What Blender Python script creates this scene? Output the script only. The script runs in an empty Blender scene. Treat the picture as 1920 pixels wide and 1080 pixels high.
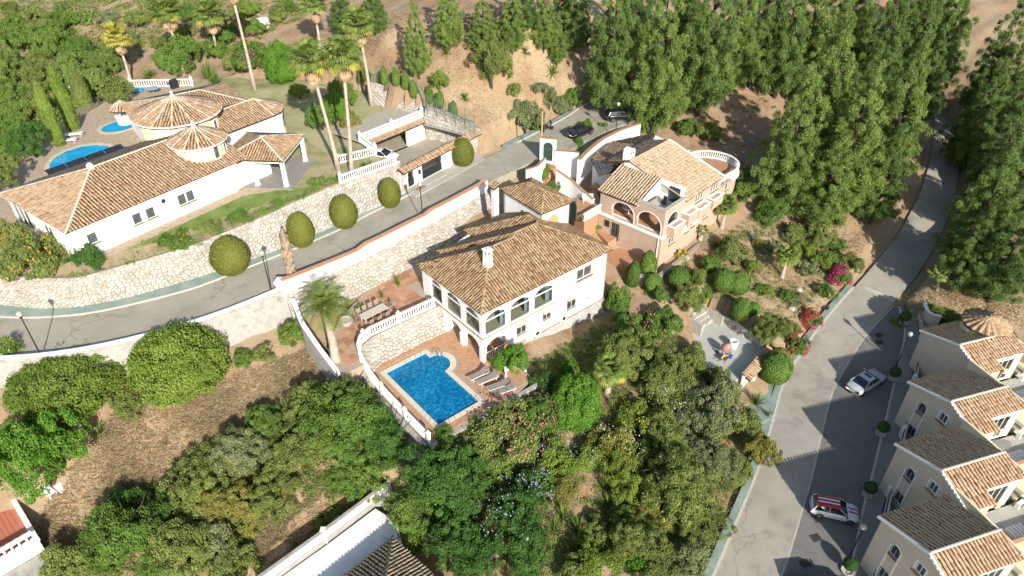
import bpy, math, random
import numpy as np
from mathutils import Vector, Matrix
from mathutils.geometry import tessellate_polygon
random.seed(7); RNG = np.random.default_rng(11)
SC = bpy.context.scene
COL = SC.collection
R = math.radians
# ------------------------------------------------------------------ camera, sky, sun, exposure
PITCH = R(35.5); FPX = 1297.0; CAMZ = 43.0
cd = bpy.data.cameras.new('camera'); cam = bpy.data.objects.new('camera', cd); COL.objects.link(cam)
cam.location = (0, 0, CAMZ); cam.rotation_euler = (R(90) - PITCH, 0, 0)
cd.sensor_width = 36.0; cd.lens = 36.0 * FPX / 1920.0; cd.clip_start = 0.5; cd.clip_end = 2000
SC.camera = cam
SUN_EL, SUN_AZ = R(27.5), math.atan2(-0.935, 0.355)      # direction towards the sun, from +x
wd = bpy.data.worlds.new('World'); SC.world = wd; wd.use_nodes = True
nt = wd.node_tree; bg = nt.nodes['Background']; sky = nt.nodes.new('ShaderNodeTexSky')
sky.sky_type = 'NISHITA'; sky.sun_disc = False; sky.sun_elevation = SUN_EL
sky.sun_rotation = math.pi / 2 - SUN_AZ; sky.air_density = 1.0; sky.dust_density = 1.0; sky.ozone_density = 1.0
nt.links.new(sky.outputs[0], bg.inputs[0]); bg.inputs[1].default_value = 0.12
sd = bpy.data.lights.new('sun', 'SUN'); so = bpy.data.objects.new('sun', sd); COL.objects.link(so)
sd.energy = 4.7; sd.angle = R(0.53); sd.color = (1.0, 0.955, 0.885)
sdir = Vector((math.cos(SUN_EL) * math.cos(SUN_AZ), math.cos(SUN_EL) * math.sin(SUN_AZ), math.sin(SUN_EL)))
so.rotation_euler = sdir.to_track_quat('Z', 'Y').to_euler(); so.location = (20, -20, 60)
SC.view_settings.view_transform = 'Standard'; SC.view_settings.look = 'None'
SC.view_settings.exposure = 0.6; SC.view_settings.gamma = 1.0; SC.view_settings.use_curve_mapping = False
SC.render.engine = 'CYCLES'; SC.cycles.max_bounces = 6; SC.cycles.transparent_max_bounces = 12
SC.cycles.use_denoising = True
try: SC.cycles.denoiser = 'OPENIMAGEDENOISE'
except Exception: pass

# ------------------------------------------------------------------ where things stand
_S, _C = math.sin(PITCH), math.cos(PITCH)
def ray(u, v):
    x = (u - 960) / FPX; y = (v - 540) / FPX
    return np.array([x, _C - y * _S, -_S - y * _C])
def W(u, v, z):
    d = ray(u, v); t = (z - CAMZ) / d[2]
    return Vector((d[0] * t, d[1] * t, z))
def PJ(p):
    q1, q2 = p[1], p[2] - CAMZ
    d = q1 * _C - q2 * _S
    return 960 + FPX * p[0] / d, 540 + FPX * (-q1 * _S - q2 * _C) / d, d
class Frame:
    def __init__(s, o, deg):
        s.o = Vector(o); s.a = R(deg); s.M = Matrix.Translation(s.o) @ Matrix.Rotation(s.a, 4, 'Z'); s.I = s.M.inverted()
    def w(s, x, y, z=0): return s.M @ Vector((x, y, z))
    def at(s, u, v, z): return s.I @ W(u, v, z + s.o.z)

# ------------------------------------------------------------------ mesh helpers
class MB:
    def __init__(s): s.v = []; s.f = []; s.c = []
    def poly(s, pts, val=None):
        n = len(s.v); s.v += [tuple(p) for p in pts]; s.f.append(tuple(range(n, n + len(pts)))); s.c.append(random.random() if val is None else val)
    def solid(s, pts, ext, val=None):
        """prism: polygon pts pushed by vector ext"""
        val = random.random() if val is None else val
        n = len(pts); a = len(s.v); e = Vector(ext)
        s.v += [tuple(p) for p in pts] + [tuple(Vector(p) + e) for p in pts]
        s.f.append(tuple(range(a + n - 1, a - 1, -1))); s.f.append(tuple(range(a + n, a + 2 * n)))
        for i in range(n):
            j = (i + 1) % n; s.f.append((a + i, a + j, a + n + j, a + n + i))
        s.c += [val] * (n + 2); return s
    def box(s, x0, x1, y0, y1, z0, z1, val=None):
        return s.solid([(x0, y0, z0), (x1, y0, z0), (x1, y1, z0), (x0, y1, z0)], (0, 0, z1 - z0), val)
    def obox(s, c, sx, sy, z0, z1, a=0, val=None):
        ca, sa = math.cos(a), math.sin(a)
        return s.solid([(c[0] + ca * x - sa * y, c[1] + sa * x + ca * y, z0) for x, y in ((-sx / 2, -sy / 2), (sx / 2, -sy / 2), (sx / 2, sy / 2), (-sx / 2, sy / 2))], (0, 0, z1 - z0), val)
    def tube(s, pts, r, n=6, val=None, cap=True):
        val = random.random() if val is None else val
        pts = [Vector(p) for p in pts]; rr = r if isinstance(r, (list, tuple)) else [r] * len(pts)
        a = len(s.v); ref = Vector((0.31, 0.17, 0.93)).normalized()
        for i, p in enumerate(pts):
            d = (pts[min(i + 1, len(pts) - 1)] - pts[max(i - 1, 0)]).normalized()
            e = d.cross(ref)
            if e.length < 1e-3: e = d.cross(Vector((1, 0, 0)))
            e.normalize(); g = d.cross(e)
            for k in range(n):
                t = 2 * math.pi * k / n; s.v.append(tuple(p + (e * math.cos(t) + g * math.sin(t)) * rr[i]))
        for i in range(len(pts) - 1):
            for k in range(n):
                k2 = (k + 1) % n; s.f.append((a + i * n + k, a + i * n + k2, a + (i + 1) * n + k2, a + (i + 1) * n + k)); s.c.append(val)
        if cap:
            s.f.append(tuple(a + k for k in range(n - 1, -1, -1))); s.f.append(tuple(a + (len(pts) - 1) * n + k for k in range(n))); s.c += [val, val]
        return s
    def lathe(s, prof, c=(0, 0, 0), n=12, val=None):
        val = random.random() if val is None else val
        a = len(s.v)
        for r, z in prof:
            for k in range(n):
                t = 2 * math.pi * k / n; s.v.append((c[0] + r * math.cos(t), c[1] + r * math.sin(t), c[2] + z))
        for i in range(len(prof) - 1):
            for k in range(n):
                k2 = (k + 1) % n; s.f.append((a + i * n + k, a + i * n + k2, a + (i + 1) * n + k2, a + (i + 1) * n + k)); s.c.append(val)
        s.f.append(tuple(a + k for k in range(n - 1, -1, -1))); s.f.append(tuple(a + (len(prof) - 1) * n + k for k in range(n))); s.c += [val, val]
        return s
    def xf(s, M):
        s.v = [tuple(M @ Vector(p)) for p in s.v]; return s
    def mesh(s, name, mat=None, smooth=False):
        me = bpy.data.meshes.new(name); me.from_pydata(s.v, [], s.f)
        at = me.attributes.new('v', 'FLOAT', 'FACE'); at.data.foreach_set('value', np.array(s.c[:len(me.polygons)], dtype=np.float32))
        if smooth: me.polygons.foreach_set('use_smooth', np.ones(len(me.polygons), dtype=bool))
        if mat: me.materials.append(mat)
        me.update(); return me
    def build(s, name, mat=None, parent=None, smooth=False, kind=None, label=None):
        return put(name, s.mesh(name, mat, smooth), parent, kind, label)
def put(name, me, parent=None, kind=None, label=None, loc=None, rz=None, sc=None, mat=None):
    o = bpy.data.objects.new(name, me); COL.objects.link(o)
    if parent is not None: o.parent = parent
    if kind: o['kind'] = kind
    if label: o['label'] = label
    if loc is not None: o.location = loc
    if rz is not None: o.rotation_euler = (0, 0, rz) if not isinstance(rz, (tuple, list)) else rz
    if sc is not None: o.scale = sc if isinstance(sc, (tuple, list)) else (sc, sc, sc)
    if mat is not None and me is not None:
        if not me.materials: me.materials.append(mat)
        o.material_slots[0].link = 'OBJECT'; o.material_slots[0].material = mat
    return o
def thing(name, label, cat, loc=(0, 0, 0), rz=0, group=None, sc=None):
    o = put(name, None, loc=loc, rz=rz, sc=sc); return tag(o, label, cat, group)
def tag(o, label, cat, group=None):
    o['label'] = label; o['category'] = cat
    if group: o['group'] = group
    return o
def struct(o): o['kind'] = 'structure'; return o
def np_mesh(name, V, F, vals, mat=None, smooth=False):
    """V (n,3) float, F (m,k) int, vals (m,)"""
    me = bpy.data.meshes.new(name); V = np.asarray(V, dtype=np.float32); F = np.asarray(F, dtype=np.int32); m, k = F.shape
    me.vertices.add(len(V)); me.vertices.foreach_set('co', V.ravel())
    me.loops.add(m * k); me.loops.foreach_set('vertex_index', F.ravel())
    me.polygons.add(m); me.polygons.foreach_set('loop_start', np.arange(0, m * k, k, dtype=np.int32))
    try: me.polygons.foreach_set('loop_total', np.full(m, k, dtype=np.int32))
    except Exception: pass
    at = me.attributes.new('v', 'FLOAT', 'FACE'); at.data.foreach_set('value', np.asarray(vals, dtype=np.float32))
    if smooth: me.polygons.foreach_set('use_smooth', np.ones(m, dtype=bool))
    if mat: me.materials.append(mat)
    me.update(calc_edges=True); me.validate(); return me
def inst(tv, tf, X, Y, Z, P, vals):
    """template verts tv (k,3), faces tf (f,4); per-copy axes X,Y,Z (n,3) and origin P"""
    tv = np.asarray(tv, float); tf = np.asarray(tf, int); n = len(P)
    V = (P[:, None, :] + tv[None, :, 0, None] * X[:, None, :] + tv[None, :, 1, None] * Y[:, None, :] + tv[None, :, 2, None] * Z[:, None, :]).reshape(-1, 3)
    F = (tf[None] + (np.arange(n) * len(tv))[:, None, None]).reshape(-1, tf.shape[1])
    return V, F, np.repeat(vals, len(tf))
def nrm(a): return a / np.maximum(np.linalg.norm(a, axis=-1, keepdims=True), 1e-9)

# ------------------------------------------------------------------ materials
def node(t, ty, **kw):
    n = t.nodes.new(ty)
    for k, v in kw.items(): setattr(n, k, v)
    return n
MATS = {}
def pm(name, cols, rough=0.8, scale=1.0, bump=0.0, bscale=20.0, coord='Object', attr=0.0, spec=0.3, metal=0.0, detail=6, dist=0.0, stain=None, coat=0.0, cracks=0.0):
    """noise-driven colour over two or more colours; attr mixes in the per-face value v"""
    m = bpy.data.materials.new(name); m.use_nodes = True; t = m.node_tree; b = t.nodes['Principled BSDF']; L = t.links.new
    b.inputs['Roughness'].default_value = rough; b.inputs['Metallic'].default_value = metal; b.inputs['Specular IOR Level'].default_value = spec
    b.inputs['Coat Weight'].default_value = coat
    tc = node(t, 'ShaderNodeTexCoord'); geo = node(t, 'ShaderNodeNewGeometry')
    co = geo.outputs['Position'] if coord == 'World' else tc.outputs[coord]
    nz = node(t, 'ShaderNodeTexNoise'); nz.inputs['Scale'].default_value = scale; nz.inputs['Detail'].default_value = detail; nz.inputs['Distortion'].default_value = dist
    nz.inputs['Roughness'].default_value = 0.62
    L(co, nz.inputs['Vector'])
    f = nz.outputs['Fac']
    mr = node(t, 'ShaderNodeMapRange'); mr.inputs[1].default_value = 0.28; mr.inputs[2].default_value = 0.72; L(f, mr.inputs[0]); f = mr.outputs[0]
    if attr:
        at = node(t, 'ShaderNodeAttribute'); at.attribute_name = 'v'
        mx = node(t, 'ShaderNodeMix'); mx.inputs[0].default_value = attr; L(f, mx.inputs[2]); L(at.outputs['Fac'], mx.inputs[3]); f = mx.outputs[0]
    cr = node(t, 'ShaderNodeValToRGB'); e = cr.color_ramp.elements
    while len(e) < len(cols): e.new(0.5)
    for i, c in enumerate(cols):
        e[i].position = i / max(1, len(cols) - 1); e[i].color = (*c, 1)
    L(f, cr.inputs[0]); out = cr.outputs[0]
    if stain:
        scol, sscale, lo, hi = stain
        n2 = node(t, 'ShaderNodeTexNoise'); n2.inputs['Scale'].default_value = sscale; n2.inputs['Detail'].default_value = 8; n2.inputs['Roughness'].default_value = .7; L(co, n2.inputs['Vector'])
        m2 = node(t, 'ShaderNodeMapRange'); m2.inputs[1].default_value = lo; m2.inputs[2].default_value = hi; L(n2.outputs['Fac'], m2.inputs[0])
        mx = node(t, 'ShaderNodeMix', data_type='RGBA'); L(m2.outputs[0], mx.inputs[0]); L(out, mx.inputs[6]); mx.inputs[7].default_value = (*scol, 1); out = mx.outputs[2]
    if cracks:
        vo = node(t, 'ShaderNodeTexVoronoi', feature='DISTANCE_TO_EDGE'); vo.inputs['Scale'].default_value = cracks; nd = node(t, 'ShaderNodeTexNoise'); nd.inputs['Scale'].default_value = .9; nd.inputs['Detail'].default_value = 6; L(co, nd.inputs['Vector'])
        mxv = node(t, 'ShaderNodeMix', data_type='VECTOR'); mxv.inputs[0].default_value = .35; L(co, mxv.inputs[4]); L(nd.outputs['Color'], mxv.inputs[5]); va = node(t, 'ShaderNodeVectorMath', operation='MULTIPLY_ADD'); va.inputs[1].default_value = (2.5, 2.5, 0); L(nd.outputs['Color'], va.inputs[0]); L(co, va.inputs[2]); L(va.outputs[0], vo.inputs['Vector'])
        n3 = node(t, 'ShaderNodeTexNoise'); n3.inputs['Scale'].default_value = .25; L(co, n3.inputs['Vector'])
        m3 = node(t, 'ShaderNodeMapRange'); m3.inputs[1].default_value = .0; m3.inputs[2].default_value = .010; m3.inputs[3].default_value = .55; m3.inputs[4].default_value = 0; L(vo.outputs['Distance'], m3.inputs[0]); m4 = node(t, 'ShaderNodeMapRange'); m4.inputs[1].default_value = .45; m4.inputs[2].default_value = .6; L(n3.outputs['Fac'], m4.inputs[0]); mm = node(t, 'ShaderNodeMath', operation='MULTIPLY'); L(m3.outputs[0], mm.inputs[0]); L(m4.outputs[0], mm.inputs[1])
        mx = node(t, 'ShaderNodeMix', data_type='RGBA'); L(mm.outputs[0], mx.inputs[0]); L(out, mx.inputs[6]); mx.inputs[7].default_value = (.07, .062, .052, 1); out = mx.outputs[2]
    L(out, b.inputs['Base Color'])
    if bump:
        nb = node(t, 'ShaderNodeTexNoise'); nb.inputs['Scale'].default_value = bscale; nb.inputs['Detail'].default_value = 5; L(co, nb.inputs['Vector'])
        bp = node(t, 'ShaderNodeBump'); bp.inputs['Strength'].default_value = bump; bp.inputs['Distance'].default_value = 0.05; L(nb.outputs['Fac'], bp.inputs['Height']); L(bp.outputs[0], b.inputs['Normal'])
    MATS[name] = m; return m
def leaf(name, cols, trans=0.28, rough=0.55, big=0.25, spec=0.2):
    """leaf colour from the per-leaf value, a slow noise through the crown and the plant's own random"""
    m = bpy.data.materials.new(name); m.use_nodes = True; t = m.node_tree; L = t.links.new
    b = t.nodes['Principled BSDF']; out = t.nodes['Material Output']
    at = node(t, 'ShaderNodeAttribute'); at.attribute_name = 'v'
    oi = node(t, 'ShaderNodeObjectInfo'); geo = node(t, 'ShaderNodeNewGeometry')
    nz = node(t, 'ShaderNodeTexNoise'); nz.inputs['Scale'].default_value = 0.5; nz.inputs['Detail'].default_value = 4; L(geo.outputs['Position'], nz.inputs['Vector'])
    a1 = node(t, 'ShaderNodeMath', operation='MULTIPLY'); a1.inputs[1].default_value = 0.62; L(at.outputs['Fac'], a1.inputs[0])
    a2 = node(t, 'ShaderNodeMath', operation='MULTIPLY_ADD'); a2.inputs[1].default_value = 0.9; L(nz.outputs['Fac'], a2.inputs[0]); L(a1.outputs[0], a2.inputs[2])
    a3 = node(t, 'ShaderNodeMath', operation='MULTIPLY_ADD'); a3.inputs[1].default_value = big; L(oi.outputs['Random'], a3.inputs[0]); L(a2.outputs[0], a3.inputs[2])
    a4 = node(t, 'ShaderNodeMath', operation='SUBTRACT'); a4.inputs[1].default_value = 0.36 + big / 2; L(a3.outputs[0], a4.inputs[0])
    cr = node(t, 'ShaderNodeValToRGB'); e = cr.color_ramp.elements
    while len(e) < len(cols): e.new(0.5)
    for i, c in enumerate(cols): e[i].position = i / max(1, len(cols) - 1); e[i].color = (*c, 1)
    L(a4.outputs[0], cr.inputs[0]); L(cr.outputs[0], b.inputs['Base Color'])
    b.inputs['Roughness'].default_value = rough; b.inputs['Specular IOR Level'].default_value = spec
    tr = node(t, 'ShaderNodeBsdfTranslucent'); L(cr.outputs[0], tr.inputs[0])
    mx = node(t, 'ShaderNodeMixShader'); mx.inputs[0].default_value = trans; L(b.outputs[0], mx.inputs[1]); L(tr.outputs[0], mx.inputs[2]); L(mx.outputs[0], out.inputs[0])
    MATS[name] = m; return m
def glassm(name, tint, gloss=0.12, rough=0.03):
    m = bpy.data.materials.new(name); m.use_nodes = True; t = m.node_tree; L = t.links.new; t.nodes.remove(t.nodes['Principled BSDF']); out = t.nodes['Material Output']
    tr = node(t, 'ShaderNodeBsdfTransparent'); tr.inputs[0].default_value = (*tint, 1)
    gl = node(t, 'ShaderNodeBsdfGlossy'); gl.inputs['Roughness'].default_value = rough
    lw = node(t, 'ShaderNodeLayerWeight'); lw.inputs[0].default_value = 0.25
    ma = node(t, 'ShaderNodeMath', operation='MULTIPLY_ADD'); ma.inputs[1].default_value = 0.5; ma.inputs[2].default_value = gloss; L(lw.outputs['Fresnel'], ma.inputs[0])
    mx = node(t, 'ShaderNodeMixShader'); L(ma.outputs[0], mx.inputs[0]); L(tr.outputs[0], mx.inputs[1]); L(gl.outputs[0], mx.inputs[2]); L(mx.outputs[0], out.inputs[0])
    MATS[name] = m; return m

TILE_OLD = pm('tile_old', [(.102, .062, .035), (.232, .138, .070), (.308, .210, .110), (.353, .274, .170), (.223, .122, .058), (.391, .326, .212)], .85, 1.2, .3, 40, attr=.72, stain=((.417, .207, .036), 3.2, .57, .68))
TILE_PALE = pm('tile_pale', [(.186, .112, .064), (.325, .219, .127), (.400, .295, .185), (.279, .157, .084), (.446, .357, .244)], .85, 1.0, .3, 40, attr=.7, stain=((.178, .142, .095), 2.0, .60, .74))
TILE_RED = pm('tile_red', [(.245, .132, .078), (.357, .220, .130), (.414, .303, .193), (.301, .171, .096)], .85, 1.0, .25, 40, attr=.65)
TILE_BUFF = pm('tile_buff', [(.264, .186, .114), (.408, .300, .192), (.492, .372, .252), (.336, .216, .132)], .85, 1.0, .25, 40, attr=.65)
TILE_BED = pm('tile_bed', [(.055, .034, .02), (.10, .062, .036)], .95, 4.0, .3, 30)
MORTAR = pm('mortar', [(.44, .38, .30), (.56, .50, .42)], .9, 6, .2, 40)
WHITE = pm('white_render', [(.74, .73, .70), (.82, .81, .78)], .85, .8, .12, 30, stain=((.62, .58, .50), .9, .62, .85))
WHITE2 = pm('white_paint', [(.78, .77, .74), (.83, .82, .80)], .6, 3, 0)
WEATHERED = pm('weathered_white', [(.277, .257, .216), (.374, .353, .312), (.416, .395, .361)], .95, 1.4, .6, 7, stain=((.152, .132, .104), 1.1, .54, .78))
CREAM = pm('cream_render', [(.66, .56, .36), (.73, .64, .44)], .85, .9, .1, 30)
PEACH = pm('peach_render', [(.438, .306, .226), (.499, .370, .285)], .9, .7, .15, 30, stain=((.367, .247, .178), .8, .55, .8))
BEIGE = pm('beige_render', [(.589, .493, .381), (.644, .550, .444)], .9, .8, .1, 30)
YELLOW = pm('yellow_render', [(.66, .46, .20), (.72, .53, .26)], .9, .8, .1, 30)
STONE = pm('pale_stone', [(.253, .216, .159), (.367, .328, .269), (.441, .411, .361), (.498, .479, .444)], .9, 2.2, .5, 12, attr=.55)
STONE_BED = pm('stone_mortar', [(.254, .216, .176), (.343, .298, .253)], .95, 5, .4, 20)
FLAG = pm('flagstone', [(.34, .24, .16), (.46, .35, .24), (.52, .42, .31)], .9, 3, .3, 14, attr=.6)
TERRA = pm('terracotta_tile', [(.30, .15, .08), (.42, .23, .13), (.50, .30, .18)], .75, 3, .1, 20, attr=.7)
DECKT = pm('deck_tile', [(.40, .22, .12), (.47, .27, .155), (.53, .32, .19)], .75, 2, .1, 20, attr=.5)
GROUT = pm('grout', [(.34, .26, .19), (.42, .33, .25)], .95, 6)
COPE = pm('coping_stone', [(.56, .49, .37), (.66, .59, .47)], .85, 4, .15, 30, attr=.4)
ASPH = pm('asphalt', [(.291, .259, .201), (.349, .314, .246), (.391, .356, .284)], .95, .35, .25, 60, coord='World', stain=((.228, .205, .160), .3, .54, .72), cracks=.16)
ASPH2 = pm('asphalt_lower', [(.261, .231, .186), (.323, .291, .238), (.361, .330, .271)], .95, .3, .25, 60, coord='World', stain=((.210, .188, .150), .33, .54, .72), cracks=.15)
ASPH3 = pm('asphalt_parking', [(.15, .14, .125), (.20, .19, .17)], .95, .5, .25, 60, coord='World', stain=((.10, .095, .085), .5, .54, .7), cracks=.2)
GREENC = pm('green_concrete', [(.161, .221, .188), (.222, .282, .240), (.293, .335, .288)], .9, .7, .15, 30, coord='World', stain=((.378, .335, .271), .8, .60, .78))
KERB = pm('kerb_concrete', [(.42, .39, .33), (.55, .51, .45)], .9, 3, .2, 30, coord='World')
CONC = pm('concrete', [(.36, .33, .28), (.46, .43, .37)], .9, 1.5, .2, 30, coord='World')
PAVE = pm('grey_paving', [(.22, .20, .18), (.29, .27, .24)], .9, 1.5, .2, 30, coord='World')
BROWNW = pm('brown_coping', [(.30, .17, .09), (.40, .24, .14)], .85, 3, .1, 30)
REDC = pm('red_coping', [(.45, .22, .12), (.56, .32, .19)], .85, 3, .1, 30, attr=.5)
METAL = pm('dark_metal', [(.03, .032, .035), (.06, .06, .065)], .5, 8, metal=.6, spec=.5)
STEEL = pm('steel', [(.5, .5, .5), (.62, .62, .62)], .25, 8, metal=1, spec=.5)
RUBBER = pm('rubber', [(.012, .012, .012), (.03, .03, .03)], .8, 10)
WOOD = pm('wood', [(.40, .26, .13), (.55, .38, .20)], .7, 4, .1, 20)
RATTAN = pm('rattan', [(.22, .17, .13), (.33, .26, .20)], .8, 30, .2, 60)
FABRIC = pm('taupe_fabric', [(.24, .20, .165), (.30, .255, .215)], .9, 12)
TABLET = pm('table_top', [(.50, .43, .34), (.58, .51, .42)], .6, 8)
AWN = pm('yellow_awning', [(.62, .50, .25), (.72, .60, .34)], .85, 4)
GREENP = pm('green_sill', [(.12, .20, .05), (.18, .27, .08)], .7, 4)
GREENM = pm('dark_green_metal', [(.03, .06, .05), (.05, .09, .075)], .5, 6, metal=.3)
BARK = pm('bark', [(.13, .10, .075), (.24, .19, .145), (.31, .26, .21)], .95, 3, .6, 14)
PALMB = pm('palm_bark', [(.28, .22, .17), (.42, .35, .28), (.50, .43, .36)], .95, 2.5, .6, 10)
SOLAR = pm('solar_panel', [(.015, .018, .022), (.03, .034, .04)], .25, 4, spec=.5)
BLUET = pm('pool_tile', [(.015, .16, .36), (.03, .26, .50), (.05, .36, .60)], .4, 6, coord='Object')
DARKIN = pm('dark_interior', [(.02, .02, .02), (.05, .045, .04)], .9, 3)
CURTAIN = pm('curtain', [(.20, .26, .28), (.34, .40, .41)], .9, 9)
INFLOOR = pm('inner_floor', [(.34, .31, .22), (.42, .385, .28)], .5, 2)
PLASTIC = pm('white_plastic', [(.72, .72, .70), (.80, .80, .78)], .4, 4)
GLASS = glassm('window_glass', (.82, .88, .86), .10)
DGLASS = pm('dark_glass', [(.05, .058, .06), (.11, .12, .12)], .06, 2, spec=.9)
TINTG = glassm('fence_glass', (.86, .94, .90), .05)
WIRE = pm('green_wire', [(.10, .16, .11), (.16, .23, .16)], .6, 5, metal=.2)
# ------------------------------------------------------------------ frames of the plots
FM = Frame((-2.72, 48.12, 0), 39.8)        # white villa by the pool
FL = Frame((-38.67, 51.5, 0), 54.5)        # large villa on the left
FP = Frame((16.18, 63.91, 0), 47.0)        # peach house
FA = Frame((2.96, 61.16, 0), 38.2)         # annex by the street
def resample(pts, n):
    P = np.array([tuple(p) for p in pts], float); d = np.r_[0, np.cumsum(np.linalg.norm(np.diff(P, axis=0), axis=1))]
    t = np.linspace(0, d[-1], n); return np.stack([np.interp(t, d, P[:, k]) for k in range(3)], 1)
def smooth(P, it=2):
    P = np.array(P, float)
    for _ in range(it): P[1:-1] = .25 * P[:-2] + .5 * P[1:-1] + .25 * P[2:]
    return P
def px_line(l, n): return smooth(resample([W(u, v, z) for u, v, z in l], n), 3)
UPZ = lambda u: float(np.interp(u, [0, 300, 550, 800, 950, 1130], [4.7, 5.0, 5.5, 6.0, 6.1, 6.2]))
far = [(-160, 575), (-60, 590), (0, 596), (67, 598), (167, 590), (267, 568), (367, 542), (467, 502), (560, 465), (640, 431), (698, 399), (746, 378), (800, 349), (847, 324), (901, 300), (940, 283), (1012, 247), (1060, 222), (1082, 207)]
N_UP = 90
UP_FAR = px_line([(u, v, UPZ(u)) for u, v in far], N_UP)
def offset(P, d):
    P = np.asarray(P); T = np.gradient(P[:, :2], axis=0); T = T / np.linalg.norm(T, axis=1, keepdims=True)
    Q = P.copy(); Q[:, 0] += T[:, 1] * d; Q[:, 1] -= T[:, 0] * d; return Q
UP_NEAR = smooth(offset(UP_FAR, 5.0), 6)
# turning circle at the end of the upper street
tc_far = [(1082, 207), (1095, 198), (1110, 192.5), (1130, 189), (1150, 188), (1172, 190), (1190, 195)]
TC_FAR = resample([W(u, v, 6.2) for u, v in tc_far], 24)
tc_near = [(1012, 300), (1050, 291), (1090, 268), (1130, 247), (1165, 234), (1205, 222)]
TC_NEAR = resample([W(u, v, 6.2) for u, v in tc_near], 24)
LOZ = lambda v: float(np.interp(v, [200, 280, 360, 430, 500, 560, 640, 720, 800, 950, 1080, 1200, 1400], [3.0, 1.0, -.9, -2.2, -3.4, -4.1, -4.8, -5.3, -5.6, -6.1, -6.5, -6.8, -7.1]))
lo_l = [(1190, 1400), (1290, 1190), (1340, 1080), (1380, 985), (1417, 900), (1440, 830), (1453, 780), (1468, 722), (1487, 687), (1520, 637), (1567, 577), (1608, 532), (1647, 488), (1690, 432), (1727, 360), (1745, 300), (1752, 250), (1752, 205)]
lo_m = [(1300, 1400), (1400, 1190), (1468, 1080), (1497, 985), (1520, 905), (1535, 840), (1548, 785), (1562, 730), (1585, 690), (1617, 637), (1660, 585), (1688, 553), (1717, 520), (1748, 470), (1785, 393), (1799, 320), (1793, 262), (1762, 205)]
LO_L = px_line([(u, v, LOZ(v)) for u, v in lo_l], 80)
LO_M = px_line([(u, v, LOZ(v) - .01) for u, v in lo_m], 80)
pk_r = [(1465, 1400), (1545, 1190), (1588, 1080), (1603, 1020), (1620, 933), (1634, 888), (1650, 820), (1661, 777), (1674, 720), (1686, 667), (1697, 625), (1684, 575)]
pk_l = [(1300, 1400), (1400, 1190), (1468, 1080), (1490, 1005), (1520, 905), (1530, 860), (1544, 800), (1553, 760), (1564, 725), (1585, 690), (1617, 637), (1675, 572)]
PK_L = px_line([(u, v, LOZ(v) - .02) for u, v in pk_l], 60)
PK_R = px_line([(u, v, LOZ(v) - .02) for u, v in pk_r], 60)

# ------------------------------------------------------------------ terrain
ctl = [(430,700,1.4),(560,640,2.0),(620,720,.3),(250,770,1.2),(100,800,.8),(0,740,2.5),(-100,800,1),(400,800,-.6),(300,850,-1.6),(200,900,-2.6),(100,1000,-4.6),(600,900,-3),(500,1000,-4.6),(400,1080,-5.8),(0,1080,-6),
 (700,860,-2.2),(800,850,-2.2),(950,800,-2.0),(1000,720,-1.7),(1100,630,-2),(1130,590,-2),(1000,900,-4.2),(1000,1080,-6.5),(800,1080,-6),(1150,750,-3),(1200,650,-2.2),(1200,900,-5),(1300,800,-4.6),(1250,1080,-7),(1350,950,-6),(1400,800,-5.4),
 (1180,520,-.5),(1250,540,-.4),(1300,480,0),(1400,400,1),(1400,500,-1),(1450,560,-2.5),(1350,640,-4),(1420,680,-5),(1500,500,-2),(1500,600,-4),(1560,520,-2.6),
 (1340,1075,-7),(1450,900,-6.2),(1480,780,-5.8),(1540,650,-5.1),(1600,560,-4.4),(1680,470,-3),(1740,390,-1.8),(1780,300,.2),(1760,220,2.4),
 (1720,560,-3.6),(1800,560,-2.6),(1900,600,-3.2),(1800,450,0),(1920,450,.5),(1850,300,4),(1900,150,9),(1850,60,12),(1700,700,-5.6),(1600,1060,-6.6),(1900,900,-6.6),(1800,800,-6),
 (1550,400,-.2),(1450,350,1.8),(1400,250,4),(1300,200,6.2),(1500,250,4),(1600,200,5),(1650,300,1.5),(1700,150,6),
 (1215,190,6.6),(1150,170,7.5),(1150,120,10.5),(1050,100,12.5),(1050,200,7),(900,200,10),(950,262,7.2),(880,255,8.5),(820,160,12),(800,100,14.5),(720,50,17),(900,60,17),(600,60,13),(650,120,11.5),(700,150,10.5),(1000,20,19),(1200,50,13),(1300,50,13),(1500,60,12),(1700,40,12),(1900,10,14),
 (100,200,3),(0,250,3),(60,100,4.5),(170,110,6),(260,90,8.5),(300,40,11),(150,20,10),(450,40,13),(0,20,7),(430,110,9.5),(520,150,9.5),(-200,300,2),(-200,60,4),(-200,900,-2)]
CP = [tuple(W(u, v, z)) for u, v, z in ctl]
CP += [(x, 330, 30 + .03 * abs(x)) for x in (-250, -120, 0, 120, 250)] + [(x, 220, 22) for x in (-60, 40)] + [(x, -40, -9) for x in (-150, -60, 0, 60, 150)] + [(170, 100, 4), (-170, 90, -2), (200, 200, 22), (-200, 200, 12), (90, 30, -7), (-80, 20, -8)]
CP = np.array(CP)
_d = np.linalg.norm(CP[:, None, :2] - CP[None, :, :2], axis=2)
_A = np.block([[-_d + 0.6 * np.eye(len(CP)), np.ones((len(CP), 1))], [np.ones((1, len(CP))), np.zeros((1, 1))]])
_w = np.linalg.solve(_A, np.r_[CP[:, 2], 0])
def h_raw(X, Y):
    P = np.stack([np.ravel(X), np.ravel(Y)], 1); out = np.empty(len(P))
    for i in range(0, len(P), 20000):
        q = P[i:i + 20000]; out[i:i + 20000] = -np.linalg.norm(q[:, None] - CP[None, :, :2], axis=2) @ _w[:-1] + _w[-1]
    return out.reshape(np.shape(X))
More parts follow.
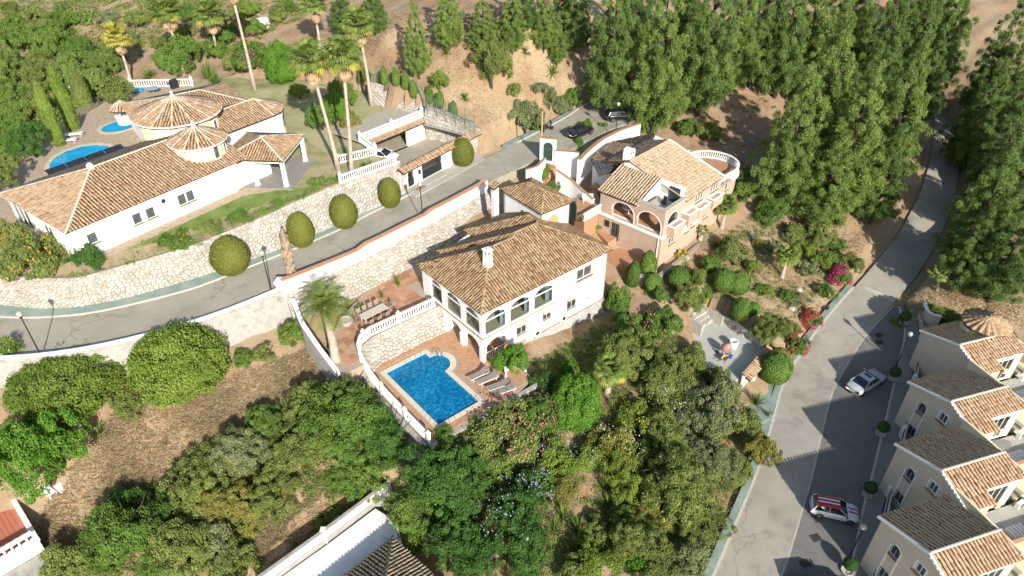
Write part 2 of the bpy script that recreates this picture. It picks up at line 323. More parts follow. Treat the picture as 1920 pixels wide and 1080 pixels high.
def in_poly(X, Y, poly):
    c = np.zeros(np.shape(X), bool); n = len(poly)
    for i in range(n):
        x1, y1 = poly[i][:2]; x2, y2 = poly[(i + 1) % n][:2]
        k = (y1 > Y) != (y2 > Y); c ^= k & (X < (x2 - x1) * (Y - y1) / (y2 - y1 + 1e-12) + x1)
    return c
TERRACE = [(-.3, 7.2), (-4, 7.25), (-7.4, 7.3), (-8.6, 6.8), (-9.3, 5.8), (-9.75, 4.2), (-11.9, 4.2), (-11.2, 8.0), (-8.4, 11.2), (-6, 12.6), (-1.5, 15.2), (3, 16.5), (9, 16.5), (9, 10), (.3, 10)]
foot = [(-160, 552), (-60, 566), (0, 572), (67, 580), (150, 577), (250, 557), (333, 533), (417, 507), (533, 466), (633, 423), (669, 406), (719, 385), (750, 371)]
top = [(-160, 500), (-60, 512), (0, 517), (90, 521), (143, 522), (267, 487), (363, 459), (483, 410), (567, 372), (645, 340), (710, 317), (750, 301)]
WALL_FOOT = px_line([(u, v, UPZ(u) + .1) for u, v in foot], 120)
WALL_TOP = px_line([(u, v, float(np.interp(u, [0, 250, 420, 533, 750], [7.85, 8.2, 8.65, 8.95, 9.0]))) for u, v in top], 120)
BED_IN = smooth(offset(WALL_TOP, -1.3), 3); BED_IN[:, 2] = 8.82
plot_w = [tuple(p[:2]) for p in BED_IN] + [tuple(FL.w(x, y).xy) for x, y in ((31.8, -5.4), (33.2, -1.6), (33.2, 3.5), (43.6, 3.5), (47, 9), (45, 22), (40, 31), (33, 34.5), (28.4, 40.4), (16.8, 33.7), (3.8, 24.2), (-6, 17), (-18, 8))]
terr_w = [tuple(FM.w(x, y).xy) for x, y in TERRACE]
deck_l = [(-9.35, 6.3), (.3, 6.3), (5.5, 6.3), (5.5, .2), (2.4, .2), (2.4, -4.2), (0, -5.0), (-9.35, -5.0)]
deck_w = [tuple(FM.w(x, y).xy) for x, y in deck_l]
court_w = [tuple(FL.w(x, y).xy) for x, y in ((31.0, -10.3), (44.6, -10.6), (45.2, -3), (43.6, 3.5), (33.2, 3.5), (33.2, -1.6), (31.8, -5.4))]
patio_w = [tuple(W(u, v, -4.4).xy) for u, v in ((1285, 605), (1325, 580), (1345, 595), (1440, 655), (1415, 705), (1350, 715), (1300, 660))]
lower_w = [tuple(W(u, v, -7).xy) for u, v in ((480, 1100), (690, 930), (760, 960), (900, 1100), (820, 1250), (500, 1200))]
def ribbon_poly(A, B): return [tuple(p[:2]) for p in A] + [tuple(p[:2]) for p in B[::-1]]
up_near_x = offset(UP_NEAR, 1.2)
wall_foot_x = WALL_FOOT
PADS = [(plot_w, lambda x, y: 8.2), (terr_w, lambda x, y: 2.2), (deck_w, lambda x, y: -2.6), (court_w, lambda x, y: 5.4), (patio_w, lambda x, y: -4.8), (lower_w, lambda x, y: -7.6)]
def nearest_z(P):
    P = np.asarray(P)
    def f(x, y):
        i = np.argmin((P[:, 0][None] - np.ravel(x)[:, None]) ** 2 + (P[:, 1][None] - np.ravel(y)[:, None]) ** 2, axis=1); return P[i, 2]
    return f
GX = np.r_[np.arange(-260, -90, 10), np.arange(-90, 90, .8), np.arange(90, 261, 10)]; GY = np.r_[np.arange(-60, 10, 10), np.arange(10, 150, .8), np.arange(150, 341, 10)]
XX, YY = np.meshgrid(GX, GY); ZZ = h_raw(XX, YY)
_nz = sum(a * np.sin(XX * fx + YY * fy + ph) for a, fx, fy, ph in ((.12, .9, .35, 0), (.1, -.5, 1.1, 1), (.07, 1.9, 1.3, 2), (.06, -1.7, 2.1, 3), (.3, .21, .13, 1), (.25, -.12, .24, 4)))
ZZ = ZZ + _nz * .8
for poly, f in PADS:
    k = in_poly(XX, YY, poly); ZZ[k] = np.minimum(ZZ[k], f(XX[k], YY[k]))
for A_, B_, pad, dz in ((UP_FAR, UP_NEAR, 2.2, .35), (TC_FAR, TC_NEAR, .7, .3), (LO_L, LO_M, 1.3, .25), (PK_L, PK_R, 1.3, .3)):
    A2, B2 = offset(A_, -pad), offset(B_, pad); k = in_poly(XX, YY, ribbon_poly(A2, B2))
    f = nearest_z(np.r_[A_, B_, (A_ + B_) / 2]); ZZ[k] = np.minimum(ZZ[k], f(XX[k], YY[k]) - dz)
SZ = ZZ.copy()
for poly, z_ in ((plot_w, 8.82), (terr_w, 2.7), (deck_w, 0.0)): SZ[in_poly(XX, YY, poly)] = z_
GXL, GYL = GX.tolist(), GY.tolist(); SZL = SZ.tolist(); ZZL = ZZ.tolist()
from bisect import bisect_right
def _bil(A, x, y):
    i = min(max(bisect_right(GXL, x) - 1, 0), len(GXL) - 2); j = min(max(bisect_right(GYL, y) - 1, 0), len(GYL) - 2)
    a = (x - GXL[i]) / (GXL[i + 1] - GXL[i]); b = (y - GYL[j]) / (GYL[j + 1] - GYL[j])
    return A[j][i] * (1 - a) * (1 - b) + A[j][i + 1] * a * (1 - b) + A[j + 1][i] * (1 - a) * b + A[j + 1][i + 1] * a * b
def ground(x, y): return _bil(ZZL, x, y)
def surf(x, y): return _bil(SZL, x, y)       # ground or the pad that covers it
def G(u, v, zf=surf):
    d = [float(q) for q in ray(u, v)]; t = 25.0
    while t < 420:
        if CAMZ + d[2] * t < zf(d[0] * t, d[1] * t):
            lo, hi = t - 1.0, t
            for _ in range(10):
                m = (lo + hi) / 2
                if CAMZ + d[2] * m < zf(d[0] * m, d[1] * m): hi = m
                else: lo = m
            return Vector((d[0] * hi, d[1] * hi, CAMZ + d[2] * hi))
        t += 1.0
    return W(u, v, 0)
# ground material: dry soil, straw, patches of thin green
def ground_mat():
    m = bpy.data.materials.new('dry_ground'); m.use_nodes = True; t = m.node_tree; L = t.links.new; b = t.nodes['Principled BSDF']; b.inputs['Roughness'].default_value = .95; b.inputs['Specular IOR Level'].default_value = .1
    geo = node(t, 'ShaderNodeNewGeometry')
    def nz(s, d=8, r=.65):
        n = node(t, 'ShaderNodeTexNoise'); n.inputs['Scale'].default_value = s; n.inputs['Detail'].default_value = d; n.inputs['Roughness'].default_value = r; L(geo.outputs['Position'], n.inputs['Vector']); return n.outputs['Fac']
    def ramp(f, cols):
        c = node(t, 'ShaderNodeValToRGB'); e = c.color_ramp.elements
        while len(e) < len(cols): e.new(.5)
        for i, (p, q) in enumerate(cols): e[i].position = p; e[i].color = (*q, 1)
        L(f, c.inputs[0]); return c.outputs[0]
    def mix(f, a, bb):
        x = node(t, 'ShaderNodeMix', data_type='RGBA'); L(f, x.inputs[0]); L(a, x.inputs[6]); L(bb, x.inputs[7]); return x.outputs[2]
    def mr(f, lo, hi):
        x = node(t, 'ShaderNodeMapRange'); x.inputs[1].default_value = lo; x.inputs[2].default_value = hi; L(f, x.inputs[0]); return x.outputs[0]
    soil = ramp(nz(1.1), [(.25, (.207, .126, .074)), (.5, (.310, .200, .118)), (.75, (.370, .250, .159))])
    straw = ramp(nz(5), [(.25, (.237, .167, .096)), (.5, (.362, .272, .167)), (.75, (.421, .334, .222))])
    green = ramp(nz(3), [(.3, (.067, .072, .025)), (.7, (.141, .138, .052))])
    c = mix(mr(nz(.13), .42, .60), soil, straw); c = mix(mr(nz(.21, 10, .7), .60, .74), c, green)
    peb = ramp(nz(14, 3), [(.62, (0, 0, 0)), (.72, (1, 1, 1))]); pale = ramp(nz(2), [(0, (.52, .43, .31)), (1, (.58, .49, .38))])
    c = mix(peb, c, pale); L(c, b.inputs['Base Color'])
    bp = node(t, 'ShaderNodeBump'); bp.inputs['Strength'].default_value = .6; bp.inputs['Distance'].default_value = .12; L(nz(3.5, 10, .75), bp.inputs['Height']); L(bp.outputs[0], b.inputs['Normal'])
    return m
SOIL = ground_mat()
ny, nx = XX.shape; idx = np.arange(nx * ny).reshape(ny, nx)
Fq = np.stack([idx[:-1, :-1], idx[:-1, 1:], idx[1:, 1:], idx[1:, :-1]], -1).reshape(-1, 4)
struct(put('ground', np_mesh('ground', np.stack([XX, YY, ZZ], -1).reshape(-1, 3), Fq, np.zeros(len(Fq)), SOIL, True)))

def ribbon(name, A, B, mat, depth=1.2, dz=0.0, parent=None):
    A = np.asarray(A) + [0, 0, dz]; B = np.asarray(B) + [0, 0, dz]; n = len(A); m = MB()
    V = np.r_[A, B, A - [0, 0, depth], B - [0, 0, depth]]; m.v = [tuple(p) for p in V]
    for i in range(n - 1):
        m.f += [(i, n + i, n + i + 1, i + 1), (i, i + 1, 2 * n + i + 1, 2 * n + i), (n + i, 3 * n + i, 3 * n + i + 1, n + i + 1)]
    m.f += [(0, 2 * n, 3 * n, n), (n - 1, 2 * n - 1, 4 * n - 1, 3 * n - 1)]
    m.c = [0.5] * len(m.f)
    o = m.build(name, mat, parent)
    if parent is None: struct(o)
    return o
NLO = max(i for i in range(80) if PJ(LO_L[i])[0] < 1612)
ribbon('upper_road', UP_FAR, UP_NEAR, ASPH)
ribbon('turning_circle', TC_FAR, TC_NEAR, ASPH, dz=-.006)
ribbon('lower_road', LO_L, LO_M, ASPH2)
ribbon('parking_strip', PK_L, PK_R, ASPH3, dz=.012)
# pavements with kerbs
kf0, kf1 = offset(UP_FAR, 0), offset(UP_FAR, -.16)
ribbon('kerb', kf0[:62], kf1[:62], KERB, dz=.12)
wf = resample([tuple(p) for p in WALL_FOOT], 62); ribbon('pavement', kf1[:62], wf, GREENC, dz=.115)
ribbon('kerb', kf0[74:], offset(UP_FAR, -.16)[74:], KERB, dz=.12)
ribbon('pavement', kf1[72:], offset(UP_FAR, -.95)[72:], GREENC, dz=.115)
ribbon('kerb', TC_FAR, offset(TC_FAR, -.22), KERB, dz=.14)
ribbon('kerb', UP_NEAR[:56], offset(UP_NEAR, .14)[:56], KERB, dz=.12)
ribbon('pavement', offset(UP_NEAR, .14)[:56], offset(UP_NEAR, .95)[:56], GREENC, dz=.115)
ribbon('kerb', offset(LO_L, -.18)[:NLO], LO_L[:NLO], KERB, dz=.12)
gp_o = smooth(offset(LO_L, -.78), 2)
ribbon('pavement', gp_o[:NLO], offset(LO_L, -.18)[:NLO], GREENC, dz=.115)
ribbon('kerb', PK_R, offset(PK_R, .18), KERB, dz=.12)
ribbon('pavement', offset(PK_R, .18), offset(PK_R, 1.5), PAVE, dz=.115)
# concrete channel between road and parking strip
ribbon('gutter', offset(PK_L, -.07), offset(PK_L, .07), CONC, dz=.018, depth=.3)
# stepped seam in the road below the pine wood
ribbon('road_joint', np.array([W(1606, 536, LOZ(536) + .006), W(1676, 566, LOZ(566) + .006)]), np.array([W(1610, 531, LOZ(531) + .006), W(1680, 561, LOZ(561) + .006)]), CONC, depth=.02)
def plate(name, pts, mat, t=.02, dz=0.0, parent=None):
    m = MB(); m.solid([Vector(p) + Vector((0, 0, dz - t)) for p in pts], (0, 0, t)); o = m.build(name, mat, parent); return o
DARKP = pm('iron_cover', [(.035, .03, .03), (.07, .06, .055)], .7, 12, .3, 60)
for k, (u, v, lab) in enumerate([(1648, 628, 'upper of two square iron manhole covers in the shaded parking strip'), (1649, 641, 'lower of two square iron manhole covers in the shaded parking strip'), (1530, 1008, 'square iron manhole cover near the bottom of the shaded parking'), (1510, 1056, 'round-worn iron manhole cover at the bottom edge of the parking')]):
    c = W(u, v, LOZ(v) + .03); m = MB(); m.obox((0, 0), .8, .65, -.02, .0, .3)
    for i in range(4): m.obox((0, -.2 + .13 * i), .6, .03, .0, .008, .3)
    o = m.build('manhole_cover', DARKP); o.location = c; tag(o, lab, 'manhole cover')
c = W(1549, 577, LOZ(577) + .13); m = MB(); m.obox((0, 0), .75, .6, -.01, .012, .9)
for i in range(5): m.obox((0, 0), .6 - .1 * i, .04, .012, .02, .9 + .2 * i)
o = m.build('drain_cover', DARKP); o.location = c; tag(o, 'grey square drain cover set in the green pavement by pink flowers', 'drain cover')

# ------------------------------------------------------------------ stone walls
def clip(poly, p, n):
    out = []
    for i in range(len(poly)):
        a, b = poly[i], poly[(i + 1) % len(poly)]; da = (a[0] - p[0]) * n[0] + (a[1] - p[1]) * n[1]; db = (b[0] - p[0]) * n[0] + (b[1] - p[1]) * n[1]
        if da <= 0: out.append(a)
        if (da < 0 < db) or (db < 0 < da):
            t = da / (da - db); out.append((a[0] + (b[0] - a[0]) * t, a[1] + (b[1] - a[1]) * t))
    return out
def voronoi(Ls, Lt, size, seed, jit=.42):
    rg = random.Random(seed); ns, ntt = max(2, int(Ls / size)), max(2, int(Lt / (size * .8))); ds, dt = Ls / ns, Lt / ntt; pts = {}
    for i in range(-2, ns + 2):
        for j in range(-2, ntt + 2): pts[i, j] = ((i + .5 + (.5 if j % 2 else 0) + rg.uniform(-jit, jit)) * ds, (j + .5 + rg.uniform(-jit, jit)) * dt)
    cells = []
    for i in range(-1, ns + 1):
        for j in range(ntt):
            p = pts[i, j]; poly = [(0, 0), (Ls, 0), (Ls, Lt), (0, Lt)]
            for a in range(-2, 3):
                for b in range(-2, 3):
                    q = pts.get((i + a, j + b))
                    if q is None or (a == 0 and b == 0): continue
                    poly = clip(poly, ((p[0] + q[0]) / 2, (p[1] + q[1]) / 2), (q[0] - p[0], q[1] - p[1]))
                    if len(poly) < 3: break
                if len(poly) < 3: break
            if len(poly) >= 3:
                ar = abs(sum(poly[k][0] * poly[(k + 1) % len(poly)][1] - poly[(k + 1) % len(poly)][0] * poly[k][1] for k in range(len(poly)))) / 2
                if ar > .08 * ds * dt: cells.append((poly, ar))
    return cells
def stone_face(parent, foot, top, size, mat, n_parts=300, seed=1, gap=.07, thick=.6, bed=True, proud=(.03, .10)):
    """stones set in mortar on the ruled surface between two lines; outward is to the right of the walking direction"""
    foot, top = np.asarray(foot), np.asarray(top); n = len(foot)
    inv = parent.matrix_basis.inverted() if parent is not None else Matrix()
    L_ = np.r_[0, np.cumsum(np.linalg.norm(np.diff(foot, axis=0), axis=1))]; Ls = L_[-1]; Lt = float(np.mean(np.linalg.norm(top - foot, axis=1)))
    def S(s, t):
        f = np.array([np.interp(s, L_, foot[:, k]) for k in range(3)]); g = np.array([np.interp(s, L_, top[:, k]) for k in range(3)]); return f + (g - f) * (t / Lt)
    def Nn(s):
        a, b = S(max(0, s - .2), 0), S(min(Ls, s + .2), 0); up = S(s, Lt) - S(s, 0); q = np.cross(b - a, up); return q / np.linalg.norm(q)
    if bed:
        N = np.array([Nn(s) for s in L_]); m = MB(); V = np.r_[foot - [0, 0, .25], top, top - N * thick, foot - [0, 0, .25] - N * thick]
        m.v = [tuple(inv @ Vector(p)) for p in V]
        for i in range(n - 1):
            for a, b in ((0, 1), (1, 2), (2, 3)): m.f.append((a * n + i, a * n + i + 1, b * n + i + 1, b * n + i))
        m.f += [(0, n, 2 * n, 3 * n), (n - 1, 4 * n - 1, 3 * n - 1, 2 * n - 1)]; m.c = [.5] * len(m.f)
        m.build('mortar_bed', STONE_BED, parent)
    cells = voronoi(Ls, Lt, size, seed); items = []
    rg = random.Random(seed + 5)
    for poly, ar in cells:
        c = (sum(p[0] for p in poly) / len(poly), sum(p[1] for p in poly) / len(poly)); nn = Nn(min(max(c[0], .05), Ls - .05)); cc = S(*c)
        h = rg.uniform(*proud); g = gap * rg.uniform(.6, 1.3)
        q0 = [S(c[0] + (p[0] - c[0]) * (1 - g), c[1] + (p[1] - c[1]) * (1 - g)) - nn * .02 for p in poly]
        q1 = [S(c[0] + (p[0] - c[0]) * (1 - g - .14), c[1] + (p[1] - c[1]) * (1 - g - .14)) + nn * h * rg.uniform(.75, 1.1) for p in poly]
        w = PJ(cc); items.append((ar / w[2] ** 2 * (1 if 0 < w[0] < 1920 and 0 < w[1] < 1080 else .01), cc, q0, q1, rg.random()))
    items.sort(key=lambda t: -t[0]); rest = MB()
    for k, (a, cc, q0, q1, val) in enumerate(items):
        m = MB() if k < n_parts else rest; o = cc if k < n_parts else np.zeros(3); b0 = len(m.v); nq = len(q0)
        m.v += [tuple(p - o) for p in q0] + [tuple(p - o) for p in q1]
        for i in range(nq): j = (i + 1) % nq; m.f.append((b0 + i, b0 + j, b0 + nq + j, b0 + nq + i))
        m.f.append(tuple(range(b0 + nq, b0 + 2 * nq))); m.c += [val] * (nq + 1)
        if k < n_parts:
            ob = m.build('stone', mat, parent); ob.matrix_local = inv @ Matrix.Translation(Vector(cc))
    if rest.f:
        ob = rest.build('small_stones', mat, parent, kind='stuff'); ob.matrix_local = inv
t = thing('stone_wall', 'long pale rubble retaining wall curving along the far pavement of the upper street', 'wall', tuple(WALL_FOOT[40]))
stone_face(t, WALL_FOOT[8:], WALL_TOP[8:], .43, STONE, 300, 3, gap=.05)
# raised lawn plot of the large villa
m = MB(); m.solid([(x, y, 4.0) for x, y in plot_w], (0, 0, 4.8)); LAWN = pm('garden_soil', [(.17, .19, .06), (.23, .24, .09), (.36, .30, .17), (.42, .36, .22)], .95, .35, .5, 8, coord='World')
struct(m.build('garden_plot', LAWN))
ribbon('planting_bed', offset(BED_IN, -.1), offset(WALL_TOP, -.35), pm('bed_soil', [(.14, .13, .05), (.24, .19, .11), (.32, .25, .16)], .95, 1.2, .5, 10, coord='World'), dz=-.01, depth=.5)
# ------------------------------------------------------------------ building helpers
ARC = [(.084 * math.cos(a), .085 * math.sin(a)) for a in (R(172), R(118), R(62), R(8))]
def tile_tmpl(pitch, length):
    k = pitch / .24; tv = [(x * k, -.02, z * k + .045) for x, z in ARC] + [(x * k * .86, length + .03, z * k * .9 + .005) for x, z in ARC]
    tf = [(0, 4, 5, 1), (1, 5, 6, 2), (2, 6, 7, 3), (0, 1, 2, 3)]; return tv, tf
def tiles_on(polys, e, d, n, p0, pitch, length, seed=0, inset=0.02):
    """covering tiles over planar polygons (s,t) on the plane p0 + s e + t d"""
    rg = np.random.default_rng(seed); S0 = min(p[0] for q in polys for p in q); S1 = max(p[0] for q in polys for p in q); T0 = min(p[1] for q in polys for p in q); T1 = max(p[1] for q in polys for p in q)
    ns, ntt = max(1, round((S1 - S0) / pitch)), max(1, round((T1 - T0) / length)); ds = (S1 - S0) / ns; dt = (T1 - T0) / ntt
    s, t = np.meshgrid(S0 + (np.arange(ns) + .5) * ds, T0 + np.arange(ntt) * dt); s, t = s.ravel(), t.ravel()
    k = np.zeros(len(s), bool)
    for q in polys: k |= in_poly(s, t + dt * .45, q)
    s, t = s[k], t[k]; m = len(s)
    s = s + rg.normal(0, .012, m); t = t + rg.normal(0, .03, m)
    e, d, n, p0 = (np.array(a, float) for a in (e, d, n, p0)); P = p0 + s[:, None] * e + t[:, None] * d + (rg.random(m) * .018)[:, None] * n
    ja = rg.normal(0, .04, m)[:, None]; X = e + ja * d; Y = d - ja * e; Z = np.tile(n, (m, 1))
    tv, tf = tile_tmpl(ds, dt); return inst(tv, tf, X, Y, Z, P, rg.random(m))
def roof_slope(parent, pts, mat, pitch=.30, length=.44, seed=1, notch=None, thick=.16, bed=None):
    pts = [Vector(p) for p in pts]; e = (pts[1] - pts[0]).normalized(); n = e.cross(pts[2] - pts[0]).normalized()
    if n.z < 0: n = -n
    d = n.cross(e); q = [((p - pts[0]).dot(e), (p - pts[0]).dot(d)) for p in pts]
    if sum(b for a, b in q) < 0: d = -d; q = [(a, -b) for a, b in q]
    m = MB(); m.solid([p - n * .015 for p in pts], n * -thick); sl = m.build('roof_slope', bed or TILE_BED, parent)
    V, F, vals = tiles_on([q], e, d, n, pts[0], pitch, length, seed)
    put('roof_tiles', np_mesh('roof_tiles', V, F, vals, mat), sl if parent.parent is None else parent, kind='stuff'); return sl
def caps(parent, lines, mat, r=.14, step=.40, seed=0, name='ridge_tiles', lift=.03):
    rg = np.random.default_rng(seed); VV, FF, CC = [], [], []; o = 0
    for a, b in lines:
        a, b = np.array(a, float), np.array(b, float); L_ = np.linalg.norm(b - a); k = max(1, int(L_ / step)); y = (b - a) / L_; x = nrm(np.cross(y, [0, 0, 1.])); z = np.cross(x, y)
        P = a + y * (np.arange(k) * L_ / k)[:, None] + [0, 0, lift]; tv, tf = tile_tmpl(r / .1 * .24, L_ / k)
        V, F, c = inst(tv, tf, np.tile(x, (k, 1)), np.tile(y, (k, 1)), np.tile(z, (k, 1)), P, rg.random(k)); VV.append(V); FF.append(F + o); CC.append(c); o += len(V)
    return put(name, np_mesh(name, np.concatenate(VV), np.concatenate(FF), np.concatenate(CC), mat), parent, kind='stuff')
def cone_roof(parent, c, r, z0, z1, mat, n=14, seed=0, a0=0, a1=2 * math.pi, ridge=None, pitch=.30, capr=.1):
    ap = Vector((c[0], c[1], z1)); m = MB(); P = [Vector((c[0] + r * math.cos(a0 + (a1 - a0) * k / n), c[1] + r * math.sin(a0 + (a1 - a0) * k / n), z0)) for k in range(n + 1)]
    for k in range(n): m.solid([P[k], P[k + 1], ap], (0, 0, -.14))
    sl = m.build('roof_slope', TILE_BED, parent); VV, FF, CC, o = [], [], [], 0
    for k in range(n):
        e = (P[k + 1] - P[k]).normalized(); nn = e.cross(ap - P[k]).normalized(); nn = nn if nn.z > 0 else -nn; d = nn.cross(e)
        if (ap - P[k]).dot(d) < 0: d = -d
        q = [((p - P[k]).dot(e), (p - P[k]).dot(d)) for p in (P[k], P[k + 1], ap)]
        V, F, c_ = tiles_on([q], e, d, nn, P[k], pitch, .44, seed + k); VV.append(V); FF.append(F + o); CC.append(c_); o += len(V)
    put('roof_tiles', np_mesh('roof_tiles', np.concatenate(VV), np.concatenate(FF), np.concatenate(CC), mat), sl, kind='stuff')
    caps(sl, [(P[k], ap) for k in range(0, n)], ridge or MORTAR, capr, seed=seed)
    return sl
def arch_loop(s0, s1, z0, z1, arch):
    if not arch: return [(s0, z0), (s1, z0), (s1, z1), (s0, z1)]
    rise = arch if arch is not True else (s1 - s0) / 2; c = (s0 + s1) / 2; hw = (s1 - s0) / 2; zs = z1 - rise
    return [(s0, z0), (s1, z0)] + [(c + hw * math.cos(t), zs + rise * math.sin(t)) for t in [math.pi * k / 12 for k in range(13)]]
def wall(parent, p0, p1, z0, z1, th, holes=(), mat=None, name='wall', outline=None):
    """upright wall from p0 to p1, its outer face to the right of that direction; holes (s0,s1,z0,z1,arch)"""
    a, b = Vector((p0[0], p0[1], 0)), Vector((p1[0], p1[1], 0)); e = (b - a).normalized(); inn = Vector((-e.y, e.x, 0)); L_ = (b - a).length
    loops = [outline or [(0, z0), (L_, z0), (L_, z1), (0, z1)]] + [arch_loop(*h) for h in holes]
    tri = tessellate_polygon([[Vector((x, y, 0)) for x, y in l] for l in loops]); flat = [p for l in loops for p in l]; m = MB(); n = len(flat)
    P = [a + e * x + Vector((0, 0, z)) for x, z in flat]; m.v = [tuple(p) for p in P] + [tuple(p + inn * th) for p in P]
    for t in tri: m.f.append(tuple(t)); m.f.append(tuple(n + k for k in reversed(t)))
    o = 0
    for l in loops:
        for i in range(len(l)): j = (i + 1) % len(l); m.f.append((o + i, o + j, n + o + j, n + o + i))
        o += len(l)
    m.c = [.5] * len(m.f); return m.build(name, mat or WHITE, parent)
def fill(parent, p0, p1, hole, glass=None, frame=None, mull=2, trans=True, inset=.08, fw=.055, name='window', sill=None, bars=None):
    """window of frame bars with a glass pane in a hole of a wall from p0 to p1"""
    a, b = Vector((p0[0], p0[1], 0)), Vector((p1[0], p1[1], 0)); e = (b - a).normalized(); inn = Vector((-e.y, e.x, 0)); up = Vector((0, 0, 1))
    s0, s1, z0, z1, arch = hole; lp = arch_loop(*hole); c = ((s0 + s1) / 2, (z0 + z1) / 2); m = MB()
    P3 = lambda s, z, d: a + e * s + up * z + inn * d
    def bar(x0, x1, y0, y1, d0=inset - .03, d1=inset + .05): m.solid([P3(x0, y0, d0), P3(x1, y0, d0), P3(x1, y1, d0), P3(x0, y1, d0)], inn * (d1 - d0))
    n = len(lp)
    for i in range(n):
        p, q = lp[i], lp[(i + 1) % n]
        def sh(p): 
            v = Vector((c[0] - p[0], c[1] - p[1])); return (p[0] + max(-fw, min(fw, v.x * .12)) * 1.0, p[1] + max(-fw, min(fw, v.y * .12)))
        p2, q2 = sh(p), sh(q); m.solid([P3(*p, inset - .03), P3(*q, inset - .03), P3(*q2, inset - .03), P3(*p2, inset - .03)], inn * .08)
    zt = z1 if not arch else (z1 - (arch if arch is not True else (s1 - s0) / 2))
    if arch and trans: bar(s0, s1, zt - .05, zt + .05)
    for k in range(1, mull): x = s0 + (s1 - s0) * k / mull; bar(x - fw * .45, x + fw * .45, z0, zt if arch else z1)
    w = m.build(name, frame or WHITE2, parent); g = MB(); g.poly([P3(s, z, inset + .02) for s, z in lp]); g.build('pane', glass or DGLASS, w)
    if sill: q = MB(); q.solid([P3(s0 - .1, z0 - .09, -.1), P3(s1 + .1, z0 - .09, -.1), P3(s1 + .1, z0, -.1), P3(s0 - .1, z0, -.1)], inn * .2); q.build('sill', sill, w)
    if bars:
        q = MB()
        for k in range(bars + 1): x = s0 + (s1 - s0) * k / bars; q.tube([P3(x, z0, -.05), P3(x, z1, -.05)], .014, 4)
        for k in range(3): z = z0 + (z1 - z0) * k / 2; q.tube([P3(s0, z, -.05), P3(s1, z, -.05)], .014, 4)
        q.build('grille', METAL, w)
    return w
BAL = MB(); BAL.lathe([(.055, 0), (.06, .06), (.035, .1), (.075, .27), (.06, .36), (.035, .5), (.055, .58), (.055, .66)], n=7); BALM = None
def balustrade(parent, pts, h=.95, mat=None, post_at=(), step=.26, posts=True, finial=True, inv=None):
    """stone balusters between plinth and handrail along a line of 3-D points, in the parent's space"""
    global BALM
    mat = mat or WHITE2
    if BALM is None: BALM = BAL.mesh('baluster', WHITE2, True)
    P = [Vector(p) for p in pts]; m = MB(); r = MB()
    for a, b in zip(P[:-1], P[1:]):
        d = (b - a); e = Vector((d.x, d.y, 0)).normalized(); s = Vector((-e.y, e.x, 0)) * .11
        m.solid([a - s, b - s, b + s, a + s], (0, 0, .13)); u = Vector((0, 0, h - .13)); s = s * 1.15
        r.solid([a - s + u, b - s + u, b + s + u, a + s + u], (0, 0, .13))
    m.build('plinth', mat, parent); r.build('handrail', mat, parent)
    D = [0]
    for a, b in zip(P[:-1], P[1:]): D.append(D[-1] + (b - a).length)
    k = int(D[-1] / step); A = np.array([tuple(p) for p in P])
    for i in range(k):
        s = (i + .5) * D[-1] / k; x = [float(np.interp(s, D, A[:, j])) for j in range(3)]
        o = put('baluster', BALM, parent, loc=(x[0], x[1], x[2] + .13)); o.scale = (1, 1, (h - .26) / .66)
    for p in post_at:
        q = MB(); q.obox((0, 0), .27, .27, -.05, h + .12); q.obox((0, 0), .35, .35, h + .12, h + .18)
        if finial: q.lathe([(.06, h + .18), (.11, h + .26), (.12, h + .34), (.05, h + .44)], n=8)
        o = q.build('post', mat, parent); o.location = p
def floor_tiles(parent, poly, z, size, mat, rot=0, gap=.025, seed=0, name='floor_tile', separate=True, thick=.03):
    rg = random.Random(seed); me = None; xs = [p[0] for p in poly]; ys = [p[1] for p in poly]; c0 = (sum(xs) / len(xs), sum(ys) / len(ys)); Rr = max(max(xs) - min(xs), max(ys) - min(ys)); k = int(Rr / size) + 2
    g = size - gap; ca, sa = math.cos(rot), math.sin(rot); allm = MB(); meshes = []
    for q in range(6): m = MB(); m.box(-g / 2, g / 2, -g / 2, g / 2, -thick, 0, q / 5); meshes.append(m.mesh(name, mat))
    cnt = 0
    for i in range(-k, k + 1):
        for j in range(-k, k + 1):
            x, y = c0[0] + ca * i * size - sa * j * size, c0[1] + sa * i * size + ca * j * size
            if all(in_poly(np.array([x + dx * .48 * size]), np.array([y + dy * .48 * size]), poly)[0] for dx, dy in ((0, 0), (1, 1), (-1, 1), (1, -1), (-1, -1))):
                dz = rg.uniform(-.004, .004)
                if separate: put(name, rg.choice(meshes), parent, loc=(x, y, z + dz), rz=rot)
                else: allm.obox((x, y), g, g, z - thick, z + dz, rot)
                cnt += 1
    if not separate: allm.build(name + 's', mat, parent, kind='stuff')
    return cnt
def house(name, label, F, z=0, cat='house'): return thing(name, label, cat, tuple(F.o + Vector((0, 0, z))), F.a)
